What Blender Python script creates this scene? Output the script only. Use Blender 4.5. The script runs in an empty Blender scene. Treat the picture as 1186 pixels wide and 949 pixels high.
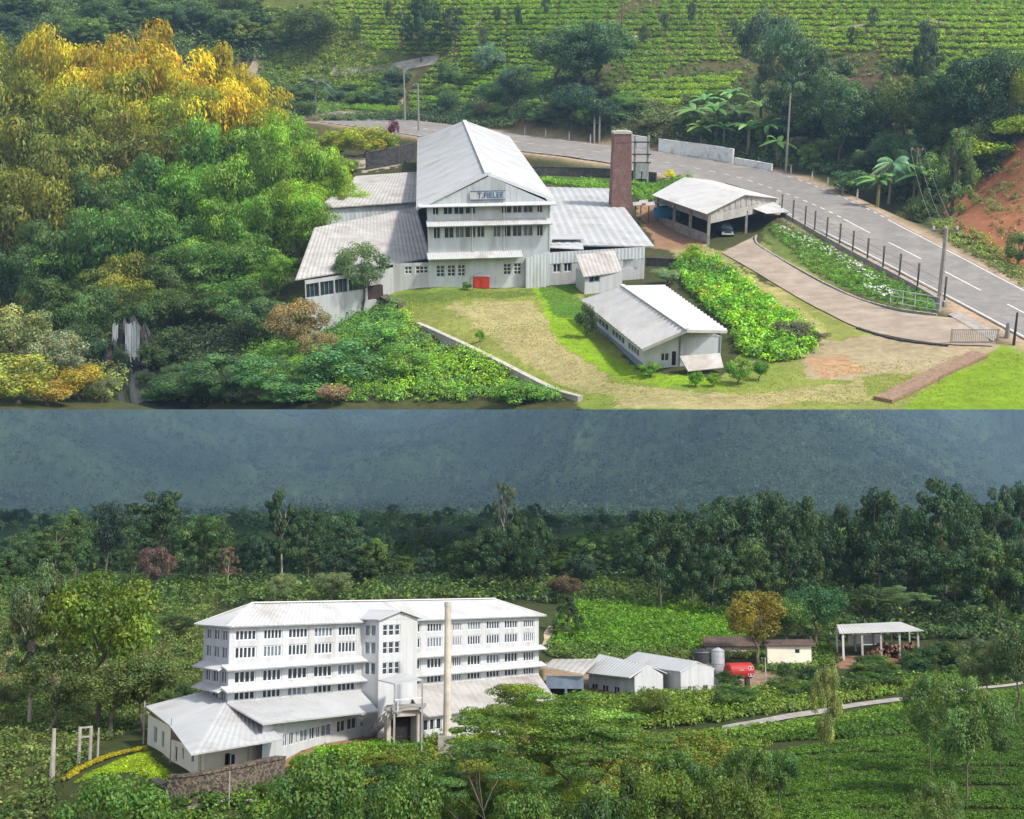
import bpy, math, random
import numpy as np
from mathutils import Matrix, Vector, noise

rng = np.random.default_rng(7)
random.seed(7)
SC = bpy.context.scene
COL = SC.collection

# ------------------------------------------------------------------ camera
PW, PH, F = 1186.0, 949.0, 1500.0
CX, CY = PW / 2, PH / 2
PITCH = math.atan(197.5 / F)                 # camera looks slightly upward over the valley
TILT = PITCH + math.atan(454.5 / F)          # slope of the upper estate's ground towards the viewer
KA = 1.5
HB, HA = 17.0, 61.7                          # viewpoint above the valley yard / above the upper yard

cam_d = bpy.data.cameras.new("camera")
cam = bpy.data.objects.new("camera", cam_d)
COL.objects.link(cam)
cam.location = (0, 0, HB)
cam.rotation_euler = (math.pi / 2 + PITCH, 0, 0)
cam_d.sensor_fit = 'HORIZONTAL'
cam_d.sensor_width = 36.0
cam_d.lens = 36.0 * F / PW
cam_d.clip_start, cam_d.clip_end = 1.0, 15000.0
SC.camera = cam

MA = Matrix.Translation((0, 0, HB)) @ Matrix.Rotation(TILT, 4, 'X') @ Matrix.Scale(KA, 4) @ Matrix.Translation((0, 0, -HA))
MB_ = Matrix.Identity(4)


class Place:
    """One of the two places: its frame, viewpoint height, angle and terrain."""
    def __init__(s, M, h, ang):
        s.M, s.h, s.ca, s.sa = M, h, math.cos(ang), math.sin(ang)

    def ray(s, px, py):
        x, u = px - CX, CY - py
        return np.array([x, F * s.ca - u * s.sa, F * s.sa + u * s.ca])

    def at(s, px, py, d):
        """the point on a sight line at distance d"""
        r = s.ray(px, py)
        return np.array([r[0] / r[1] * d, d, s.h + r[2] / r[1] * d])

    def on(s, px, py, z=0.0):
        """the point on a sight line at height z"""
        r = s.ray(px, py)
        t = (z - s.h) / r[2]
        return np.array([r[0] * t, r[1] * t, z])

    def pix(s, x, y, z):
        v = np.asarray(z) - s.h
        fw = np.asarray(y) * s.ca + v * s.sa
        up = -np.asarray(y) * s.sa + v * s.ca
        return CX + F * np.asarray(x) / fw, CY - F * up / fw

    def ground(s, px, py, d0=60.0, d1=1500.0):
        r = s.ray(px, py)
        ds = np.geomspace(d0, d1, 500)
        gap = s.h + r[2] / r[1] * ds - s.z(r[0] / r[1] * ds, ds)
        k = np.nonzero(gap < 0)[0]
        if len(k) == 0:
            d = ds[int(np.argmin(gap))]
        else:
            i = max(k[0], 1)
            a, b = ds[i - 1], ds[i]
            ga, gb = gap[i - 1], gap[i]
            d = a + (b - a) * ga / (ga - gb + 1e-9)
        x = r[0] / r[1] * d
        return np.array([x, d, float(s.z(np.array([x]), np.array([d]))[0])])

    def foot(s, px, d):
        """ground point in the picture column px at distance d"""
        z = 0.0
        x = (px - CX) / F * d
        for _ in range(6):
            fw = d * s.ca + (z - s.h) * s.sa
            x = (px - CX) / F * fw
            z = float(s.z(np.array([x]), np.array([d]))[0])
        return np.array([x, d, z])

    def top(s, py, d, px=CX):
        return s.at(px, py, d)[2]


A = Place(MA, HA, -math.atan(454.5 / F))
B = Place(MB_, HB, PITCH)
# in A the optical axis dips below its own horizon, in B it rises above it


def tps(pts):
    P = np.array(pts, float)
    X, Z = P[:, :2] / 100.0, P[:, 2]
    n = len(P)
    d2 = ((X[:, None] - X[None]) ** 2).sum(-1)
    K = 0.5 * d2 * np.log(d2 + 1e-12) + np.eye(n) * 0.002
    Q = np.hstack([np.ones((n, 1)), X])
    S = np.zeros((n + 3, n + 3))
    S[:n, :n], S[:n, n:], S[n:, :n] = K, Q, Q.T
    w = np.linalg.solve(S, np.concatenate([Z, np.zeros(3)]))

    def f(x, y):
        x = np.asarray(x, float) / 100.0
        y = np.asarray(y, float) / 100.0
        sh = x.shape
        x, y = x.ravel(), y.ravel()
        out = w[n] + w[n + 1] * x + w[n + 2] * y
        for i in range(n):
            r2 = (x - X[i, 0]) ** 2 + (y - X[i, 1]) ** 2
            out = out + w[i] * 0.5 * r2 * np.log(r2 + 1e-12)
        return out.reshape(sh)
    return f


def nz(x, y, f, seed=0):
    """cheap smooth value noise, about -1..1"""
    x = np.asarray(x) * f
    y = np.asarray(y) * f
    s = 0.0
    for k, (a, b, p) in enumerate([(1.0, .3, .5), (-.4, 1.1, 2.1), (.9, -.8, 4.0), (.2, 1.7, 1.3), (1.9, .7, 5.2)]):
        s = s + np.sin(a * x + b * y + p + seed * 1.7 + 1.3 * np.sin(b * x * .7 - a * y * .6 + seed))
    return s / 3.2


# upper estate: (px, py, height) or (px, py, distance, 'd')
ctlA = []
def cz(L, px, py, z): L.append((A if L is ctlA else B).on(px, py, z))
def cd(L, px, py, d): L.append((A if L is ctlA else B).at(px, py, d))
for px, py, z in [(457, 337, 0), (560, 333, 0), (640, 331, 0), (740, 330, 0), (500, 370, 0), (560, 400, 0), (690, 473, 0), (640, 380, 0), (690, 400, 0),
                  (790, 440, 0), (840, 430, 0), (860, 380, .5), (900, 445, 0), (1000, 474, 0), (1100, 440, .5), (960, 395, .5), (1180, 480, .6),
                  (820, 292, 1), (770, 266, 1), (885, 268, 1.5), (900, 320, 1), (1000, 350, 1.2), (1080, 385, 1.6), (1140, 386, 2),
                  (960, 300, 2.6), (1040, 340, 2.2), (640, 440, -2.5), (560, 440, -4), (520, 410, -3.5), (470, 378, -2.0), (430, 365, -4),
                  (420, 400, -6), (380, 440, -8), (500, 474, -7), (340, 474, -10), (340, 380, -8),
                  (1186, 365, 2), (1100, 312, 3), (1000, 264, 5), (900, 224, 6), (820, 200, 9), (760, 186, 11), (700, 178, 13), (640, 171, 14.5),
                  (560, 160, 16), (490, 150, 17), (400, 140, 18), (320, 150, 14),
                  (720, 212, 8), (660, 205, 8.5), (745, 225, 6.0),
                  (250, 474, -14), (150, 440, -15), (60, 474, -11), (0, 474, -9), (130, 380, -14), (230, 420, -13), (260, 330, -9),
                  (480, 220, 9), (400, 190, 10), (330, 230, 2), (330, 300, -3)]:
    cz(ctlA, px, py, z)
for px, py, d in [(0, 300, 400), (0, 200, 480), (150, 250, 420), (0, 100, 600), (150, 120, 560), (300, 110, 610), (-100, 200, 450),
                  (960, 195, 470), (1040, 225, 425), (1100, 255, 385), (1186, 308, 322), (1140, 225, 400), (1186, 210, 380), (1186, 140, 415), (1300, 200, 360),
                  (640, 125, 540), (760, 135, 530), (860, 160, 500), (560, 120, 560), (460, 115, 600), (480, 70, 650), (400, 82, 650),
                  (1000, 120, 520), (1100, 120, 480), (880, 80, 580), (700, 60, 600), (600, 60, 610), (1186, 60, 510), (1060, 30, 560),
                  (900, 15, 620), (700, 15, 640), (500, 30, 670), (400, 40, 660), (300, 72, 640), (200, 40, 680), (100, 30, 690), (0, 20, 700), (300, 20, 700), (300, -20, 740),
                  (0, -30, 760), (400, -20, 730), (600, -30, 710), (900, -30, 680), (1186, -30, 640), (1350, 30, 560), (-150, 60, 690)]:
    cd(ctlA, px, py, d)
_tA = tps(ctlA)


def zA(x, y):
    w = np.clip((np.asarray(y) - 540) / 120, 0, 1)
    return _tA(x, y) + w * 1.2 * nz(x, y, .03, 3)


A.z = zA

ctlB = []
for px, py, z in [(270, 899, 0), (229, 897, 0), (328, 882, 0), (430, 853, 0), (500, 843, .9), (171, 860, 0.2), (600, 822, 1.0), (640, 800, 2.0), (700, 796, 2.6), (800, 797, 2.6), (857, 789, 2.5),
                  (915, 765, 4.3), (1020, 764, 4.3), (1186, 760, 4.5), (840, 846, -.3), (1050, 812, .7), (1186, 790, 1.2), (950, 828, .1), (900, 880, -2), (1000, 900, -2.2), (1150, 880, -1.6),
                  (900, 949, -3), (1186, 949, -3), (700, 880, -3), (700, 949, -5), (560, 890, -3), (500, 949, -4.5), (350, 949, -3.6), (450, 890, -1.0), (290, 940, -3.4), (200, 949, -3.2), (100, 949, -3.5), (0, 949, -4),
                  (100, 860, .0), (30, 845, .0), (-60, 850, 0), (120, 905, -.8), (170, 890, -.2), (1280, 900, -2)]:
    cz(ctlB, px, py, z)
for px, py, d in [(750, 745, 225), (750, 706, 268), (690, 735, 225), (840, 735, 235), (640, 740, 220), (560, 720, 225), (300, 735, 215), (200, 695, 245), (200, 740, 205), (60, 760, 200),
                  (0, 700, 260), (100, 690, 265), (400, 690, 270), (600, 690, 275), (900, 720, 260), (1050, 735, 245), (1186, 735, 250), (700, 672, 340), (860, 680, 320),
                  (300, 670, 350), (100, 672, 350), (500, 665, 380), (1100, 690, 330), (1186, 690, 330), (600, 640, 600), (300, 640, 620), (900, 640, 600), (1186, 640, 600), (0, 640, 620),
                  (500, 610, 900), (800, 615, 900), (200, 615, 900), (0, 612, 900), (1186, 612, 900), (500, 592, 3300), (900, 600, 3300), (200, 602, 3300), (-150, 640, 600), (1350, 640, 600), (1186, 600, 3300), (0, 602, 3300), (500, 604, 1500), (900, 606, 1500), (0, 606, 1500), (1186, 606, 1500)]:
    cd(ctlB, px, py, d)
_tB = tps(ctlB)


def zB(x, y):
    x, y = np.asarray(x, float), np.asarray(y, float)
    yy = np.minimum(y, 3300)
    z = _tB(np.clip(x, -.45 * yy - 20, .45 * yy + 20), yy)
    w = np.clip((y - 300) / 500, 0, 1)
    z = z + w * 5 * nz(x, y, .012, 1)
    m = np.clip(y - 3300 - 850 * nz(x, 0 * x, .0016, 3), 0, None) / 2.8                # the mountain wall behind the valley
    ridge = 1 + .22 * nz(x, y, .0016, 5) + .10 * nz(x, y, .004, 8)
    spur = 1 - np.abs(nz(x, y * .35, .0030, 17))         # spurs and gullies running down the face
    z = z + np.clip(m / 300, 0, 1) * 110 * spur
    z = z + 2.8 * ridge * (m * .07 + 240 * (1 - np.exp(-(m / 900) ** 1.6)))
    return z


B.z = zB

# ------------------------------------------------------------------ materials
def mat(name, base, c2=None, scale=1.0, rough=.8, bump=0.0, detail=6, lo=.35, hi=.65, spec=.3, c3=None, s3=.3, metal=0.0, coords='Object', stretch=None):
    m = bpy.data.materials.new(name)
    m.use_nodes = True
    nt = m.node_tree
    N, L = nt.nodes, nt.links
    p = N['Principled BSDF']
    p.inputs['Roughness'].default_value = rough
    p.inputs['Metallic'].default_value = metal
    p.inputs['Specular IOR Level'].default_value = spec
    tc = N.new('ShaderNodeTexCoord')
    src = tc.outputs[coords]
    if stretch:
        mp = N.new('ShaderNodeMapping')
        mp.inputs['Scale'].default_value = stretch
        L.new(src, mp.inputs[0])
        src = mp.outputs[0]
    n = N.new('ShaderNodeTexNoise')
    n.inputs['Scale'].default_value = scale
    n.inputs['Detail'].default_value = detail
    n.inputs['Roughness'].default_value = .65
    L.new(src, n.inputs['Vector'])
    r = N.new('ShaderNodeValToRGB')
    r.color_ramp.elements[0].position, r.color_ramp.elements[1].position = lo, hi
    c2 = c2 or tuple(c * .75 for c in base)
    r.color_ramp.elements[0].color = (*c2, 1)
    r.color_ramp.elements[1].color = (*base, 1)
    L.new(n.outputs['Fac'], r.inputs[0])
    out = r.outputs[0]
    if c3:
        n3 = N.new('ShaderNodeTexNoise')
        n3.inputs['Scale'].default_value = s3
        n3.inputs['Detail'].default_value = 8
        n3.inputs['Roughness'].default_value = .7
        L.new(src, n3.inputs['Vector'])
        r3 = N.new('ShaderNodeValToRGB')
        r3.color_ramp.elements[0].position, r3.color_ramp.elements[1].position = .52, .70
        mx = N.new('ShaderNodeMix')
        mx.data_type = 'RGBA'
        L.new(n3.outputs['Fac'], r3.inputs[0])
        L.new(r3.outputs[0], mx.inputs['Factor'])
        L.new(out, mx.inputs['A'])
        mx.inputs['B'].default_value = (*c3, 1)
        out = mx.outputs['Result']
    L.new(out, p.inputs['Base Color'])
    if bump:
        b = N.new('ShaderNodeBump')
        b.inputs['Strength'].default_value = bump
        b.inputs['Distance'].default_value = .3
        L.new(n.outputs['Fac'], b.inputs['Height'])
        L.new(b.outputs[0], p.inputs['Normal'])
    return m


def leaf_mat(name, trans=.35, gloss=.35):
    """foliage: per-leaf tint times the plant's own colour"""
    m = bpy.data.materials.new(name)
    m.use_nodes = True
    N, L = m.node_tree.nodes, m.node_tree.links
    N.clear()
    out = N.new('ShaderNodeOutputMaterial')
    at = N.new('ShaderNodeAttribute')
    at.attribute_name = 'tint'
    oi = N.new('ShaderNodeObjectInfo')
    mul = N.new('ShaderNodeMix')
    mul.data_type, mul.blend_type = 'RGBA', 'MULTIPLY'
    mul.inputs['Factor'].default_value = 1
    L.new(at.outputs['Color'], mul.inputs['A'])
    L.new(oi.outputs['Color'], mul.inputs['B'])
    tc = N.new('ShaderNodeTexCoord')
    n = N.new('ShaderNodeTexNoise')
    n.inputs['Scale'].default_value = .25
    n.inputs['Detail'].default_value = 3
    L.new(tc.outputs['Object'], n.inputs['Vector'])
    hs = N.new('ShaderNodeHueSaturation')
    mr = N.new('ShaderNodeMapRange')
    mr.inputs['From Min'].default_value, mr.inputs['From Max'].default_value = .3, .7
    mr.inputs['To Min'].default_value, mr.inputs['To Max'].default_value = .75, 1.3
    L.new(n.outputs['Fac'], mr.inputs['Value'])
    L.new(mr.outputs[0], hs.inputs['Value'])
    L.new(mul.outputs['Result'], hs.inputs['Color'])
    p = N.new('ShaderNodeBsdfPrincipled')
    p.inputs['Roughness'].default_value = .55
    p.inputs['Specular IOR Level'].default_value = gloss
    t = N.new('ShaderNodeBsdfTranslucent')
    hs2 = N.new('ShaderNodeHueSaturation')
    hs2.inputs['Saturation'].default_value = 1.15
    hs2.inputs['Value'].default_value = 1.3
    L.new(hs.outputs[0], hs2.inputs['Color'])
    L.new(hs2.outputs[0], t.inputs['Color'])
    L.new(hs.outputs[0], p.inputs['Base Color'])
    mx = N.new('ShaderNodeMixShader')
    mx.inputs[0].default_value = trans
    L.new(p.outputs[0], mx.inputs[1])
    L.new(t.outputs[0], mx.inputs[2])
    L.new(mx.outputs[0], out.inputs['Surface'])
    return m


def ground_mat(name, attr, s1=.15, s2=1.2):
    """terrain: the mapped soil and grass areas broken up by noise"""
    m = bpy.data.materials.new(name)
    m.use_nodes = True
    N, L = m.node_tree.nodes, m.node_tree.links
    p = N['Principled BSDF']
    p.inputs['Roughness'].default_value = .95
    p.inputs['Specular IOR Level'].default_value = .1
    at = N.new('ShaderNodeAttribute')
    at.attribute_name = attr
    tc = N.new('ShaderNodeTexCoord')
    out = at.outputs['Color']
    for sc, lo, hi, s_lo, s_hi in ((s1, .3, .7, .8, 1.2), (s2, .3, .7, .72, 1.3)):
        n = N.new('ShaderNodeTexNoise')
        n.inputs['Scale'].default_value = sc
        n.inputs['Detail'].default_value = 8
        n.inputs['Roughness'].default_value = .7
        L.new(tc.outputs['Object'], n.inputs['Vector'])
        mr = N.new('ShaderNodeMapRange')
        mr.inputs['From Min'].default_value, mr.inputs['From Max'].default_value = lo, hi
        mr.inputs['To Min'].default_value, mr.inputs['To Max'].default_value = s_lo, s_hi
        L.new(n.outputs['Fac'], mr.inputs['Value'])
        hs = N.new('ShaderNodeHueSaturation')
        L.new(mr.outputs[0], hs.inputs['Value'])
        L.new(out, hs.inputs['Color'])
        out = hs.outputs[0]
    L.new(out, p.inputs['Base Color'])
    b = N.new('ShaderNodeBump')
    b.inputs['Strength'].default_value = .6
    b.inputs['Distance'].default_value = .5
    L.new(n.outputs['Fac'], b.inputs['Height'])
    L.new(b.outputs[0], p.inputs['Normal'])
    return m


M = {
    'roof': mat('painted_roof_sheet', (.46, .465, .47), (.37, .375, .38), .12, .55, c3=(.31, .285, .26), s3=.13, stretch=(1, 1, .3)),
    'roof_office': mat('clean_roof_sheet', (.50, .49, .48), (.42, .41, .40), .3, .55, c3=(.38, .36, .33), s3=.12, stretch=(1, 1, .4)),
    'roof_old': mat('weathered_roof_sheet', (.44, .42, .40), (.32, .30, .28), .25, .7, c3=(.26, .22, .19), s3=.14),
    'roof_brown': mat('old_tile_roof', (.12, .075, .06), (.07, .05, .045), .6, .9),
    'ridge': mat('ridge_cap', (.60, .60, .60), (.52, .52, .52), .5, .5),
    'wall_grey': mat('pale_grey_timber_wall', (.52, .555, .58), (.44, .47, .49), .45, .8, c3=(.33, .335, .325), s3=.16, stretch=(1.3, 1.3, .25)),
    'wall_white': mat('white_plaster', (.45, .46, .475), (.37, .38, .385), .35, .8, c3=(.31, .295, .265), s3=.25, stretch=(2.6, 2.6, .16)),
    'wall_clean': mat('fresh_white_paint', (.48, .49, .505), (.41, .42, .43), .3, .7, c3=(.36, .345, .32), s3=.25, stretch=(2.6, 2.6, .16)),
    'wall_cream': mat('cream_plaster', (.62, .58, .47), (.52, .48, .39), .3, .8),
    'wall_beige': mat('beige_plaster', (.45, .36, .25), (.36, .29, .20), .5, .85),
    'wall_pink': mat('bare_plaster', (.46, .41, .37), (.30, .25, .22), .6, .9),
    'plinth': mat('grey_blue_plinth', (.20, .25, .33), (.14, .18, .24), .8, .85),
    'frame': mat('white_window_frame', (.58, .60, .62), (.50, .52, .54), 2, .6),
    'pane': mat('dark_window_glass', (.035, .045, .055), (.015, .018, .022), .5, .12, spec=.6),
    'pane_pale': mat('pale_window_glass', (.20, .24, .28), (.07, .08, .10), .6, .15, spec=.6),
    'dark': mat('painted_interior_shade', (.025, .022, .02), (.012, .011, .01), 1, .95),  # near-black colour standing in for shade inside bays and openings
    'brick': mat('brown_brick', (.20, .115, .10), (.13, .07, .06), 1.6, .9, bump=.4, c3=(.26, .17, .15), s3=.35),
    'cap': mat('pale_cement', (.48, .44, .38), (.34, .31, .27), .8, .9),
    'cream_stain': mat('stained_cream_render', (.56, .51, .42), (.38, .34, .27), .6, .85, c3=(.30, .26, .19), s3=.7),
    'red': mat('red_oxide_paint', (.55, .05, .02), (.38, .03, .015), 1.5, .6),
    'red_tank': mat('red_tank_enamel', (.38, .014, .011), (.27, .010, .010), .8, .55, spec=.35, c3=(.17, .03, .022), s3=.5),
    'silver': mat('galvanised_tank', (.46, .48, .50), (.30, .31, .33), .8, .45, metal=.4),
    'black': mat('dark_steel', (.04, .04, .045), (.025, .025, .028), 2, .6),
    'steel': mat('grey_steel', (.25, .26, .27), (.17, .17, .18), 2, .55),
    'asphalt': mat('worn_asphalt', (.24, .22, .203), (.18, .165, .152), .35, .9, c3=(.30, .27, .235), s3=.09),
    'paint': mat('road_paint', (.72, .72, .70), (.50, .49, .47), .9, .8),
    'drive': mat('dusty_driveway', (.36, .285, .22), (.25, .20, .155), .25, .95, c3=(.41, .33, .255), s3=.08),
    'concrete': mat('old_concrete', (.36, .335, .30), (.22, .20, .18), .7, .9, bump=.2),
    'stone': mat('rubble_stone', (.17, .135, .10), (.05, .042, .035), 3.2, .95, bump=.8, detail=3, lo=.42, hi=.58),
    'stonewall': mat('dark_stone_wall', (.085, .08, .075), (.035, .034, .032), .8, .95, bump=.6, detail=4),
    'whitewash': mat('flaking_whitewash', (.76, .77, .77), (.62, .63, .62), .5, .9, c3=(.30, .30, .28), s3=.3),
    'wood': mat('weathered_timber', (.20, .15, .11), (.12, .09, .065), 1.5, .9),
    'pole': mat('concrete_pole', (.34, .32, .30), (.24, .225, .21), 1.2, .9),
    'bark': mat('grey_bark', (.16, .13, .10), (.08, .065, .05), 1.0, .95),
    'bark_pale': mat('pale_bark', (.36, .31, .26), (.20, .17, .14), .8, .9),
    'culm': mat('bamboo_culm', (.22, .20, .06), (.12, .13, .04), .8, .6),
    'log': mat('cut_logs', (.23, .13, .08), (.10, .06, .04), 1.5, .9),
    'logend': mat('log_ends', (.42, .28, .17), (.28, .17, .10), 2.5, .9),
    'blue': mat('blue_sheet', (.03, .20, .42), (.02, .14, .32), 1, .6),
    'water': mat('river_water', (.02, .022, .018), (.01, .012, .01), .1, .06, spec=.6),
    'foam': mat('white_water', (.42, .45, .48), (.16, .18, .19), .5, .7, stretch=(1, 1, .15)),
    'sky_blue': mat('blue_letters', (.05, .12, .25), (.04, .10, .22), 1, .7),
    'car': mat('dark_car_paint', (.03, .04, .06), (.02, .03, .045), 1, .3, spec=.6),
    'chrome': mat('headlamp_glass', (.7, .72, .75), (.5, .5, .52), 1, .2, spec=.6),
    'tyre': mat('tyre_rubber', (.02, .02, .02), (.012, .012, .012), 1, .9),
    'leaf': leaf_mat('leaf'),
    'leaf_gloss': leaf_mat('broad_leaf', .3, .5),
    'groundA': ground_mat('estate_soil', 'area', .08, .6),
    'groundB': ground_mat('valley_soil', 'area', .05, .5),
    'edge_brick': mat('worn_brick_edging', (.30, .20, .13), (.17, .11, .075), 1.4, .95, bump=.4),
    'soil': mat('bare_earth', (.16, .09, .05), (.09, .055, .035), .3, .95, bump=.5),
}

# ------------------------------------------------------------------ mesh building
class Mesh:
    def __init__(s):
        s.v, s.f = [], []

    def add(s, vs, fs):
        b = len(s.v)
        s.v.extend([tuple(map(float, p)) for p in vs])
        s.f.extend([tuple(i + b for i in q) for q in fs])
        return s

    def quad(s, a, b, c, d):
        return s.add([a, b, c, d], [(0, 1, 2, 3)])

    def prism(s, plan, z0, z1):
        """plan: list of (x, y); z0 / z1: a number or one per corner"""
        n = len(plan)
        z0 = [z0] * n if np.isscalar(z0) else z0
        z1 = [z1] * n if np.isscalar(z1) else z1
        vs = [(p[0], p[1], z0[i]) for i, p in enumerate(plan)] + [(p[0], p[1], z1[i]) for i, p in enumerate(plan)]
        fs = [tuple(range(n))[::-1], tuple(range(n, 2 * n))]
        fs += [(i, (i + 1) % n, n + (i + 1) % n, n + i) for i in range(n)]
        return s.add(vs, fs)

    def slab(s, poly, t):
        """a sheet of thickness t hanging below the polygon"""
        n = len(poly)
        P = [np.asarray(p, float) for p in poly]
        vs = P + [p - np.array([0, 0, t]) for p in P]
        fs = [tuple(range(n)), tuple(range(n, 2 * n))[::-1]]
        fs += [(i, n + i, n + (i + 1) % n, (i + 1) % n) for i in range(n)]
        return s.add(vs, fs)

    def bar(s, p, q, w, h=None, up=(0, 0, 1)):
        p, q = np.asarray(p, float), np.asarray(q, float)
        h = w if h is None else h
        d = q - p
        d = d / (np.linalg.norm(d) + 1e-9)
        u = np.asarray(up, float)
        if abs(d @ u) > .98:
            u = np.array([0, 1.0, 0])
        r = np.cross(d, u)
        r /= np.linalg.norm(r)
        u = np.cross(r, d)
        vs = []
        for e in (p, q):
            for a, b in ((-1, -1), (1, -1), (1, 1), (-1, 1)):
                vs.append(e + r * a * w / 2 + u * b * h / 2)
        return s.add(vs, [(3, 2, 1, 0), (4, 5, 6, 7), (0, 1, 5, 4), (1, 2, 6, 5), (2, 3, 7, 6), (3, 0, 4, 7)])

    def tube(s, pts, rad, n=7, cap=True):
        pts = [np.asarray(p, float) for p in pts]
        rad = [rad] * len(pts) if np.isscalar(rad) else rad
        vs = []
        for i, p in enumerate(pts):
            d = pts[min(i + 1, len(pts) - 1)] - pts[max(i - 1, 0)]
            d = d / (np.linalg.norm(d) + 1e-9)
            u = np.array([1.0, 0, 0]) if abs(d[0]) < .9 else np.array([0, 1.0, 0])
            a = np.cross(d, u)
            a /= np.linalg.norm(a)
            b = np.cross(d, a)
            for k in range(n):
                t = 2 * math.pi * k / n
                vs.append(p + (a * math.cos(t) + b * math.sin(t)) * rad[i])
        fs = []
        for i in range(len(pts) - 1):
            for k in range(n):
                k2 = (k + 1) % n
                fs.append((i * n + k, i * n + k2, (i + 1) * n + k2, (i + 1) * n + k))
        if cap:
            fs.append(tuple(range(n))[::-1])
            fs.append(tuple(range((len(pts) - 1) * n, len(pts) * n)))
        return s.add(vs, fs)

    def sheet(s, a, b, c, d, pitch=.6, amp=.09, t=.08):
        """corrugated sheet: a-b along the eave, d-c along the top, ribs running a->d"""
        a, b, c, d = [np.asarray(p, float) for p in (a, b, c, d)]
        n = max(4, int(np.linalg.norm(b - a) / pitch) * 2)
        nrm = np.cross(b - a, d - a)
        nrm /= np.linalg.norm(nrm)
        if nrm[2] < 0:
            nrm = -nrm
        vs = []
        for i in range(n + 1):
            f = i / n
            o = nrm * (amp if i % 2 else -amp) * .5
            for j in range(5):
                g = j / 4
                vs.append((a * (1 - f) + b * f) * (1 - g) + (d * (1 - f) + c * f) * g + o)
        fs = [(i * 5 + j, (i + 1) * 5 + j, (i + 1) * 5 + j + 1, i * 5 + j + 1) for i in range(n) for j in range(4)]
        s.add(vs, fs)
        lo = [p - nrm * (amp + t) for p in (a, b, c, d)]
        s.add(lo, [(3, 2, 1, 0)])
        hi = (a, b, c, d)
        for i in range(4):
            j = (i + 1) % 4
            s.quad(lo[i], lo[j], hi[j], hi[i])
        return s

    def data(s, name, material, base=(0, 0, 0)):
        me = bpy.data.meshes.new(name)
        bx, by, bz = base
        me.from_pydata([(x - bx, y - by, z - bz) for x, y, z in s.v], [], s.f)
        me.materials.append(material)
        me.update()
        return me


PL = {'cur': A}


def tag(o, label=None, cat=None, group=None, kind=None):
    if label: o['label'] = label
    if cat: o['category'] = cat
    if group: o['group'] = group
    if kind: o['kind'] = kind
    return o


def thing(name, label, cat, base, group=None):
    o = bpy.data.objects.new(name, None)
    COL.objects.link(o)
    o.matrix_world = PL['cur'].M @ Matrix.Translation([float(c) for c in base])
    o['base'] = [float(c) for c in base]
    o.empty_display_size = .5
    return tag(o, label, cat, group)


def part(name, mesh, material, owner, label=None):
    r = owner
    while r.parent is not None:
        r = r.parent
    o = bpy.data.objects.new(name, mesh.data(name, M[material] if isinstance(material, str) else material, r['base']))
    COL.objects.link(o)
    o.parent = owner
    if label: o['label'] = label
    return o


def solo(name, mesh, material, label, cat, base, group=None, kind=None):
    o = bpy.data.objects.new(name, mesh.data(name, M[material] if isinstance(material, str) else material, base))
    COL.objects.link(o)
    o.matrix_world = PL['cur'].M @ Matrix.Translation([float(c) for c in base])
    return tag(o, label, cat, group, kind)


def copy_thing(src, M_world, label=None, group=None, color=None):
    c = src.copy()
    COL.objects.link(c)
    c.matrix_world = M_world
    if label: c['label'] = label
    if group: c['group'] = group
    for ch in src.children:
        d = ch.copy()
        COL.objects.link(d)
        d.parent = c
        if color is not None and ch.get('leafy'):
            d.color = (*color, 1)
        for g in ch.children:
            e = g.copy()
            COL.objects.link(e)
            e.parent = d
    return c


V = lambda *a: np.array(a, float)


def wall(mesh, P0, P1, z0, z1, holes=(), depth=.25, z0b=None, z1b=None):
    """a wall face from P0 to P1 (plan points, outside on the viewer's side) with real openings;
    holes: (u0, u1, za, zb) with u along the wall 0..1"""
    P0, P1 = V(P0[0], P0[1], 0), V(P1[0], P1[1], 0)
    d = P1 - P0
    nin = V(-d[1], d[0], 0)
    nin /= np.linalg.norm(nin)
    if nin[1] < 0 and abs(nin[1]) > .2 or (abs(nin[1]) <= .2 and nin @ V(P0[0], P0[1], 0) < 0):
        nin = -nin
    us = sorted({0.0, 1.0} | {h[0] for h in holes} | {h[1] for h in holes})
    zs = sorted({z0, z1} | {h[2] for h in holes} | {h[3] for h in holes})
    pt = lambda u, z, k=0.0: P0 + d * u + nin * k + V(0, 0, z)
    for i in range(len(us) - 1):
        for j in range(len(zs) - 1):
            um, zm = (us[i] + us[i + 1]) / 2, (zs[j] + zs[j + 1]) / 2
            if any(h[0] < um < h[1] and h[2] < zm < h[3] for h in holes):
                continue
            mesh.quad(pt(us[i], zs[j]), pt(us[i + 1], zs[j]), pt(us[i + 1], zs[j + 1]), pt(us[i], zs[j + 1]))
    for u0, u1, za, zb in holes:
        for (p, q) in (((u0, za), (u1, za)), ((u1, za), (u1, zb)), ((u1, zb), (u0, zb)), ((u0, zb), (u0, za))):
            mesh.quad(pt(*p), pt(*q), pt(*q, depth), pt(*p, depth))
    return pt, nin, d


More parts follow.
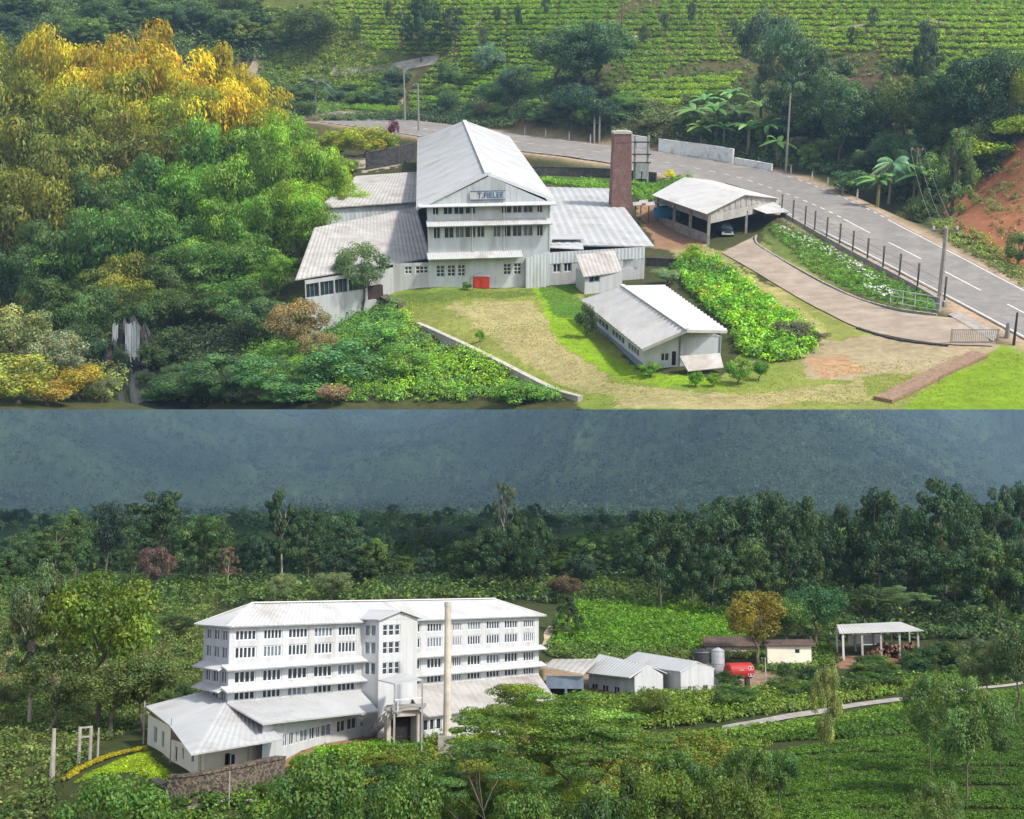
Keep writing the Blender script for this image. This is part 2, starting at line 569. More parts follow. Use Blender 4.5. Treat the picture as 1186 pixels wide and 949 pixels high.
def windows(owner, P0, P1, holes, depth, nx=2, ny=2, bar=.12, pane='pane', frame='frame', name='window'):
    P0, P1 = V(P0[0], P0[1], 0), V(P1[0], P1[1], 0)
    d = P1 - P0
    nin = V(-d[1], d[0], 0)
    nin /= np.linalg.norm(nin)
    if nin[1] < 0 and abs(nin[1]) > .2 or (abs(nin[1]) <= .2 and nin @ V(P0[0], P0[1], 0) < 0):
        nin = -nin
    L = np.linalg.norm(d)
    for k, (u0, u1, za, zb) in enumerate(holes):
        pt = lambda u, z, q: P0 + d * u + nin * q + V(0, 0, z)
        m = Mesh()
        nxx = nx if not callable(nx) else nx(k)
        eb = bar / L
        q = depth * .62
        for i in range(nxx + 1):
            u = u0 + eb / 2 + (u1 - u0 - eb) * i / nxx
            m.bar(pt(u, za, q), pt(u, zb, q), bar, bar * .8, up=nin)
        for j in range(ny + 1):
            z = za + bar / 2 + (zb - za - bar) * j / ny
            m.bar(pt(u0, z, q + .004), pt(u1, z, q + .004), bar * .8, bar * .9)
        w = part(name, m, frame, owner)
        g = Mesh()
        e = .01
        g.quad(pt(u0 - eb, za - e, depth), pt(u1 + eb, za - e, depth), pt(u1 + eb, zb + e, depth), pt(u0 - eb, zb + e, depth))
        part('pane', g, pane if isinstance(pane, str) else pane[k % len(pane)], w)


def column_u(place, px, P0, P1):
    """where the picture column px meets the wall line P0-P1, as 0..1"""
    lo, hi = -1.0, 2.0
    f = lambda u: place.pix(P0[0] + (P1[0] - P0[0]) * u, P0[1] + (P1[1] - P0[1]) * u, 6.0)[0] - px
    a, b = f(lo), f(hi)
    for _ in range(50):
        mid = (lo + hi) / 2
        if (f(mid) < 0) == (a < 0): lo = mid
        else: hi = mid
    return (lo + hi) / 2


def text_on(owner, body, org, d, up, size, material, name='lettering'):
    cu = bpy.data.curves.new(name, 'FONT')
    cu.body = body
    cu.size = size
    cu.extrude = .03
    cu.align_x, cu.align_y = 'CENTER', 'CENTER'
    cu.offset = .02
    tmp = bpy.data.objects.new(name, cu)
    COL.objects.link(tmp)
    bpy.context.view_layer.update()
    me = bpy.data.meshes.new_from_object(tmp.evaluated_get(bpy.context.evaluated_depsgraph_get()))
    bpy.data.objects.remove(tmp)
    me.materials.clear()
    me.materials.append(M[material])
    o = bpy.data.objects.new(name, me)
    COL.objects.link(o)
    o.parent = owner
    d, up = Vector(d).normalized(), Vector(up).normalized()
    n = d.cross(up)
    R = Matrix((d, up, n)).transposed().to_4x4()
    r = owner
    while r.parent is not None: r = r.parent
    o.matrix_local = Matrix.Translation(Vector(org) - Vector(list(r['base']))) @ R
    return o


# ------------------------------------------------------------------ terrain sheets
def inside(px, py, poly):
    poly = np.asarray(poly, float)
    r = np.zeros(px.shape, bool)
    n = len(poly)
    for i in range(n):
        x0, y0 = poly[i]
        x1, y1 = poly[(i + 1) % n]
        c = ((y0 > py) != (y1 > py)) & (px < (x1 - x0) * (py - y0) / (y1 - y0 + 1e-12) + x0)
        r ^= c
    return r


def grid_mesh(name, X, Y, Z, colors, material, attr='area'):
    r, c = X.shape
    idx = np.arange(r * c).reshape(r, c)
    q = np.stack([idx[:-1, :-1], idx[:-1, 1:], idx[1:, 1:], idx[1:, :-1]], -1).reshape(-1, 4)
    return array_mesh(name, np.stack([X, Y, Z], -1).reshape(-1, 3), q, material, attr, colors.reshape(-1, 3), smooth=True)


def array_mesh(name, verts, quads, material, attr=None, cols=None, smooth=False):
    me = bpy.data.meshes.new(name)
    nv, nq, k = len(verts), len(quads), quads.shape[1]
    me.vertices.add(nv)
    me.vertices.foreach_set('co', np.ascontiguousarray(verts, np.float32).ravel())
    me.loops.add(nq * k)
    me.loops.foreach_set('vertex_index', np.ascontiguousarray(quads, np.int32).ravel())
    me.polygons.add(nq)
    me.polygons.foreach_set('loop_start', np.arange(nq, dtype=np.int32) * k)
    if smooth:
        me.polygons.foreach_set('use_smooth', np.ones(nq, bool))
    me.update(calc_edges=True)
    if attr:
        a = me.color_attributes.new(attr, 'FLOAT_COLOR', 'POINT')
        a.data.foreach_set('color', np.hstack([cols, np.ones((len(cols), 1))]).astype(np.float32).ravel())
    me.materials.append(material)
    me.validate()
    return me
# ------------------------------------------------------------------ the upper estate's road
ROAD_PX = [1330, 1186, 1112, 1054, 1000, 952, 897, 851, 800, 756, 700, 640, 560, 490, 400, 330]
ROAD_FAR = [410, 339, 302, 272, 246, 223, 205, 192, 183, 177, 169.5, 163, 153, 143, 131, 124]
ROAD_NEAR = [470, 391, 351, 320, 291, 264, 237, 220, 207, 196, 186, 178, 167, 156, 144, 137]
ROAD_Z = [1.4, 2.0, 2.8, 3.8, 4.9, 6.0, 7.0, 8.2, 9.6, 11, 13, 14.5, 16, 17, 18, 18.6]


def resample(P, n):
    P = np.asarray(P, float)
    s = np.concatenate([[0], np.cumsum(np.linalg.norm(np.diff(P, axis=0), axis=1))])
    # smooth Catmull-Rom through the stations
    t = np.linspace(0, len(P) - 1, n)
    out = []
    for q in t:
        i = min(int(q), len(P) - 2)
        f = q - i
        p0, p1, p2, p3 = P[max(i - 1, 0)], P[i], P[i + 1], P[min(i + 2, len(P) - 1)]
        out.append(.5 * ((2 * p1) + (-p0 + p2) * f + (2 * p0 - 5 * p1 + 4 * p2 - p3) * f * f + (-p0 + 3 * p1 - 3 * p2 + p3) * f ** 3))
    return np.array(out)


_fa = np.array([A.on(x, y, z) for x, y, z in zip(ROAD_PX, ROAD_FAR, ROAD_Z)])
_ne = np.array([A.on(x, y, z) for x, y, z in zip(ROAD_PX, ROAD_NEAR, ROAD_Z)])
ROAD_C = resample((_fa + _ne) / 2, 260)
_w = []
for i in range(len(_fa)):
    d = (_fa + _ne)[min(i + 1, len(_fa) - 1)] - (_fa + _ne)[max(i - 1, 0)]
    d = d[:2] / np.linalg.norm(d[:2])
    e = (_fa - _ne)[i][:2]
    _w.append(abs(e[0] * d[1] - e[1] * d[0]))
ROAD_W = np.interp(np.linspace(0, len(_w) - 1, 260), range(len(_w)), _w)
ROAD_W = np.convolve(np.pad(ROAD_W, 30, 'edge'), np.ones(61) / 61, 'valid')
print('road widths', np.round(_w, 1))
_d = np.gradient(ROAD_C, axis=0)
_d = _d / np.linalg.norm(_d[:, :2], axis=1)[:, None]
ROAD_N = np.stack([-_d[:, 1], _d[:, 0], 0 * _d[:, 0]], 1)


def road_dist(x, y):
    """distance beyond the road edge and the road's height there"""
    x, y = np.asarray(x, float), np.asarray(y, float)
    best = np.full(x.shape, 1e9)
    zr = np.zeros(x.shape)
    for i in range(0, 260, 2):
        d = np.hypot(x - ROAD_C[i, 0], y - ROAD_C[i, 1]) - ROAD_W[i] / 2
        k = d < best
        best = np.where(k, d, best)
        zr = np.where(k, ROAD_C[i, 2], zr)
    return best, zr


_zA0 = zA


def zA(x, y):
    z = _zA0(x, y)
    d, zr = road_dist(x, y)
    w = np.clip(1 - (d - 3) / (9 + 75 * np.clip((np.asarray(y) - 545) / 60, 0, 1)), 0, 1)
    w = w * w * (3 - 2 * w)
    return z * (1 - w) + (zr - .12) * w


A.z = zA
EDGE = 435.0 / 1435.85


def build_ground_A():
    nc, nr = 430, 430
    s = np.linspace(-.455, .455, nc)
    y0 = np.full(nc, 200.0)
    for _ in range(40):
        y0 = .5 * y0 + .5 * (HA - zA(s * y0, y0)) / EDGE
    t = np.linspace(0, 1, nr)[:, None]
    Y = y0[None] * (790.0 / y0[None]) ** t
    X = s[None] * Y
    Z = zA(X, Y)
    px, py = A.pix(X, Y, Z)
    jx = px + 5 * nz(X, Y, .22, 2) + 2.5 * nz(X, Y, .9, 4)
    jy = py + 3 * nz(X, Y, .2, 6) + 1.5 * nz(X, Y, .8, 7)
    C = np.empty(X.shape + (3,))
    C[:] = (.055, .06, .022)

    def fill(poly, col, k=1.0):
        m = inside(jx, jy, poly)
        C[m] = C[m] * (1 - k) + np.array(col) * k
    hill = Y > 540
    C[hill] = (.085, .075, .032)
    fill([(300, 0), (430, 0), (480, 90), (430, 130), (300, 130)], (.11, .13, .03))
    fill([(455, 336), (640, 331), (690, 335), (668, 350), (740, 432), (840, 440), (900, 330), (830, 290), (880, 280), (1000, 352), (1100, 400), (1200, 400), (1200, 480), (690, 480), (600, 432), (482, 379), (440, 352)], (.20, .215, .055))
    g = nz(X, Y, .05, 11) + .7 * nz(X, Y, .16, 12)
    yard = inside(jx, jy, [(455, 336), (640, 331), (690, 335), (740, 432), (840, 440), (900, 420), (1200, 440), (1200, 480), (690, 480), (600, 432), (482, 379)])
    k = np.clip(g * .5 + .25, 0, 1)[..., None] * yard[..., None]
    C[:] = C * (1 - k) + np.array((.12, .19, .022)) * k
    fill([(520, 352), (610, 350), (640, 372), (660, 410), (720, 445), (860, 458), (1000, 440), (1010, 462), (860, 474), (720, 470), (640, 440), (580, 400)], (.33, .265, .14), .75)
    fill([(450, 341), (640, 334), (600, 345), (470, 352)], (.10, .15, .03))
    fill([(618, 334), (668, 332), (684, 395), (748, 434), (838, 437), (840, 448), (760, 447), (700, 432), (650, 402), (628, 360)], (.17, .29, .012))
    fill([(624, 332), (668, 331), (680, 372), (640, 366)], (.06, .15, .015))
    fill([(1200, 400), (1165, 403), (1105, 432), (1040, 476), (1200, 480)], (.16, .25, .016))
    fill([(925, 395), (1000, 388), (1150, 396), (1160, 404), (1090, 430), (1000, 440), (930, 440)], (.33, .25, .17), .8)
    fill([(930, 415), (985, 408), (1000, 432), (950, 440)], (.36, .20, .11), .7)
    fill([(735, 240), (772, 240), (825, 292), (790, 300), (760, 285)], (.26, .15, .09))
    fill([(840, 300), (900, 335), (960, 385), (930, 400), (880, 350)], (.30, .26, .10))
    fill([(770, 288), (830, 285), (880, 330), (790, 310)], (.27, .23, .10), .8)
    fill([(885, 262), (900, 255), (1085, 350), (1075, 366), (1000, 345), (890, 290)], (.11, .15, .035))
    fill([(1118, 215), (1140, 195), (1220, 130), (1220, 350), (1110, 262), (1085, 246)], (.25, .105, .05))
    fill([(480, 120), (560, 118), (660, 140), (560, 150)], (.16, .09, .05), .7)
    fill([(930, 60), (1060, 95), (1010, 110), (930, 95)], (.12, .075, .045), .8)
    fill([(395, 182), (440, 178), (462, 190), (430, 200), (398, 196)], (.34, .27, .22))
    fill([(600, 195), (760, 200), (760, 225), (600, 212)], (.07, .12, .025))
    d, _ = road_dist(X, Y)
    sh = np.clip(1.25 - (d + 1.2 * nz(X, Y, .15, 5)) / 5.5, 0, 1)[..., None] * (Y < 700)[..., None]
    C[:] = C * (1 - sh) + np.array((.35, .255, .17)) * sh
    me = grid_mesh('hillside_ground', X, Y, Z, C, M['groundA'])
    o = bpy.data.objects.new('hillside_ground', me)
    COL.objects.link(o)
    o.matrix_world = MA
    tag(o, kind='structure')
    # the earth under the sheet: a coarse underside set back behind the front rim
    nb = 24
    sb = np.linspace(-.45, .45, nb)
    zb = lambda X_, Y_: zA(X_, Y_) - 14
    yb = np.full(nb, 240.0)
    for _ in range(60):
        yb = .5 * yb + .5 * ((HA - zb(sb * yb, yb)) / EDGE + 3)
    Yb = yb[None] * (785.0 / yb[None]) ** np.linspace(0, 1, nb)[:, None]
    Xb = sb[None] * Yb
    Zb = zb(Xb, Yb)
    m = Mesh()
    for i in range(nb - 1):
        for j in range(nb - 1):
            p = lambda a, b: (Xb[a, b], Yb[a, b], Zb[a, b])
            m.quad(p(i, j), p(i + 1, j), p(i + 1, j + 1), p(i, j + 1))
    st = [int(round(v)) for v in np.linspace(0, nc - 1, nb)]
    for j in range(nb - 1):
        for c in range(st[j], st[j + 1]):
            f0, f1 = (c - st[j]) / (st[j + 1] - st[j]), (c + 1 - st[j]) / (st[j + 1] - st[j])
            b0 = (1 - f0) * V(Xb[0, j], Yb[0, j], Zb[0, j]) + f0 * V(Xb[0, j + 1], Yb[0, j + 1], Zb[0, j + 1])
            b1 = (1 - f1) * V(Xb[0, j], Yb[0, j], Zb[0, j]) + f1 * V(Xb[0, j + 1], Yb[0, j + 1], Zb[0, j + 1])
            m.quad((X[0, c], Y[0, c], Z[0, c]), (X[0, c + 1], Y[0, c + 1], Z[0, c + 1]), b1, b0)
    solo('hillside_terrain', m, 'soil', None, None, (0, 0, 0), kind='structure')


def build_ground_B():
    nc, nr = 420, 600
    s = np.linspace(-.50, .50, nc)[None]
    Y = (72.0 * (10500 / 72.0) ** np.linspace(0, 1, nr))[:, None] + 0 * s
    X = s * Y
    Z = zB(X, Y)
    far = np.clip((Y - 3000) / 600, 0, 1)
    Z = Z + far * rng.normal(0, 5, Z.shape) + far * 16 * nz(X, Y, .014, 9)
    px, py = B.pix(X, Y, Z)
    jx = px + 5 * nz(X, Y, .4, 2) + 2 * nz(X, Y, 1.6, 4)
    jy = py + 2.5 * nz(X, Y, .4, 6)
    C = np.empty(X.shape + (3,))
    C[:] = (.045, .055, .02)
    near = (Y < 2900)
    g = nz(X, Y, .02, 3)[..., None] * .5 + .5
    mid = ((Y > 300) & near)[..., None]
    g = np.clip(nz(X, Y, .016, 3)[..., None] * 1.6 - .1, 0, 1)
    C[:] = np.where(mid, np.array((.05, .085, .022)) * (1 - g) + np.array((.13, .23, .03)) * g, C)
    h = np.clip(nz(X, Y, .003, 21) * .5 + .5, 0, 1)[..., None]
    h = h * .6 + .4 * np.clip(nz(X, Y * .5, .0075, 5) * .7 + .5, 0, 1)[..., None]
    mount = np.array((.016, .032, .020)) * (1 - h) + np.array((.050, .082, .030)) * h
    C[:] = np.where((Y > 1400)[..., None], mount * rng.uniform(.8, 1.25, Y.shape)[..., None], C)

    def fill(poly, col, k=1.0):
        m = inside(jx, jy, poly)
        C[m] = C[m] * (1 - k) + np.array(col) * k
    fill([(0, 690), (240, 694), (240, 800), (165, 830), (60, 900), (0, 949), (-80, 949), (-80, 690)], (.075, .085, .028))
    fill([(660, 700), (770, 700), (860, 712), (860, 752), (640, 752)], (.10, .17, .02))
    fill([(860, 870), (1186, 830), (1300, 830), (1300, 980), (860, 980)], (.05, .06, .022))
    fill([(170, 858), (230, 899), (335, 886), (560, 848), (600, 830), (560, 820), (300, 840), (180, 840)], (.24, .15, .09))
    fill([(628, 790), (700, 805), (840, 805), (905, 790), (900, 780), (840, 770), (628, 770)], (.26, .18, .12))
    fill([(960, 758), (1080, 758), (1080, 770), (960, 770)], (.22, .13, .08))
    fill([(75, 905), (165, 868), (200, 900), (190, 912), (150, 890)], (.16, .21, .02))
    fill([(430, 868), (560, 858), (560, 893), (430, 893)], (.13, .09, .055))
    me = grid_mesh('ground', X, Y, Z, C, M['groundB'])
    o = bpy.data.objects.new('ground', me)
    COL.objects.link(o)
    tag(o, kind='structure')


def strip(place, L, R, off, k=5, n=60, smooth=True):
    """a band between two edge polylines laid on the terrain"""
    L, R = (resample(L, n), resample(R, n)) if smooth else (np.asarray(L), np.asarray(R))
    m = Mesh()
    vs = []
    for a, b in zip(L, R):
        for j in range(k + 1):
            p = a + (b - a) * j / k
            z = float(place.z(np.array([p[0]]), np.array([p[1]]))[0])
            vs.append((p[0], p[1], z + off))
    fs = [(i * (k + 1) + j, i * (k + 1) + j + 1, (i + 1) * (k + 1) + j + 1, (i + 1) * (k + 1) + j) for i in range(len(L) - 1) for j in range(k)]
    return m.add(vs, fs)


# ------------------------------------------------------------------ foliage
GAIN = {id(A): 1.95, id(B): 1.85}


def unit(v):
    return v / (np.linalg.norm(v, axis=-1, keepdims=True) + 1e-9)


def leaf_arrays(C, N, S, asp, T, dirs=None):
    n = len(C)
    r = unit(rng.normal(size=(n, 3))) if dirs is None else unit(dirs)
    u = unit(r - (r * N).sum(1, keepdims=True) * N)
    v = np.cross(N, u)
    S = np.asarray(S).reshape(-1, 1) * np.ones((n, 1))
    bend = N * S * .25
    P = np.stack([C + u * S - bend, C + v * S * asp, C - u * S - bend, C - v * S * asp], 1).reshape(-1, 3)
    Q = np.arange(4 * n).reshape(n, 4)
    return P, Q, np.repeat(T, 4, 0)


def leaf_mesh(name, C, N, S, asp, T, material='leaf', dirs=None):
    P, Q, TT = leaf_arrays(C, N, S, asp, T, dirs)
    return array_mesh(name, P, Q, M[material], 'tint', TT)


def tints(n, clump=None, amp=.22, hue=.16):
    b = np.exp(rng.normal(0, amp, n))
    h = rng.normal(0, hue, n)
    if clump is not None:
        b = b * clump[0]
        h = h + clump[1]
    return np.stack([b * np.clip(1 + h, .4, 2), b, b * np.clip(1 - h, .3, 2)], 1)


def clumps_to_leaves(cs, per, size, flat=.8, up=.45, inner=.55):
    """cs: rows (x, y, z, r)"""
    C, N, T, S = [], [], [], []
    for x, y, z, r in cs:
        n = max(6, int(per * rng.uniform(.8, 1.2)))
        d = unit(rng.normal(size=(n, 3)))
        rad = r * (inner + (1 - inner) * rng.random(n) ** .6)
        p = np.array([x, y, z]) + d * rad[:, None] * np.array([1, 1, flat])
        C.append(p)
        N.append(unit(d + rng.normal(0, .40, (n, 3)) + np.array([0, 0, up * .8])))
        T.append(tints(n, (math.exp(rng.normal(0, .20)), rng.normal(0, .08))))
        S.append(size * rng.uniform(.65, 1.35, n))
    return np.concatenate(C), np.concatenate(N), np.concatenate(S), np.concatenate(T)


def limbs(m, base, tops, r0, bend=.15):
    for t in tops:
        b, t = np.asarray(base, float), np.asarray(t, float)
        mid = (b + t) / 2 + np.array([0, 0, -.0]) + rng.normal(0, bend * .2, 3) * np.linalg.norm(t - b)
        m.tube([b, mid, t], [r0, r0 * .7, r0 * .25], 5)


def gen(kind, fine=1.0):
    """unit tree: height 1, crown width 1; returns trunk Mesh and leaf arrays"""
    tr = Mesh()
    cs = []
    if kind == 'round':
        n = 46
        for i in range(n):
            d = unit(rng.normal(size=3))
            k = rng.uniform(.45, 1) ** .6
            cs.append((d[0] * .37 * k, d[1] * .37 * k, .62 + d[2] * .27 * k, rng.uniform(.09, .16)))
        top, trz, per, size, flat = .45, .35, 95, .024, .8
        r0 = .022
    elif kind == 'tall':
        lobes = [(0, 0, .88, .17)]
        for i in range(15):
            z = .30 + .58 * (i + rng.random()) / 15
            a = i * 2.4 + rng.uniform(-.6, .6)
            rr = rng.uniform(.14, .36) * (1.1 - abs(z - .52) * 1.1)
            lobes.append((math.cos(a) * rr, math.sin(a) * rr, z, rng.uniform(.12, .19)))
        for x, y, z, r in lobes:
            for j in range(5):
                d = unit(rng.normal(size=3))
                cs.append((x + d[0] * r * .8, y + d[1] * r * .8, min(z + d[2] * r * .45, .96), r * rng.uniform(.45, .7)))
        top, trz, per, size, flat = .85, .3, 78, .022, .62
        r0 = .013
    elif kind == 'gum':
        lobes = []
        for i in range(11):
            z = .45 + .52 * (i / 10)
            a = i * 2.4 + rng.uniform(-.5, .5)
            rr = rng.uniform(.1, .36) * (1.15 - .8 * abs(z - .65))
            lobes.append((math.cos(a) * rr, math.sin(a) * rr, z - .03, rng.uniform(.10, .16)))
        for x, y, z, r in lobes:
            for j in range(4):
                d = unit(rng.normal(size=3))
                cs.append((x + d[0] * r, y + d[1] * r, z + d[2] * r * .35, r * rng.uniform(.5, .85)))
        top, trz, per, size, flat = .78, .4, 120, .021, .55
        r0 = .022
    elif kind == 'umbrella':
        for i in range(52):
            a = rng.uniform(0, 6.3)
            rr = .46 * rng.random() ** .5
            z = .93 - .42 * (rr / .46) ** 2 * rng.uniform(.6, 1.1) - rng.uniform(0, .10)
            cs.append((math.cos(a) * rr, math.sin(a) * rr, z, rng.uniform(.07, .12)))
        top, trz, per, size, flat = .5, .2, 170, .0115, .32
        r0 = .011
    elif kind == 'grevillea':
        for i in range(52):
            z = rng.uniform(.42, .97)
            p = math.sin(math.pi * min(1, (z - .36) / .68)) ** .7
            a = rng.uniform(0, 6.3)
            rr = .40 * p * rng.uniform(.2, 1)
            cs.append((math.cos(a) * rr, math.sin(a) * rr, z, rng.uniform(.08, .13)))
        top, trz, per, size, flat = .9, .42, 120, .019, .8
        r0 = .011
    elif kind == 'cone':
        for i in range(60):
            z = rng.uniform(.08, .97)
            a = rng.uniform(0, 6.3)
            rr = .42 * (1 - z) ** .75 * rng.uniform(.6, 1) * min(1, .5 + z * 3)
            cs.append((math.cos(a) * rr, math.sin(a) * rr, z, rng.uniform(.06, .10)))
        top, trz, per, size, flat = .9, .0, 70, .022, .9
        r0 = .03
    elif kind == 'shrub':
        for i in range(30):
            d = unit(rng.normal(size=3))
            k = rng.uniform(.5, 1)
            cs.append((d[0] * .36 * k, d[1] * .36 * k, max(.1, .48 + d[2] * .38 * k), rng.uniform(.12, .19)))
        top, trz, per, size, flat = .3, .0, 75, .036, .9
        r0 = .03
    cs = np.array(cs)
    ext = np.percentile(np.hypot(cs[:, 0], cs[:, 1]) + cs[:, 3] * .6, 92)
    cs[:, :2] *= .5 / ext
    zt = (cs[:, 2] + cs[:, 3] * flat).max()
    cs[:, 2] += 1 - zt
    # trunk and limbs (in unit space; the thing's scale stretches them)
    w = rng.normal(0, .012, (5, 2))
    pts = [(w[i, 0] * i, w[i, 1] * i, top * i / 4) for i in range(5)]
    pts[0] = (0, 0, -.03)
    tr.tube(pts, [r0 * 1.35, r0, r0 * .9, r0 * .75, r0 * .4], 7)
    sel = cs[rng.permutation(len(cs))[:8 if kind == 'umbrella' else 14]]
    for c in sel:
        zb = min(top * .98, max(trz, c[2] - .22))
        i = zb / top * 4
        k = int(min(i, 3))
        b = np.array(pts[k]) + (np.array(pts[k + 1]) - np.array(pts[k])) * (i - k)
        limbs(tr, b, [c[:3]], r0 * .42)
    return tr, clumps_to_leaves(cs, per * fine * 2.0, size * .64 / fine ** .4, flat)


def gen_bamboo():
    """a clump of arching culms, each ending in a heavy drooping plume of narrow leaves"""
    tr = Mesh()
    C, N, S, T, D = [], [], [], [], []
    for i in range(16):
        a = i * 2.4 + rng.uniform(-.4, .4)
        reach = rng.uniform(.10, .48)
        hgt = rng.uniform(.55, 1.0) * (1.06 - reach * .5)
        pts = []
        for t in np.linspace(0, 1, 9):
            r = .03 + reach * t ** 2.0
            z = hgt * math.sin(t * 1.9) / 1.0
            pts.append(np.array([math.cos(a) * r, math.sin(a) * r, z - .02]))
        tr.tube(pts, [.0065, .006, .0055, .005, .0045, .004, .003, .002, .001], 5)
        cl = (math.exp(np.clip(rng.normal(0, .26), -.5, .36)), rng.normal(0, .06))
        out = np.array([math.cos(a), math.sin(a), 0])
        for t in np.arange(.34, 1.06, .06):
            q = min(t, 1) * 8
            k = int(min(q, 7))
            p = pts[k] + (pts[k + 1] - pts[k]) * (q - k) + out * max(0, t - 1)
            n = 52
            r = .045 + .085 * max(0, math.sin(math.pi * min(1, t * .92))) ** 1.3
            d = unit(rng.normal(size=(n, 3)))
            o = d * r * (.6 + .4 * rng.random((n, 1))) * np.array([1.1, 1.1, .7])
            hang = rng.random(n) ** 2 * r * 1.5 * (rng.random(n) < .5)
            o[:, 2] -= hang
            C.append(p + o)
            N.append(unit(d * 1.2 + rng.normal(0, .22, (n, 3)) + out * .2 + np.array([0, 0, .3])))
            D.append(np.stack([out[0] * .6 + rng.normal(0, .5, n), out[1] * .6 + rng.normal(0, .5, n), -.9 + rng.normal(0, .4, n)], 1))
            S.append(.0200 * rng.uniform(.6, 1.4, n))
            T.append(tints(n, cl))
    C, N, S, T, D = map(np.concatenate, (C, N, S, T, D))
    zt = np.percentile(C[:, 2], 99)
    wd = 2 * np.percentile(np.hypot(C[:, 0], C[:, 1]), 93)
    C[:, 2] /= zt
    C[:, :2] /= wd
    return tr, (C, N, S, T, D)


def gen_banana(n=9, droop=.5):
    """broad paddle leaves split along the midrib"""
    tr = Mesh()
    tr.tube([(0, 0, -.05), (.01, 0, .25), (0, .01, .5)], [.045, .04, .03], 7)
    vs, fs, tt = [], [], []
    for i in range(n):
        a = i * 2.4 + rng.uniform(-.3, .3)
        el = rng.uniform(.35, 1.15)
        L = rng.uniform(.45, .62)
        w = rng.uniform(.07, .10)
        dirh = np.array([math.cos(a), math.sin(a), 0])
        side = np.array([-math.sin(a), math.cos(a), 0])
        tin = tints(1)[0]
        b = len(vs)
        for k, t in enumerate(np.linspace(0, 1, 8)):
            p = np.array([0, 0, .48]) + dirh * L * t * math.cos(el) * (1 + .2 * t) + np.array([0, 0, 1]) * L * (t * math.sin(el) - droop * t * t * 1.1)
            ww = w * math.sin(math.pi * min(1, .08 + t * .95)) ** .6
            for e in (-1, 0, 1):
                vs.append(p + side * ww * e - np.array([0, 0, .03]) * abs(e))
                tt.append(tin)
        for k in range(7):
            for e in range(2):
                fs.append((b + k * 3 + e, b + k * 3 + e + 1, b + k * 3 + e + 4, b + k * 3 + e + 3))
    return tr, (np.array(vs), np.array(fs), np.array(tt))


def gen_palm(n=16, trunk=.72):
    tr = Mesh()
    tr.tube([(0, 0, -.03), (.012, 0, trunk * .5), (.02, .01, trunk)], [.026, .019, .015], 7)
    C, N, S, T, D = [], [], [], [], []
    for i in range(n):
        a = i * 2.4 + rng.uniform(-.2, .2)
        el = rng.uniform(-.2, 1.2)
        L = rng.uniform(.30, .42)
        dh = np.array([math.cos(a), math.sin(a), 0])
        sd = np.array([-math.sin(a), math.cos(a), 0])
        tin = tints(1)[0]
        for t in np.linspace(.1, 1, 15):
            p = np.array([.02, .01, trunk]) + dh * L * t * math.cos(el * .8) + np.array([0, 0, 1]) * L * (t * math.sin(el) - .75 * t * t)
            for e in (-1, 1):
                ln = .075 * math.sin(math.pi * (.12 + t * .82))
                dd = sd * e + dh * .5 + np.array([0, 0, -.6])
                C.append(p + unit(dd) * ln)
                D.append(dd)
                N.append(unit(np.cross(dd, dh) * (1 if np.cross(dd, dh)[2] > 0 else -1)))
                S.append(ln * 1.15)
                T.append(tin * rng.uniform(.85, 1.15))
    return tr, tuple(map(np.array, (C, N, S, T, D)))


LIB = {}


def library(kind, variants):
    out = []
    for v in range(variants):
        if kind.startswith('bamboo'):
            tr, (C, N, S, T, D) = gen_bamboo()
            cm = leaf_mesh('bamboo_foliage', C, N, S, .42, T, 'leaf', D)
            bark = M['culm']
        elif kind == 'banana':
            tr, (vs, fs, tt) = gen_banana()
            cm = array_mesh('banana_leaves', vs, fs, M['leaf_gloss'], 'tint', tt)
            bark = M['culm']
        elif kind in ('palm', 'fern_palm'):
            tr, (C, N, S, T, D) = gen_palm(16, .72 if kind == 'palm' else .55)
            cm = leaf_mesh('palm_fronds', C, N, S, .16, T, 'leaf_gloss', D)
            bark = M['bark_pale']
        else:
            base, _, fine = kind.partition('+')
            tr, (C, N, S, T) = gen(base, 2.6 if fine else 1.0)
            cm = leaf_mesh(base + '_crown', C, N, S, .62, T)
            bark = M['bark_pale'] if base in ('gum',) else M['bark']
        tm = tr.data(kind.split('+')[0] + '_trunk', bark)
        out.append((tm, cm))
    LIB[kind] = out


for _k, _n in (('round', 4), ('round+', 2), ('tall', 5), ('tall+', 1), ('gum', 2), ('umbrella', 2), ('umbrella+', 2), ('grevillea', 3), ('cone', 1), ('shrub', 4), ('bamboo', 5), ('banana', 4), ('palm', 2), ('fern_palm', 1)):
    library(_k, _n)

NAMES = {'round': 'broadleaf_tree', 'tall': 'forest_tree', 'gum': 'eucalyptus_tree', 'umbrella': 'umbrella_tree', 'grevillea': 'silver_oak_tree', 'cone': 'conical_tree', 'shrub': 'shrub', 'bamboo': 'bamboo_plant',
         'banana': 'banana_plant', 'palm': 'palm_tree', 'fern_palm': 'palm_tree'}
CATS = {'shrub': 'shrub', 'bamboo': 'bamboo', 'banana': 'banana plant', 'palm': 'palm', 'fern_palm': 'palm'}
_count = {}


